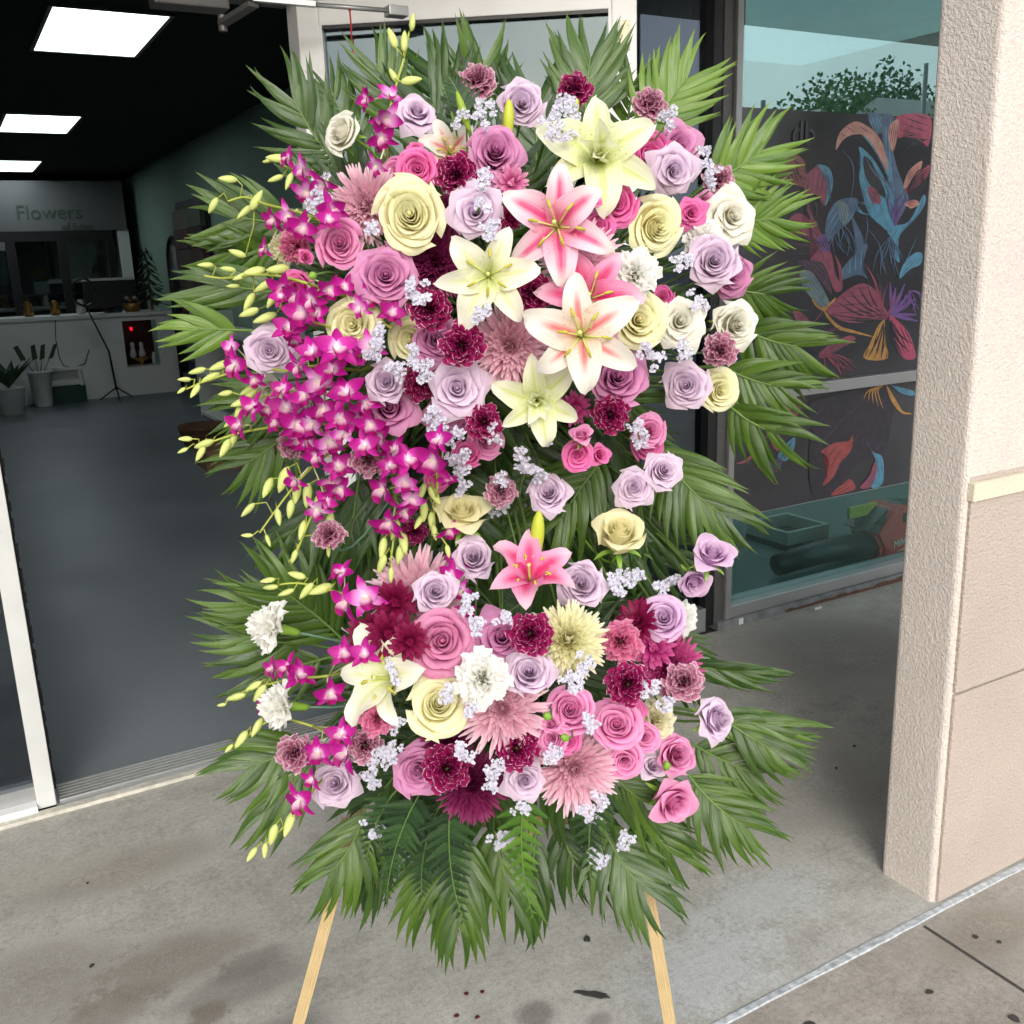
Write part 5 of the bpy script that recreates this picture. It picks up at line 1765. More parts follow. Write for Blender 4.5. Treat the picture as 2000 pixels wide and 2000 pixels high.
def lily(col, x, y, d, label, front=0.0, fx=None, fy=None, form='star', spin=None, group='lilies', stem=M_stem):
    fx, fy = lean(x, y, fx, fy)
    P = pos(x, y, front)
    n = facing(P, fx, fy)
    s = metres(d, P) / 2 / .84
    Mx = frame(P - n * s * .25, n, s, rnd.uniform(0, 6.28) if spin is None else 0)
    if spin is not None:                                     # spin: photo direction (degrees, anticlockwise from right) of the first tepal
        w = RIGHT * math.cos(math.radians(spin)) + UP * math.sin(math.radians(spin))
        l_ = Mx.inverted().to_3x3() @ w
        Mx = Mx @ Matrix.Rotation(math.atan2(l_.y, l_.x), 4, 'Z')
    o = root('lily', Mx, label, 'lily', group)
    lay_ = [(LILY_O, 0, 0, 1.0, -.02), (LILY_I, PI / 3, 0, 1.0, .01)]
    if form == 'double':
        lay_ += [(LILY_UP, .3, .12, .78, .03), (LILY_UP, 1.35, .10, .62, .05), (LILY_UP, .8, .3, .48, .07)]
    if form == 'trumpet':
        lay_ = [(LILY_O, 0, .35, 1.0, -.02), (LILY_I, PI / 3, .30, 1.0, .01)]
    for meshes, off, el, L, zb in lay_:
        for i in range(3):
            a = off + i * 2 * PI / 3 + rnd.uniform(-.10, .10)
            k = L * rnd.uniform(.93, 1.05)
            put('tepal', rnd.choice(meshes), PM[col], o, Matrix.Rotation(a, 4, 'Z') @ Matrix.Translation((.015, 0, zb)) @ Matrix.Rotation(-el + rnd.uniform(-.10, .10), 4, 'Y') @ Matrix.Rotation(rnd.uniform(-.15, .15), 4, 'X') @ Matrix.Scale(k, 4))
    if form != 'double':
        for i in range(6):
            Ms = Matrix.Rotation(i * PI / 3 + .3, 4, 'Z') @ Matrix.Rotation(rnd.uniform(-.15, .15), 4, 'Y')
            st = put('stamen', STAMEN, M_style, o, Ms)
            put('anther', ANTHER, M_anther, st)
        put('style', STYLE, M_style, o)
    stem_to(o, P - n * s * .25, n, s, stem, .0032, .0)
    ANCH.append((x, y, d * .7, label))
    return o


def lily_bud(x, y, L, ang, mat, label, front=0.0, w=1.0):
    """ang: photo direction of the tip, degrees anticlockwise from right; (x, y) is the base"""
    P = pos(x, y, front)
    n = (RIGHT * math.cos(math.radians(ang)) + UP * math.sin(math.radians(ang)) + (EYE - P).normalized() * .25).normalized()
    s = metres(L, P)
    o = root('lily_bud', frame(P, n, s, 0), label, 'lily bud', 'unopened lily buds')
    put('bud', LILY_BUD, mat, o, Matrix.Diagonal((w, w, 1, 1)))
    stem_to(o, P, n, s, M_stem, .003, -.02, .35)
    return o


def spray(path, florets, buds, label, front=0.03, tipfront=0.0):
    """orchid spray: photo polyline from the foam outwards; florets (x, y, size, facing angle); buds (x, y, length, angle)"""
    P0 = pos(*path[0], front)
    pts = []
    for i, (x, y) in enumerate(path):
        f = i / (len(path) - 1)
        pts.append(pos(x, y, front + (tipfront - front) * f if i else -.07))
    o = root('orchid_spray', Matrix.Translation(P0), label, 'orchid', 'purple orchid sprays')
    sm = [Vector(p) for p in smooth_poly([tuple(p) for p in pts], False, 4)]
    n = len(sm)
    end = foam_point(pts[0])
    MB().tube([end - P0, Vector((sm[0].x * .9 + end.x * .1, 1.74, sm[0].z * .9 + end.z * .1)) - P0] + [p - P0 for p in sm], [.0027, .0027] + [.0026 - .0011 * i / n for i in range(n)], 6).build('stem', M_stem_y, o, None, True)

    def nearest(P):
        return min(sm, key=lambda q_: (q_ - P).length + (0.02 if q_ is sm[0] else 0))
    for fl in florets:
        x, y, d = fl[:3]
        if len(fl) == 3 and rnd.random() < .22:
            continue
        ang = fl[3] if len(fl) > 3 else None
        P = pos(x, y, front + .012 + rnd.uniform(0, .025))
        if ang is None:
            nrm = facing(P, rnd.uniform(-1.1, .5), rnd.uniform(-.9, .6))
        else:
            nrm = facing(P, 1.1 * math.cos(math.radians(ang)), 1.1 * math.sin(math.radians(ang)))
        s = metres(d, P) / 2 / .62 * rnd.uniform(.8, 1.15)
        Mf = Matrix.Translation(-P0) @ frame(P, nrm, s, rnd.uniform(0, 6.28))
        w = (Mf.inverted().to_3x3() @ (UP + RIGHT * rnd.uniform(-.5, .5)))
        Mf = Mf @ Matrix.Rotation(math.atan2(w.y, w.x) - PI / 2, 4, 'Z')
        pm = PM['orc'] if rnd.random() < .75 else PM['orc2']
        fo = put('floret', ORC_LIP, PM['lip'], o, Mf @ Matrix.Rotation(-PI / 2, 4, 'Z') @ Matrix.Scale(.62, 4))
        S_ = 1 / .62
        for a, me, kx in ((180, ORC_SEPAL, 1.0), (50, ORC_SEPAL, .95), (-50, ORC_SEPAL, .95)):
            put('sepal', me, pm, fo, Matrix.Rotation(math.radians(a + rnd.uniform(-8, 8)), 4, 'Z') @ Matrix.Translation((0, 0, -.05)) @ Matrix.Rotation(rnd.uniform(-.15, .25), 4, 'Y') @ Matrix.Scale(S_ * kx, 4))
        for a in (108, -108):
            put('petal', ORC_PETAL, pm, fo, Matrix.Rotation(math.radians(a + rnd.uniform(-8, 8)), 4, 'Z') @ Matrix.Rotation(rnd.uniform(-.6, .25), 4, 'Y') @ Matrix.Scale(S_ * rnd.uniform(.85, 1.0), 4))
        put('spur', ORC_SPUR, PM['spur'], fo, Matrix.Translation((0, 0, -.3)) @ Matrix.Rotation(1.2, 4, 'Y'))
        b = P - nrm * s * .3
        a_ = nearest(P)
        MB().tube([a_ - P0, a_.lerp(b, .5) - P0 - nrm * s * .15 + Vector((0, 0, .004)), b - P0], [.0013, .0012, .0014], 5).build('pedicel', PM['spur'], o, None, True)
    for x, y, L, ang in buds:
        P = pos(x, y, tipfront + rnd.uniform(0, .015))
        dirn = (RIGHT * math.cos(math.radians(ang)) + UP * math.sin(math.radians(ang)) + (EYE - P).normalized() * rnd.uniform(-.2, .4)).normalized()
        s = metres(L, P) * 1.2
        base = P - dirn * s * .5
        put('bud', ORC_BUD, M_obud, o, Matrix.Translation(-P0) @ frame(base, dirn, s, rnd.uniform(0, 6)) @ Matrix.Diagonal((.9, .75, 1, 1)))
        a_ = nearest(base)
        MB().tube([a_ - P0, a_.lerp(base, .5) - P0 + Vector((0, 0, .006)) - dirn * s * .2, base - P0 + dirn * s * .06], [.0012, .0010, .0012], 5).build('pedicel', M_stem_y, o, None, True)
    return o


def nearest_name(x, y, used):
    c = sorted(ANCH, key=lambda a: math.hypot(a[0] - x, a[1] - y) - a[2] * .3)
    for ax, ay, d, lb in c[:12]:
        dx, dy = x - ax, y - ay
        if abs(dx) < .2 * d and abs(dy) < .2 * d:
            w = 'on'
        elif abs(dx) > abs(dy):
            w = 'right of' if dx > 0 else 'left of'
        else:
            w = 'below' if dy > 0 else 'above'
        t = 'pale statice sprig %s the %s' % (w, lb)
        if t not in used and len(t.split()) <= 16:
            used.add(t)
            return t
    return 'pale statice sprig'


STAT_USED = set()


def statice(x, y, n, ang=90, L=30, front=.03, size=12):
    """sprig: blossoms packed along a short spike whose middle is at (x, y); ang is its photo direction"""
    P0 = pos(x, y, front)
    o = root('statice_sprig', Matrix.Translation(P0), nearest_name(x, y, STAT_USED), 'statice', 'pale lilac statice sprigs')
    ca, sa = math.cos(math.radians(ang)), math.sin(math.radians(ang))
    n = int(n * 1.35)
    for i in range(n):
        f = (i + .5) / n - .5
        off = rnd.gauss(0, 1) * 8
        px_, py_ = x + ca * f * L - sa * off, y - sa * f * L - ca * off
        P = pos(px_, py_, front + rnd.uniform(-.004, .012))
        nrm = facing(P, rnd.uniform(-.6, .6), rnd.uniform(-.3, .7))
        s = metres(size, P) * rnd.uniform(.75, 1.1)
        put('blossom', rnd.choice(STAT), PM['stat'], o, Matrix.Translation(-P0) @ frame(P, nrm, s, rnd.uniform(0, 6)))
    a = pos(x - ca * L * .5, y + sa * L * .5, front - .012) - P0
    b = pos(x + ca * L * .45, y - sa * L * .45, front - .010) - P0
    e = foam_point(P0) - P0
    mid_ = a.lerp(e, .15)
    mid_.y = 1.72 - P0.y
    MB().tube([e, mid_, a.lerp(mid_, .3), a, b], [.0016, .0016, .0016, .0014, .001], 5).build('stem', M_stem, o, None, True)
    return o


def frond(bx, by, tx, ty, L, n, label, mat=0, y0=None, y1=None, bend=0.0, roll=0.0, droop=.25, spread=1.0, base=.1, wide=1.0):
    """palm frond; base and tip in photo units, L longest leaflet, y0/y1 depth of base and tip"""
    Pb = at(bx, by, 1.7)
    Pt = at(tx, ty, 1.7)
    B = at(bx, by, (back_y(Pb.z) - .02) if y0 is None else y0)
    T = at(tx, ty, (back_y(Pt.z) - .02) if y1 is None else y1)
    T = B.lerp(T, .74)
    ax = (T - B)
    ln = ax.length
    mid = B.lerp(T, .5)
    tocam = (EYE - mid).normalized()
    side = ax.cross(tocam).normalized()
    nrm = side.cross(ax).normalized()
    ctrl = mid + side * bend * ln + nrm * .05 * ln
    o = root('palm_frond', Matrix.Translation(B), label, 'palm frond', 'green palm fronds')
    cv = lambda t: B * (1 - t) ** 2 + ctrl * 2 * t * (1 - t) + T * t * t
    e = foam_point(B)
    MB().tube([e - B] + [cv(t / 10) - B for t in range(11)], [.0034] + [.0032 - .0024 * t / 10 for t in range(11)], 6).build('rachis', M_stem, o, None, True)
    n = max(8, int(n * 1.08) // 2 * 2)
    for i in range(n):
        f = base + (1 - base) * (i // 2 * 2 + .5) / n if n > 1 else 1
        f = min(1, f)
        sg_ = 1 if i % 2 else -1
        p = cv(f)
        d = (cv(min(1, f + .02)) - cv(f - .02)).normalized()
        sd = d.cross(nrm).normalized()
        q_ = Matrix.Rotation(roll, 3, d)
        sd2 = q_ @ sd
        nn = q_ @ nrm
        ang = (math.radians(62) * (1 - f) + math.radians(27) * f) * spread + rnd.uniform(-.09, .09)
        dirn = (d * math.cos(ang) + sd2 * sg_ * math.sin(ang) + Vector((0, 0, -droop * .35)) + nn * rnd.uniform(-.06, .14)).normalized()
        l_ = metres(L, p) * 1.12 * (.62 + .38 * math.sin(PI * min(1, .15 + f * .75))) * rnd.uniform(.82, 1.1)
        if rnd.random() < .05:
            continue
        X = dirn
        Z = (nn - X * nn.dot(X)).normalized()
        Z = Matrix.Rotation(sg_ * rnd.uniform(-.15, .3), 3, X) @ Z
        Yv = Z.cross(X)
        M_ = Matrix(((X.x, Yv.x, Z.x, p.x - B.x), (X.y, Yv.y, Z.y, p.y - B.y), (X.z, Yv.z, Z.z, p.z - B.z), (0, 0, 0, 1)))
        k = 0 if droop < .15 else 3 if droop > .6 else 1
        me = LEAFLET[rnd.choice((0, 2, 1) if k == 0 else (0, 1) if k == 1 else (1, 3))]
        put('leaflet', me, LM[mat], o, M_ @ Matrix.Diagonal((l_, l_ * (1 if d.dot(Yv) > 0 else -1) * (.5 + .5 * wide) * rnd.uniform(.95, 1.25), l_, 1)))
    return o


def fern(bx, by, tx, ty, L, n, label, mat=None, front=.06, bend=.1):
    B = pos(bx, by, front)
    T = pos(tx, ty, front)
    T.y = B.y + .01
    ax = T - B
    tocam = (EYE - B).normalized()
    side = ax.cross(tocam).normalized()
    nrm = side.cross(ax).normalized()
    ctrl = B.lerp(T, .5) + side * bend * ax.length
    cv = lambda t: B * (1 - t) ** 2 + ctrl * 2 * t * (1 - t) + T * t * t
    o = root('fern_leaf', Matrix.Translation(B), label, 'fern', 'leatherleaf fern leaves')
    e = foam_point(B)
    MB().tube([e - B] + [cv(t / 8) - B for t in range(9)], [.0016] + [.0015 - .001 * t / 8 for t in range(9)], 5).build('rachis', M_stem, o, None, True)
    for i in range(n):
        f = .06 + .94 * (i // 2 + .5 * (i % 2)) / (n / 2)
        f = min(1, f)
        p = cv(f)
        d = (cv(min(1, f + .02)) - cv(f - .02)).normalized()
        sg_ = 1 if i % 2 else -1
        sd = d.cross(nrm).normalized()
        ang = math.radians(62 - 22 * f)
        X = (d * math.cos(ang) + sd * sg_ * math.sin(ang) + nrm * rnd.uniform(-.1, .1)).normalized()
        Z = (nrm - X * nrm.dot(X)).normalized()
        Yv = Z.cross(X)
        l_ = metres(L, p) * (1.02 - f) ** .75 + .004
        M_ = Matrix(((X.x, Yv.x, Z.x, p.x - B.x), (X.y, Yv.y, Z.y, p.y - B.y), (X.z, Yv.z, Z.z, p.z - B.z), (0, 0, 0, 1)))
        put('pinna', PINNA[0], mat or M_fern, o, M_ @ Matrix.Scale(l_, 4))
    return o

# ================================================================== the flower stand
# easel: two lath legs in front, one behind, cross bars, and two caged foam blocks
M_lath = wood_mat('pine_lath', (.30, .205, .085), (.52, .385, .19))
M_wire = plain('dark_cage', (.015, .03, .018), .6)
M_foam = plain('green_floral_foam', (.012, .03, .014), .9)
fl_ = EYE + ray(541, 2020) * (CAM_H / -ray(541, 2020).z)
fr_ = EYE + ray(1277, 2020) * (CAM_H / -ray(1277, 2020).z)
ml_, mr_ = at(628, 1700, fl_.y + .09), at(1226, 1705, fr_.y + .09)
ez = root('easel', Matrix.Translation(((fl_.x + fr_.x) / 2, fl_.y + .1, 0)), 'pale wooden easel legs carrying the flower spray', 'easel')
O_ = ez.matrix_basis.translation.copy()
for a, b, sx in ((fl_, ml_, 1), (fr_, mr_, -1)):
    top = a + (b - a) * (1.15 / (b.z - a.z))
    d = (top - a)
    mb = MB()
    for k in (-1, 0, 1):
        mb.bar(a - O_ + Vector((k * .0057, 0, .006)), top - O_ + Vector((k * .0057, 0, 0)), .0052 if k else .0056, .012 if k else .0085, (1, 0, 0))
    mb.build('leg', M_lath, ez)
MB().bar(Vector((fl_.x + .22, 1.88, 1.05)) - O_, Vector((fr_.x - .22, 1.88, 1.05)) - O_, .02, .02).build('crossbar', M_lath, ez)
MB().bar(Vector((fl_.x + .12, 1.70, .45)) - O_, Vector((fr_.x - .12, 1.70, .45)) - O_, .02, .02).build('crossbar', M_lath, ez)
MB().bar(Vector((0, 1.92, 1.1)) - O_, Vector((.02, 2.3, .004)) - O_, .02, .014).build('rear_leg', M_lath, ez)
for zc_, hh, ww, lb in ((1.28, .20, .16, 'dark foam cage hidden behind the upper flowers'), (.66, .13, .15, 'dark foam cage hidden behind the lower flowers')):
    g = root('foam_cage', Matrix.Translation((-.04, 1.82, zc_)), lb, 'floral foam')
    MB().box(-ww, ww, -.05, .06, -hh, hh, .02).build('foam', M_foam, g)
    for i in range(6):
        MB().box(-ww + i * ww * .4 - .003, -ww + i * ww * .4 + .003, -.056, .066, -hh - .005, hh + .005).build('cage_bar', M_wire, g)

# ------------------------------------------------------------------ palm fronds (back to front)
for a in (
    # upper rim, anticlockwise from the left
    (655, 330, 515, 128, 118, 26, 'palm frond fanning to the upper left over the door edge', 3, None, None, -.10, 0, .1),
    (690, 300, 600, 118, 95, 18, 'short palm frond between the upper left frond and the hanging charm', 3, 1.80, 1.84, -.05, .3, .0),
    (760, 260, 690, 68, 110, 22, 'upright palm frond under the red hanging charm', 0, 1.82, 1.84, .04, .2, .0),
    (860, 250, 800, 78, 115, 20, 'dark palm frond behind the topmost orchid buds', 1, 1.80, 1.84, .08, -.2, .0),
    (905, 230, 915, 72, 110, 18, 'palm frond rising behind the topmost carnation', 0, 1.83, 1.85, 0, .4, .0),
    (1100, 250, 1118, 58, 130, 26, 'wide symmetrical palm frond at the very top', 3, 1.80, 1.84, 0, 0, -.05),
    (1180, 260, 1200, 115, 100, 16, 'dark palm frond behind the top right greenish lily', 0, 1.84, 1.86, 0, .3, .0),
    (1215, 270, 1325, 105, 122, 26, 'bright palm frond spreading over the sidelight glass', 2, 1.80, 1.82, -.04, 0, .0),
    (1330, 350, 1475, 262, 120, 26, 'bright palm frond right of the small upper right carnation', 2, 1.78, 1.80, .06, 0, .0),
    (1360, 430, 1500, 405, 105, 24, 'bright palm frond pointing right beside the upper ivory rose', 2, 1.80, 1.80, -.04, .1, .1),
    (1370, 545, 1480, 560, 105, 20, 'palm frond pointing right below the mauve rose edge', 0, 1.80, 1.80, 0, .2, .2),
    (1390, 610, 1545, 668, 120, 22, 'drooping palm frond ending over the printed window film', 0, 1.80, 1.76, .14, .1, .5, 1.0, .1, 1.25),
    (1360, 690, 1520, 745, 105, 20, 'palm frond hanging over the window transom', 0, 1.78, 1.74, .1, 0, .5, 1.0, .1, 1.2),
    (1370, 760, 1500, 838, 120, 18, 'palm frond below the small cream rose on the right edge', 0, 1.76, 1.72, .12, .2, .45, 1.0, .1, 1.15),
    (1240, 830, 1405, 1018, 135, 32, 'large palm frond in front of the grey window post', 0, 1.70, 1.64, .16, 0, .25),
    (1130, 980, 1290, 1095, 130, 20, 'dark palm frond behind the ruffled cream rose', 1, 1.74, 1.72, .05, 0, .3),
    (560, 430, 385, 402, 118, 18, 'palm frond pointing left near the arched mirror', 0, 1.76, 1.74, .04, .1, .1, .9, .1, 1.35),
    (540, 470, 378, 480, 105, 14, 'broad leafed palm frond pointing left below the orchid tips', 0, 1.76, 1.74, -.06, -.2, .2, .9, .1, 1.5),
    (560, 560, 345, 530, 130, 14, 'grey green palm frond pointing left across the shop counter', 3, 1.72, 1.70, .03, 0, .1, .6, .2, 1.4),
    (490, 625, 322, 620, 105, 10, 'leftmost palm frond with few broad leaflets', 2, 1.70, 1.68, .02, 0, .0, .75, .35, 1.6),
    (560, 730, 425, 775, 110, 18, 'palm frond left of the purple orchid mass', 0, 1.76, 1.74, 0, .2, .4, 1, .1, 1.3),
    (560, 800, 430, 900, 115, 18, 'palm frond drooping left beside the wicker basket', 0, 1.76, 1.74, -.08, .1, .3, 1, .1, 1.2),
    (640, 880, 510, 1060, 120, 22, 'palm frond hanging down below the orchid buds', 1, 1.74, 1.70, -.08, .1, .4, .9, .1, 1.1),
    (680, 890, 655, 1070, 120, 22, 'palm frond hanging straight down between both flower clusters', 1, 1.72, 1.70, .02, .2, .4, .7, .1, 1.2),
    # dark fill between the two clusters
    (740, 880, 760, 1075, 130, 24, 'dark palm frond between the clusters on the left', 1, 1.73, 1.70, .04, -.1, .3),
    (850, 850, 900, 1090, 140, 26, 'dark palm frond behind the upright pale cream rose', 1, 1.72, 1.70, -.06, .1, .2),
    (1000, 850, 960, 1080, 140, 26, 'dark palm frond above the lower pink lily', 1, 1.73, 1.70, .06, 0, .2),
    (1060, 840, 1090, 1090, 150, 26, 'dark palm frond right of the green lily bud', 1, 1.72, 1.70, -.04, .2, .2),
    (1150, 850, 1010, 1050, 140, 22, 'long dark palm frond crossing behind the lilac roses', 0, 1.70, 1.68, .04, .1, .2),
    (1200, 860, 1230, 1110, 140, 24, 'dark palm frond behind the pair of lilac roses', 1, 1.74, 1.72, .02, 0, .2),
    # lower rim
    (650, 1210, 460, 1062, 125, 24, 'palm frond rising left above the white carnation', 0, 1.70, 1.66, .06, 0, .05),
    (600, 1195, 400, 1115, 120, 16, 'palm frond pointing left behind the upper white carnation', 0, 1.70, 1.66, .06, .1, .1, .8, .15, 1.2),
    (590, 1215, 395, 1190, 125, 16, 'broad palm frond below the upper white carnation', 0, 1.70, 1.66, -.06, -.1, .2, .8, .15, 1.4),
    (620, 1240, 440, 1280, 110, 18, 'palm frond pointing left above the lower orchid spray', 0, 1.70, 1.68, -.04, 0, .2, .8),
    (590, 1395, 430, 1465, 120, 16, 'broad palm frond left of the lower left maroon carnation', 0, 1.70, 1.64, -.05, 0, .3, .95, .1, 1.45),
    (600, 1420, 480, 1555, 125, 16, 'palm frond drooping over the concrete on the lower left', 0, 1.68, 1.62, -.05, 0, .4, .7, .1, 1.35),
    (690, 1520, 600, 1690, 125, 28, 'palm frond in front of the left easel leg', 0, 1.62, 1.56, -.16, 0, .2),
    (740, 1530, 690, 1720, 115, 20, 'narrow palm frond hanging right of the left easel leg', 1, 1.64, 1.60, -.04, .2, .4, .6),
    (830, 1560, 800, 1760, 120, 24, 'palm frond hanging lowest left of centre', 0, 1.62, 1.56, .06, 0, .3),
    (880, 1560, 862, 1800, 130, 26, 'lowest palm frond pointing straight down', 0, 1.60, 1.52, .04, 0, .2, .85),
    (930, 1540, 975, 1740, 130, 22, 'palm frond hanging down right of the lowest frond', 0, 1.62, 1.56, .05, .1, .3, .8, .1, 1.2),
    (1010, 1560, 1000, 1750, 120, 20, 'palm frond pointing down below the bright fern', 1, 1.64, 1.58, 0, .1, .3, .7, .1, 1.2),
    (1050, 1550, 1110, 1680, 110, 18, 'dark palm frond hanging behind the lower statice', 1, 1.64, 1.60, .04, .2, .4),
    (1130, 1540, 1240, 1725, 135, 34, 'broad palm frond in front of the right easel leg', 3, 1.62, 1.54, .10, 0, .2),
    (1200, 1520, 1290, 1640, 115, 22, 'palm frond right of the lower right statice', 0, 1.66, 1.62, .08, .1, .3),
    (1290, 1450, 1450, 1600, 115, 28, 'palm frond hanging lower right beside the candy pink rose', 0, 1.64, 1.58, .12, 0, .3),
    (1300, 1400, 1470, 1480, 110, 22, 'palm frond pointing right below the side facing lavender rose', 0, 1.68, 1.64, .06, .1, .3),
    (1310, 1340, 1540, 1375, 120, 24, 'longest palm frond reaching right across the bare concrete', 0, 1.68, 1.66, .10, 0, .35, .55, .1, 1.1),
    (1370, 1360, 1500, 1440, 105, 16, 'palm frond behind the side facing lavender rose', 0, 1.66, 1.62, .05, .1, .4, .7, .1, 1.3),
    (1280, 1250, 1470, 1272, 105, 14, 'thin dark palm frond right of the magenta chrysanthemum', 1, 1.72, 1.70, .06, .3, .2, .45),
    (1230, 1180, 1330, 1290, 110, 18, 'dark palm frond behind the magenta chrysanthemum', 1, 1.74, 1.72, .02, .2, .2),
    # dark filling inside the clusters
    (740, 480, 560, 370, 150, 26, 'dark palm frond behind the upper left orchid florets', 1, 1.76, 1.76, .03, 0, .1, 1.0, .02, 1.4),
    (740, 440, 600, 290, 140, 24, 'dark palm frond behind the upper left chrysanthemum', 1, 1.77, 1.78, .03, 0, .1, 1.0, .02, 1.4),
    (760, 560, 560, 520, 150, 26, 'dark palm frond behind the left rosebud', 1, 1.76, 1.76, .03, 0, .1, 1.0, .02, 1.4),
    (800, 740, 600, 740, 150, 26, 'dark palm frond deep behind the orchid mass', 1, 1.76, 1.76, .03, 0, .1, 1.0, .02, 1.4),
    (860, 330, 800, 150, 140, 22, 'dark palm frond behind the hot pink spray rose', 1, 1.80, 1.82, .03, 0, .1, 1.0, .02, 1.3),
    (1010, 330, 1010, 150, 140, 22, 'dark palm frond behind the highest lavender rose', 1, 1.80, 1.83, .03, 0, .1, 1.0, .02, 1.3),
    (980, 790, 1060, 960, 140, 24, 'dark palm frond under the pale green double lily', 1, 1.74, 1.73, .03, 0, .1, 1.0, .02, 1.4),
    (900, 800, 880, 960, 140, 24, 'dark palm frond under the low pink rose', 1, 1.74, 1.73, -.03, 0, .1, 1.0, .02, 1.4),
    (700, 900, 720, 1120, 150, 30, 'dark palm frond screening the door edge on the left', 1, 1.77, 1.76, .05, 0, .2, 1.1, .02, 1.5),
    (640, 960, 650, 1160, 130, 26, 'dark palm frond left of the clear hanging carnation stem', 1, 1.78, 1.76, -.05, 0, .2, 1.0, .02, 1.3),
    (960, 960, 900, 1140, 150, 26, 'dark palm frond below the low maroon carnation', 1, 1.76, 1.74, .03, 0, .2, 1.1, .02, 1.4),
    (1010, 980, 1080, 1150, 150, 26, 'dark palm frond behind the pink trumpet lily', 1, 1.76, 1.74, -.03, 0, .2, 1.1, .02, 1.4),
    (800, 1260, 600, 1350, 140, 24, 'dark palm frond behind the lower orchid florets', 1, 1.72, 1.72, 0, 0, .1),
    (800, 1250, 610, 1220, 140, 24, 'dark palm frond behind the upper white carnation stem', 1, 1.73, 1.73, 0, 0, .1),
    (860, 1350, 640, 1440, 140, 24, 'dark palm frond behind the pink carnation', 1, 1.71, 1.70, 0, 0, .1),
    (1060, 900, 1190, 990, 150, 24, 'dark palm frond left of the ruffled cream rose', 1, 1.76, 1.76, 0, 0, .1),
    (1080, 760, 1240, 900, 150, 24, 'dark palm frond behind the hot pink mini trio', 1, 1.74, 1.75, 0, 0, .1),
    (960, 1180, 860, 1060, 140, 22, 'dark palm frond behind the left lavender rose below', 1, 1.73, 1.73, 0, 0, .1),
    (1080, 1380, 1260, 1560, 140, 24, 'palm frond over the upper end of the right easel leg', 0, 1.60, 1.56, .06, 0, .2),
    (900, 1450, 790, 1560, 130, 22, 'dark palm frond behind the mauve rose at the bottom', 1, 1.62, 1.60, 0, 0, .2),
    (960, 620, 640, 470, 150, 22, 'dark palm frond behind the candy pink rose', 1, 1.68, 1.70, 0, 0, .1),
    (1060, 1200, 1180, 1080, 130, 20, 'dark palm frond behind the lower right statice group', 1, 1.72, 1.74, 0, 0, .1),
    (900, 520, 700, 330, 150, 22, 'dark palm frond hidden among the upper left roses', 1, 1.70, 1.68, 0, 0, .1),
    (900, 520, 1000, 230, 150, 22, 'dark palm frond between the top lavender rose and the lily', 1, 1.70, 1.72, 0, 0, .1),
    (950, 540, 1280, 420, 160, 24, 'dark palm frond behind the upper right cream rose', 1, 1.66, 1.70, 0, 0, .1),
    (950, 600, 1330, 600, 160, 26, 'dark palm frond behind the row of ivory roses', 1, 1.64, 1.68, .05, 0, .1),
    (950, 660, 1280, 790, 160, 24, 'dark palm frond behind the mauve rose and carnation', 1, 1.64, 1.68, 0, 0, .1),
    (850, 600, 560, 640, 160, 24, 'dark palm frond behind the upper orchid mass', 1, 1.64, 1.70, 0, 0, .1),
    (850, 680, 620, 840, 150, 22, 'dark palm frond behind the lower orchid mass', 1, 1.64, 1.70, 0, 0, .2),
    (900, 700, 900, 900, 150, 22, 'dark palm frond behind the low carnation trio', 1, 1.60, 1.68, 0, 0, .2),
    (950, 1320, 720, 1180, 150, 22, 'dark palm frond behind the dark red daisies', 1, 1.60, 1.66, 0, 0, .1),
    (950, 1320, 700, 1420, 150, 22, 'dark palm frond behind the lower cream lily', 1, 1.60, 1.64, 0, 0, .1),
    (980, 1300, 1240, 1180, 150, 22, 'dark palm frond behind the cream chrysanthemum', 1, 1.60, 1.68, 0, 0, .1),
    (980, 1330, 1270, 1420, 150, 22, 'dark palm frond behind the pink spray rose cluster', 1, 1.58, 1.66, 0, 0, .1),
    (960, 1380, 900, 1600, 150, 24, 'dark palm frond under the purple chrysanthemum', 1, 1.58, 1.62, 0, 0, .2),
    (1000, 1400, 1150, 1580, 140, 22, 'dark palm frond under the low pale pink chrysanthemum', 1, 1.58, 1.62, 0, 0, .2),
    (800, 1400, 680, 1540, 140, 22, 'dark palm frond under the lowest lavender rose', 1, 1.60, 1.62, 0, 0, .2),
):
    frond(*a)

for a in ((790, 1500, 740, 1640, 60, 26, 'leatherleaf fern below the lowest mauve rose'), (850, 1520, 880, 1680, 62, 26, 'leatherleaf fern below the purple chrysanthemum'),
          (990, 1500, 1003, 1640, 52, 24, 'bright green fern tip hanging below the flowers'), (1130, 1480, 1105, 1590, 50, 22, 'leatherleaf fern left of the low statice group'),
          (740, 1500, 700, 1585, 45, 20, 'dark fern beside the lowest lavender rose'), (820, 1540, 800, 1660, 60, 26, 'leatherleaf fern at bottom left above the lowest fronds'), (1000, 1130, 960, 1180, 45, 18, 'small fern below the lower pink lily'), (880, 215, 850, 160, 40, 16, 'feathery fern left of the green lily bud at top')):
    fern(*a, mat=M_fern_b if a[6].startswith('bright') else M_fern)

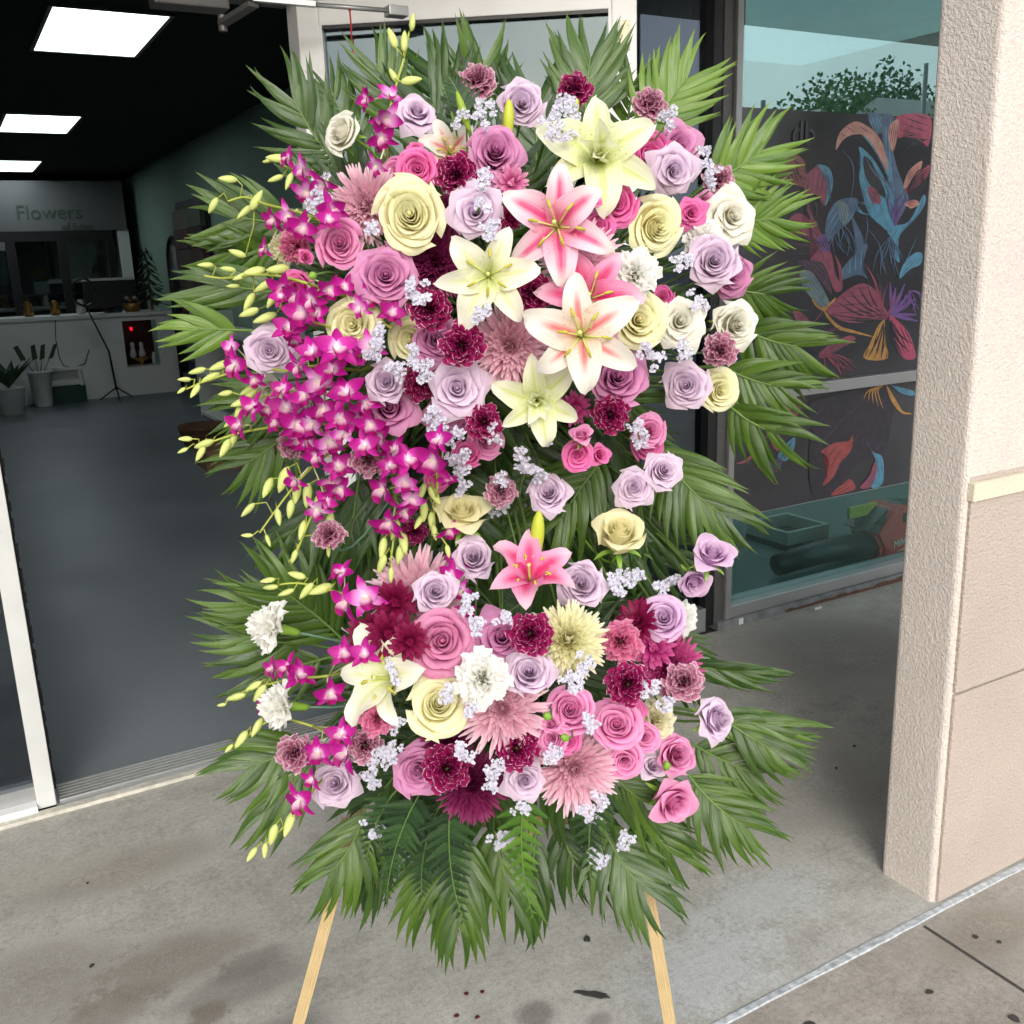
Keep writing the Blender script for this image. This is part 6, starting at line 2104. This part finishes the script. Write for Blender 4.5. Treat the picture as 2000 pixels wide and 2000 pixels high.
# ------------------------------------------------------------------ roses
R_ = rose
R_('white', 638, 247, 74, 'ivory rose facing left at the upper left corner', .02, 1, -.75, .35, M_calyx)
R_('lav', 787, 211, 70, 'lavender rose beside the topmost orchids', .03, 0, 0, .55)
R_('lav', 985, 195, 88, 'lavender rose highest at the top centre', .04, 0, 0, .12)
R_('mauve', 935, 288, 104, 'mauve rose just below the highest lavender rose', .03, 0, .05, .25)
R_('hot', 788, 318, 74, 'hot pink spray rose above the biggest cream rose', .02, 1, 0, .1)
R_('pink', 748, 322, 58, 'paler pink spray rose at the orchids', -.02, 1, -.4, .1)
R_('hot', 785, 282, 30, 'tiny hot pink rosebud above the spray rose', .0, 2, 0, .7)
R_('cream', 773, 404, 128, 'biggest open cream rose', .05, 1, -.05, .1)
R_('lav', 897, 400, 92, 'lavender rose right of the biggest cream rose', .03, 0, 0, .1)
R_('pink', 641, 458, 92, 'candy pink rose below the upper left chrysanthemum', .03, 1, 0, .1)
R_('mauve', 727, 520, 110, 'mauve rose under the biggest cream rose', .03, 0, 0, .1)
R_('cream', 664, 612, 98, 'cream rose amid the purple orchids', .05, 1, -.1, .05)
R_('lav', 509, 661, 86, 'lavender rose farthest left in the orchids', .09, 0, 0, 0)
R_('mauve', 825, 640, 96, 'mauve rose half hidden by two carnations', -.01, 0, 0, .1)
R_('cream', 775, 640, 84, 'cream rose half hidden left of the hidden mauve rose', -.03, 1, -.2, 0)
R_('lav', 728, 721, 80, 'small lavender rose over a mauve rose', .06, 0, 0, .05)
R_('mauve', 733, 770, 100, 'mauve rose under the small lavender rose', .02, 2, 0, .05)
R_('lav', 862, 733, 100, 'lavender rose below the centre carnation', .04, 0, 0, .05)
R_('mauve', 850, 778, 86, 'mauve rose peeping out below the central lavender rose', -.01, 0, 0, -.2)
R_('lav', 1272, 323, 84, 'lavender rose on the upper right', .05, 0, .1, 0)
R_('mauve', 1277, 278, 84, 'mauve rose behind the upper right lavender rose', .0, 2, .3, .3)
R_('hot', 1228, 290, 82, 'hot pink rose hidden behind the top greenish lily', -.02, 1, .2, .1)
R_('cream', 1243, 427, 108, 'cream rose below the upper right lavender rose', .05, 1, .45, .05)
R_('white', 1382, 407, 90, 'ivory rose on the upper right edge', .05, 0, .3, .15)
R_('hot', 1164, 385, 78, 'hot pink spray rose right of the upper pink lily', .02, 1, .05, .1)
R_('hot', 1130, 428, 62, 'hot pink spray rose tucked behind the lily tepal', -.01, 1, 0, .05)
R_('hot', 1123, 378, 26, 'hot pink rosebud beside the upper pink lily', .05, 2, -.2, .2)
R_('hot', 1305, 402, 52, 'small pink rose left of the upper ivory rose', .02, 0, .2, .05)
R_('pink', 1330, 378, 32, 'tiny pink rosebud above the small pink rose', .01, 2, .3, .4)
R_('lav', 1348, 492, 96, 'lavender rose over a mauve rose at right', .07, 0, .1, .1)
R_('mauve', 1380, 522, 88, 'mauve rose behind the right hand lavender rose', .01, 0, .3, -.1)
R_('cream', 1205, 603, 104, 'cream rose right of the lowest white lily', .02, 1, .15, .1)
R_('white', 1283, 606, 88, 'ivory rose in the middle of the right side', .03, 0, .1, .1)
R_('white', 1390, 612, 92, 'ivory rose above the right edge carnation', .04, 0, .35, .1)
R_('mauve', 1165, 712, 112, 'mauve rose below the lowest white lily', .02, 0, .05, .1)
R_('lav', 1294, 727, 84, 'lavender rose beside the small cream rose', .05, 0, -.05, .05)
R_('cream', 1360, 737, 76, 'small cream rose at the lower right edge', .03, 1, .35, 0)
R_('pink', 1228, 812, 62, 'pink spray rose above the right statice', .03, 1, .2, .1)
R_('hot', 1222, 838, 64, 'hot pink spray rose under the right statice', .02, 1, .05, -.2)
R_('hot', 1090, 858, 58, 'hot pink mini rose in the low centre trio', .10, 1, 0, 0)
R_('hot', 1130, 859, 38, 'smallest hot pink mini rose in the trio', .10, 2, .3, .1)
R_('pink', 1097, 822, 40, 'pink rosebud on top of the mini rose trio', .09, 2, 0, .7)
R_('lav', 1196, 921, 70, 'lilac rose left of the lilac pair', .12, 0, 0, .0)
R_('lav', 1253, 887, 68, 'lilac rose right of the lilac pair', .12, 0, .25, .2)
R_('lav', 1035, 930, 78, 'lilac rose above the green lily bud', .12, 0, -.1, .2)
R_('peach', 872, 968, 96, 'pale cream upright rose between the clusters', .13, 2, -.1, .95, M_calyx)
R_('peach', 1168, 1008, 108, 'ruffled pale cream rose between the clusters', .14, 2, .1, .75, M_calyx)
R_('hot', 880, 856, 54, 'small pink rose under the low carnation', .03, 1, -.1, 0)
R_('pink', 918, 832, 66, 'pink rose behind the low carnation', .0, 1, .1, 0)
R_('lavpink', 1342, 1047, 72, 'lilac pink rose standing clear on the far right', .14, 2, .3, .8, M_stem)
R_('lavpink', 1310, 1097, 60, 'lilac pink rose below the clear standing one', .12, 2, .2, -.5, M_stem)
R_('lav', 893, 1051, 76, 'lavender rose left of the lower pink lily', .06, 0, 0, .2)
R_('lav', 822, 1116, 74, 'lavender rose on the upper pale pink chrysanthemum', .08, 0, .05, .05)
R_('lav', 1097, 1102, 90, 'lavender rose right of the lower pink lily', .05, 0, 0, .1)
R_('soft', 834, 1209, 116, 'large soft pink rose in the lower cluster', .05, 1, 0, .05)
R_('mauve', 947, 1203, 94, 'mauve rose beside the lower centre carnation', .0, 0, 0, .1)
R_('lav', 998, 1268, 86, 'lavender rose under the cream chrysanthemum', .04, 0, 0, .15)
R_('lavpink', 1252, 1166, 82, 'lilac rose at the lower cluster right shoulder', .09, 1, 0, .1)
R_('cream', 828, 1326, 110, 'yellow cream rose in the lower cluster', .05, 1, .05, .15)
R_('mauve', 790, 1452, 94, 'mauve rose lowest of all', .05, 0, -.05, -.05)
R_('lav', 990, 1472, 66, 'small lavender rose between two low chrysanthemums', .05, 0, 0, .0)
R_('lav', 632, 1478, 82, 'lowest lavender rose on the left', .10, 0, -.1, .05)
R_('pink', 1076, 1338, 82, 'candy pink spray rose at the lower cluster heart', .03, 1, .05, .1)
R_('pink', 1040, 1393, 62, 'pink spray rose left of the lower trio', .04, 1, -.1, 0)
R_('hot', 1068, 1398, 54, 'hot pink spray rose in the lower trio', .03, 1, .1, -.1)
R_('pink', 1042, 1365, 44, 'pink rosebud atop the lower trio', .03, 2, -.3, .5)
R_('pink', 1163, 1367, 88, 'largest candy pink spray rose on the lower right', .04, 1, 0, .05)
R_('hot', 1192, 1345, 60, 'pink spray rose tucked behind the largest candy one', .0, 1, .3, .3)
R_('pink', 1216, 1391, 56, 'pink spray rose right of the largest candy one', .04, 1, .15, -.05)
R_('pink', 1178, 1437, 66, 'pink spray rose below the largest candy one', .06, 1, 0, -.2)
R_('pink', 1278, 1424, 74, 'pale candy rose at the lower right edge', .08, 0, .3, .0)
R_('pink', 1270, 1512, 80, 'lowest pale candy rose on the right', .12, 2, .5, -.5)
R_('lav', 1356, 1356, 72, 'lavender rose facing right over the palm leaves', .13, 0, .75, .1)
R_('lav', 1230, 1445, 46, 'faded lilac rose between the candy roses', .03, 2, .2, .2)
R_('hot', 560, 545, 60, 'pink rose at the left orchid tips', .05, 1, -.4, -.3)
R_('white', 515, 740, 70, 'wilting cream bloom below the farthest left rose', .04, 2, -.2, -.3)
R_('hot', 577, 486, 30, 'pink rosebud beside the white and pink carnations', .06, 2, .3, .1)
R_('hot', 825, 905, 48, 'pink rose behind the hanging orchid', .03, 1, 0, -.1)
R_('hot', 1250, 560, 40, 'tiny pink rose between cream and ivory roses', -.04, 1, 0, .1)

# ------------------------------------------------------------------ carnations
K_ = carnation
K_('c_bic', 903, 150, 66, 'maroon carnation topmost at centre', .05, .2, .55)
K_('c_mar', 1085, 167, 62, 'maroon carnation behind the top statice', .0, 0, .4)
K_('c_bic', 1228, 196, 62, 'maroon carnation above the top right roses', .04, .3, .4)
K_('c_mar', 861, 328, 76, 'maroon carnation below the top green bud', .05, 0, .05)
K_('c_bic', 1357, 338, 58, 'maroon carnation on the upper right edge', .02, .4, .1)
K_('c_mar', 811, 582, 78, 'maroon carnation left of the cream lily', .06, 0, 0)
K_('c_mar', 871, 650, 82, 'maroon carnation at the very centre', .06, 0, 0)
K_('c_mar', 1005, 553, 80, 'maroon carnation between the cream and pink lilies', .01, 0, .1)
K_('c_mar', 1045, 672, 74, 'maroon carnation hidden under the lowest white lily', -.05, 0, -.1)
K_('c_mar', 797, 722, 70, 'maroon carnation between two lavender roses', .0, 0, 0)
K_('c_mar', 913, 795, 68, 'maroon carnation left of the double lily', .07, 0, 0)
K_('c_mar', 1152, 782, 70, 'maroon carnation under the right mauve rose', .07, 0, 0)
K_('c_bic', 1358, 660, 64, 'maroon carnation in front of an ivory rose', .09, -.1, .1)
K_('c_bic', 693, 868, 64, 'maroon carnation low in the purple orchids', .11, .1, 0)
K_('c_bic', 945, 926, 60, 'maroon carnation above the upright cream rose', .09, 0, .0)
K_('c_bic', 620, 1007, 60, 'maroon carnation hanging clear on the left', .14, -.3, .6)
K_('c_mar', 783, 1003, 48, 'small maroon carnation behind hanging orchid buds', .05, .1, 0)
K_('c_mar', 1001, 1195, 76, 'maroon carnation left of the cream chrysanthemum', .06, 0, .05)
K_('c_mar', 1185, 1290, 74, 'maroon carnation above the largest candy rose', .06, 0, .05)
K_('c_bic', 1291, 1285, 68, 'maroon carnation on the magenta chrysanthemum', .10, .2, .0)
K_('c_bic', 555, 1420, 66, 'maroon carnation farthest left in the lower cluster', .13, -.3, .1)
K_('c_bic', 688, 1406, 62, 'maroon carnation below the lower cream lily', .08, 0, 0)
K_('c_mar', 843, 1450, 82, 'maroon carnation right of the lowest mauve rose', .06, 0, 0)
K_('c_mar', 975, 1412, 76, 'maroon carnation under the low centre chrysanthemum', .05, 0, 0)
K_('c_bic', 548, 838, 52, 'maroon carnation half hidden at the left orchids', .03, -.3, 0)
K_('c_white', 1198, 517, 94, 'white carnation right of the upper chrysanthemum', .04, .15, .15)
K_('c_white', 1330, 452, 74, 'white carnation behind the right hand lavender rose', .02, .1, .2)
K_('c_white', 506, 1182, 84, 'white carnation seen from the side at left', .13, -1.7, .35)
K_('c_white', 524, 1331, 80, 'lower white carnation seen from the side', .13, -1.9, .1)
K_('c_white', 910, 1279, 100, 'white carnation in the lower cluster centre', .06, 0, .05)
K_('c_white', 1284, 1166, 64, 'white carnation behind the shoulder lilac rose', .04, .4, 0)
K_('c_cream', 1237, 1357, 74, 'cream carnation behind the candy spray roses', .0, .4, .1)
K_('c_pink', 712, 1355, 62, 'pink carnation on the lower cream lily', .11, -.1, .05)
K_('c_pink', 1170, 1210, 76, 'pink carnation above the lower right statice', .05, -.05, 0)
K_('c_pink', 555, 462, 66, 'pink carnation facing left at the orchid tips', .06, -.7, .1)
K_('c_cream', 533, 470, 60, 'cream carnation facing left at the orchid tips', .02, -1.2, .1)

# ------------------------------------------------------------------ chrysanthemums
M__ = mum
M__('m_pink', 686, 388, 140, 'pale pink chrysanthemum on the upper left', .0, -.25, .1)
M__('m_pink', 962, 655, 158, 'pale pink chrysanthemum below the cream lily', .0, 0, -.1)
M__('m_pink', 1095, 492, 140, 'pale pink chrysanthemum between the two pink lilies', -.02, 0, .1)
M__('m_purple', 823, 492, 132, 'purple chrysanthemum left of the cream lily', -.03, 0, .1)
M__('m_purple', 850, 405, 84, 'purple chrysanthemum behind the biggest cream rose', -.08, 0, .1)
M__('m_two', 965, 345, 62, 'small two tone pink chrysanthemum near the top', .03, 0, .1, 'daisy')
M__('m_dark', 963, 412, 44, 'small dark red button below the two tone bloom', .01, 0, 0, 'daisy')
M__('m_dark', 940, 424, 30, 'tiny dark red button above the cream lily', .01, 0, 0, 'daisy')
M__('m_pink', 785, 1118, 160, 'pale pink chrysanthemum at the lower cluster top', .0, -.1, .2)
M__('m_cream', 1072, 1207, 134, 'cream ball chrysanthemum in the lower cluster', .03, .05, .1, 'ball')
M__('m_pink', 948, 1338, 152, 'pale pink chrysanthemum at the lower cluster centre', .03, 0, -.05)
M__('m_pink', 1085, 1452, 148, 'lowest pale pink chrysanthemum', .03, .1, -.15)
M__('m_purple', 890, 1485, 122, 'purple chrysanthemum lowest of all', .02, 0, -.2)
M__('m_purple', 842, 1392, 90, 'purple chrysanthemum below the yellow cream rose', -.03, 0, 0)
M__('m_dark', 745, 1136, 78, 'dark red daisy uppermost of four', .08, 0, .1, 'daisy')
M__('m_dark', 733, 1198, 80, 'dark red daisy in the middle of four', .09, 0, 0, 'daisy')
M__('m_dark', 693, 1196, 70, 'dark red daisy leftmost of four', .06, -.2, 0, 'daisy')
M__('m_dark', 773, 1211, 66, 'dark red daisy lowest right of four', .10, .1, -.1, 'daisy')
M__('m_mag', 1272, 1252, 112, 'magenta chrysanthemum on the lower right', .04, .4, .1)
M__('m_mag', 1232, 1222, 72, 'small magenta chrysanthemum under the shoulder rose', .03, .0, .2, 'daisy')
M__('m_dark', 1200, 1170, 76, 'spiky dark magenta bloom left of the shoulder rose', .04, -.5, .6, 'daisy')
M__('m_mag', 1086, 770, 62, 'magenta bloom tucked behind the double lily', -.03, .4, 0, 'daisy')

# ------------------------------------------------------------------ lilies
L_ = lily
L_('l_green', 1130, 290, 235, 'greenish white double lily at the top right', .07, .05, .35, 'double', 90)
L_('l_pink', 1050, 425, 222, 'pink striped lily uppermost of three', .08, -.05, .1, 'star', 92)
L_('l_cream', 922, 520, 205, 'cream lily left of the pink lilies', .07, 0, .0, 'star', 70)
L_('l_rose', 1112, 562, 205, 'deep pink lily behind the white striped one', .07, .0, .1, 'star', 55)
L_('l_white', 1097, 632, 228, 'white lily with thin pink stripes', .12, 0, .05, 'star', 95)
L_('l_green', 1014, 757, 172, 'pale green double lily low at centre', .07, .05, -.1, 'double', 100)
L_('l_rose', 1000, 1085, 195, 'pink lily with upright trumpet between the clusters', .11, .0, .75, 'trumpet', 90)
L_('l_cream', 728, 1278, 225, 'cream lily facing left in the lower cluster', .07, -.7, .1, 'trumpet', 180)
L_('l_white', 850, 285, 130, 'white lily tepals behind the upper mauve rose', -.06, .1, .3, 'star', 110)
lily_bud(1011, 1050, 90, 86, M_lbud, 'yellow green lily bud above the lower pink lily', .13, 1.05)
lily_bud(885, 245, 72, 108, M_lbud_g, 'green lily bud near the top left of centre', .05, .75)
lily_bud(1072, 250, 62, 75, M_lbud, 'yellow lily bud among the top statice', .0, 1.1)
lily_bud(958, 262, 70, 88, M_lbud, 'yellow green bud under the highest lavender rose', .0, 1.1)

# ------------------------------------------------------------------ orchid sprays
S_ = spray
S_([(735, 330), (728, 250), (745, 170), (762, 110), (772, 60)], [(694, 187, 46), (736, 182, 48, 60), (728, 222, 52), (722, 258, 50, 250), (738, 300, 44), (712, 312, 40)],
   [(778, 42, 26, 85), (763, 78, 36, 88), (740, 72, 34, 110), (742, 142, 26, 120), (776, 152, 34, 10)], 'topmost orchid spray pointing straight up', .05, .05)
S_([(650, 380), (610, 345), (565, 325), (530, 310)], [(612, 345, 50), (575, 320, 46, 180), (625, 395, 44), (580, 362, 44, 230), (545, 300, 34, 150)],
   [(522, 299, 34, 175), (505, 304, 18, 190), (520, 337, 28, 200), (545, 342, 30, 250)], 'orchid spray at the upper left tip', .06, .04)
S_([(660, 450), (590, 410), (540, 395), (500, 385), (462, 372), (430, 380)], [(548, 406, 48), (572, 430, 48), (517, 415, 40, 200), (620, 415, 44), (500, 470, 36, 180)],
   [(430, 338, 30, 175), (402, 388, 28, 240), (484, 378, 36, 60), (462, 400, 34, 220), (448, 478, 28, 160)], 'orchid spray reaching left toward the mirror', .07, .05)
S_([(650, 560), (580, 535), (520, 520), (470, 520), (420, 525), (385, 520)], [(560, 560, 52), (600, 590, 50), (535, 545, 46), (620, 545, 46), (575, 525, 46)],
   [(388, 500, 26, 180), (430, 508, 26, 170), (455, 522, 28, 200), (480, 512, 36, 190), (440, 540, 22, 180), (498, 540, 36, 210), (525, 508, 38, 185), (470, 570, 34, 240)], 'orchid spray with many lime buds left of the candy rose', .09, .06)
S_([(680, 640), (620, 615), (560, 600), (530, 580)], [(570, 590, 54), (605, 640, 52), (545, 620, 46), (640, 575, 46), (590, 565, 48), (530, 560, 40), (630, 640, 44)],
   [(515, 562, 40, 240), (500, 600, 40, 200), (470, 590, 34, 200)], 'orchid spray directly left of the middle cream rose', .09, .07)
S_([(680, 700), (600, 690), (540, 700), (480, 690), (430, 705), (385, 720), (350, 735)], [(590, 665, 58), (635, 660, 58), (565, 690, 54), (630, 700, 54), (440, 657, 46, 170), (445, 690, 46, 190), (480, 715, 40, 250), (600, 720, 50)],
   [(415, 690, 36, 200), (372, 700, 30, 195), (398, 712, 34, 205), (348, 716, 22, 180), (342, 737, 16, 215), (368, 738, 26, 235), (470, 735, 34, 210)], 'longest orchid spray pointing left above the shop floor', .11, .08)
S_([(690, 760), (630, 745), (560, 740), (510, 745), (470, 760), (445, 790)], [(655, 742, 60), (610, 770, 56), (575, 745, 52), (540, 770, 50), (480, 770, 46, 160), (640, 790, 54), (590, 800, 50), (535, 735, 40)],
   [(470, 748, 34, 220), (450, 775, 26, 245), (425, 742, 24, 190), (430, 800, 18, 220), (452, 760, 30, 200)], 'orchid spray below the wilting cream bloom', .11, .08)
S_([(680, 810), (600, 800), (520, 805), (460, 815), (410, 830), (370, 845)], [(455, 802, 48, 180), (520, 795, 46), (560, 800, 50), (565, 830, 48), (620, 835, 52), (650, 820, 50), (505, 770, 40)],
   [(385, 838, 34, 200), (350, 828, 22, 180), (345, 850, 18, 205), (378, 856, 28, 240), (425, 845, 34, 240), (440, 830, 34, 250)], 'orchid spray pointing left beside the wicker basket', .12, .08)
S_([(690, 830), (630, 850), (580, 890), (545, 930), (515, 970), (490, 1005)], [(600, 860, 54), (640, 880, 52), (580, 840, 50), (560, 905, 44, 220), (625, 905, 46, 260), (615, 945, 44)],
   [(505, 920, 36, 245), (535, 905, 44, 250), (468, 962, 30, 225), (548, 960, 32, 260), (525, 975, 30, 280), (466, 1010, 20, 180), (506, 1020, 22, 290), (560, 930, 36, 260)], 'orchid spray drooping to lower left with lime buds', .13, .10)
S_([(700, 860), (655, 890), (615, 930), (585, 980), (560, 1040), (545, 1060)], [(660, 890, 54), (640, 920, 46, 270), (690, 840, 50), (600, 960, 40, 250)],
   [(570, 1000, 34, 255), (555, 1050, 24, 250), (600, 950, 44, 250), (620, 1040, 20, 270), (580, 935, 40, 265), (622, 985, 34, 260)], 'orchid spray drooping beside the clear hanging carnation', .13, .11)
S_([(760, 850), (750, 900), (745, 960), (742, 1020), (735, 1070)], [(725, 925, 52, 200), (765, 910, 48), (735, 985, 54, 230), (775, 940, 40, 300), (770, 870, 48), (735, 880, 46), (760, 965, 38, 310)],
   [(722, 1035, 38, 260), (755, 1045, 36, 255), (720, 1065, 34, 250), (738, 1085, 26, 268), (762, 1025, 36, 280), (745, 1000, 34, 250)], 'orchid spray hanging straight down at centre left', .13, .12)
S_([(820, 850), (825, 910), (820, 960), (815, 1010)], [(820, 870, 56), (790, 855, 50), (830, 830, 46), (845, 900, 36, 300), (845, 1000, 40, 300)],
   [(795, 930, 34, 250), (820, 935, 34, 300), (800, 965, 34, 268), (815, 985, 34, 275), (820, 1005, 26, 280), (790, 985, 26, 240), (845, 1040, 22, 280)], 'short orchid spray left of the upright cream rose', .12, .11)
S_([(720, 690), (690, 660), (670, 690)], [(690, 690, 56), (660, 670, 48), (700, 655, 44), (560, 640, 46), (680, 580, 44), (650, 540, 40)], [], 'orchid spray buried under the small lavender rose', .05, .05)
S_([(740, 800), (700, 820), (660, 840)], [(700, 800, 54), (670, 790, 52), (720, 830, 50), (745, 850, 46), (690, 760, 44), (775, 820, 44)], [], 'orchid spray buried under the left mauve rose', .07, .06)
S_([(760, 480), (720, 590), (740, 620)], [(740, 590, 44), (700, 560, 40), (735, 660, 40), (690, 535, 36)], [], 'orchid florets hidden beside the left mauve rose', .0, .0)
S_([(720, 1150), (660, 1125), (610, 1110), (560, 1100), (515, 1105)], [(655, 1138, 50, 200), (692, 1126, 52), (645, 1082, 40, 130), (668, 1110, 34)],
   [(560, 1085, 30, 165), (510, 1108, 26, 185), (505, 1095, 24, 190), (578, 1115, 34, 230), (540, 1118, 28, 200), (605, 1112, 40, 200)], 'orchid spray at the top left of the lower cluster', .11, .10)
S_([(680, 1260), (620, 1275), (560, 1280), (510, 1290), (460, 1305), (425, 1325)], [(632, 1262, 56), (595, 1300, 54), (565, 1275, 50), (545, 1262, 44, 160), (515, 1262, 38, 180), (650, 1232, 48), (622, 1308, 48), (690, 1235, 44)],
   [(478, 1295, 32, 210), (490, 1308, 34, 235), (445, 1315, 34, 195), (418, 1330, 16, 190)], 'orchid spray behind the lower white carnation', .10, .10)
S_([(660, 1390), (590, 1370), (530, 1355), (490, 1370), (455, 1400), (430, 1410)], [(645, 1385, 52), (655, 1425, 50), (600, 1420, 44), (510, 1335, 40), (630, 1350, 38)],
   [(485, 1372, 34, 240), (455, 1395, 32, 235), (432, 1412, 18, 225)], 'orchid spray left of the lowest carnations', .10, .10)
S_([(640, 1440), (600, 1480), (570, 1520), (535, 1560), (495, 1600)], [(568, 1510, 50, 220), (600, 1440, 44), (590, 1470, 36)],
   [(545, 1555, 40, 250), (515, 1575, 36, 255), (500, 1605, 26, 265), (475, 1612, 26, 235)], 'lowest orchid spray drooping over the concrete', .13, .12)
S_([(880, 1120), (860, 1090), (850, 1060)], [(868, 1060, 44), (868, 1115, 42), (850, 1085, 40), (880, 1150, 34)], [], 'orchid florets beside the upper lavender rose below', .02, .02)

# ------------------------------------------------------------------ statice sprigs
for a in ((605, 362, 12, 100, 60), (598, 390, 5, 90, 24), (915, 212, 9, 60, 50), (870, 224, 5, 0, 26), (1048, 212, 11, 70, 60), (1082, 208, 12, 95, 55), (1062, 248, 10, 0, 60), (1262, 220, 8, 70, 36),
          (1338, 330, 9, 100, 55), (1330, 282, 4, 0, 20), (912, 338, 8, 90, 36), (922, 432, 10, 60, 34), (780, 542, 7, 80, 36), (795, 562, 6, 30, 28), (905, 590, 8, 60, 40), (715, 635, 9, 60, 44),
          (702, 666, 6, 20, 30), (782, 672, 8, 110, 44), (800, 700, 8, 80, 40), (745, 700, 6, 160, 36), (820, 795, 10, 110, 50), (852, 822, 9, 20, 44), (868, 862, 9, 70, 36), (868, 905, 11, 80, 50),
          (985, 870, 10, 110, 48), (1012, 893, 7, 150, 36), (948, 908, 6, 0, 24), (948, 945, 11, 100, 46), (1025, 815, 9, 140, 46), (1205, 820, 11, 100, 50), (1285, 490, 7, 45, 36), (1228, 668, 10, 140, 46),
          (1290, 662, 7, 80, 36), (1320, 575, 6, 30, 26), (880, 1138, 10, 60, 44), (895, 1182, 8, 90, 34), (950, 1165, 5, 90, 20), (1158, 1088, 5, 60, 26), (1195, 1090, 9, 30, 36), (1165, 1110, 5, 0, 22),
          (1262, 1108, 9, 20, 50), (1100, 1262, 12, 60, 50), (1078, 1292, 8, 150, 44), (742, 1268, 9, 110, 52), (846, 1310, 7, 80, 34), (748, 1366, 8, 50, 34), (716, 1435, 10, 80, 50), (740, 1418, 7, 60, 36),
          (700, 1470, 8, 150, 34), (876, 1420, 9, 120, 40), (930, 1462, 12, 80, 56), (1112, 1362, 8, 90, 34), (1045, 1425, 8, 30, 36), (1225, 1302, 6, 160, 30), (1110, 1538, 9, 140, 42), (1128, 1512, 6, 90, 30),
          (708, 1563, 8, 60, 34), (944, 1582, 9, 40, 36), (1180, 1588, 7, 45, 28), (1128, 1620, 9, 150, 40), (975, 1526, 4, 90, 14), (1258, 1330, 5, 60, 24), (622, 1490, 3, 270, 14), (930, 820, 6, 120, 36),
          (905, 385, 5, 80, 20), (700, 430, 5, 80, 22), (885, 1340, 4, 80, 20)):
    x, y, n, ang, L = a
    big = y > 1500 or (1040 < x < 1300 and y > 1480)
    statice(x, y, n, ang, L, .125 if y > 1500 else .085)

# leftover green buds and tips between the spray roses
for x, y, ang, lb in ((1066, 1392, 150, 'round green bud left of the lower pink trio'), (1033, 1352, 120, 'small green bud above the lower pink trio'), (1258, 1445, 90, 'green bud between the faded and candy roses'),
                      (1262, 1478, 60, 'green bud above the lowest candy rose'), (1238, 1528, 240, 'green bud left of the lowest candy rose'), (590, 520, 200, 'green bud below the pink rosebud at left'), (600, 555, 270, 'hanging green bud at the left orchid mass')):
    P = pos(x, y, .10)
    n = facing(P, 1.2 * math.cos(math.radians(ang)), 1.2 * math.sin(math.radians(ang)))
    s = metres(17, P)
    o = root('rosebud', frame(P, n, s, 0), lb, 'rosebud', 'small green rosebuds')
    MB().lathe([(.1, -.55), (.36, -.3), (.48, 0), (.38, .3), (.15, .55), (.02, .62)], (0, 0, 0), 10).build('bud', M_calyx, o, None, True)
    for i in range(5):
        put('sepal', SEPAL, M_calyx, o, Matrix.Rotation(i * 1.2566, 4, 'Z') @ Matrix.Translation((.18, 0, -.5)) @ Matrix.Rotation(-.9, 4, 'Y') @ Matrix.Scale(1.1, 4))
    stem_to(o, P, n, s, M_stem, .0016, .5)
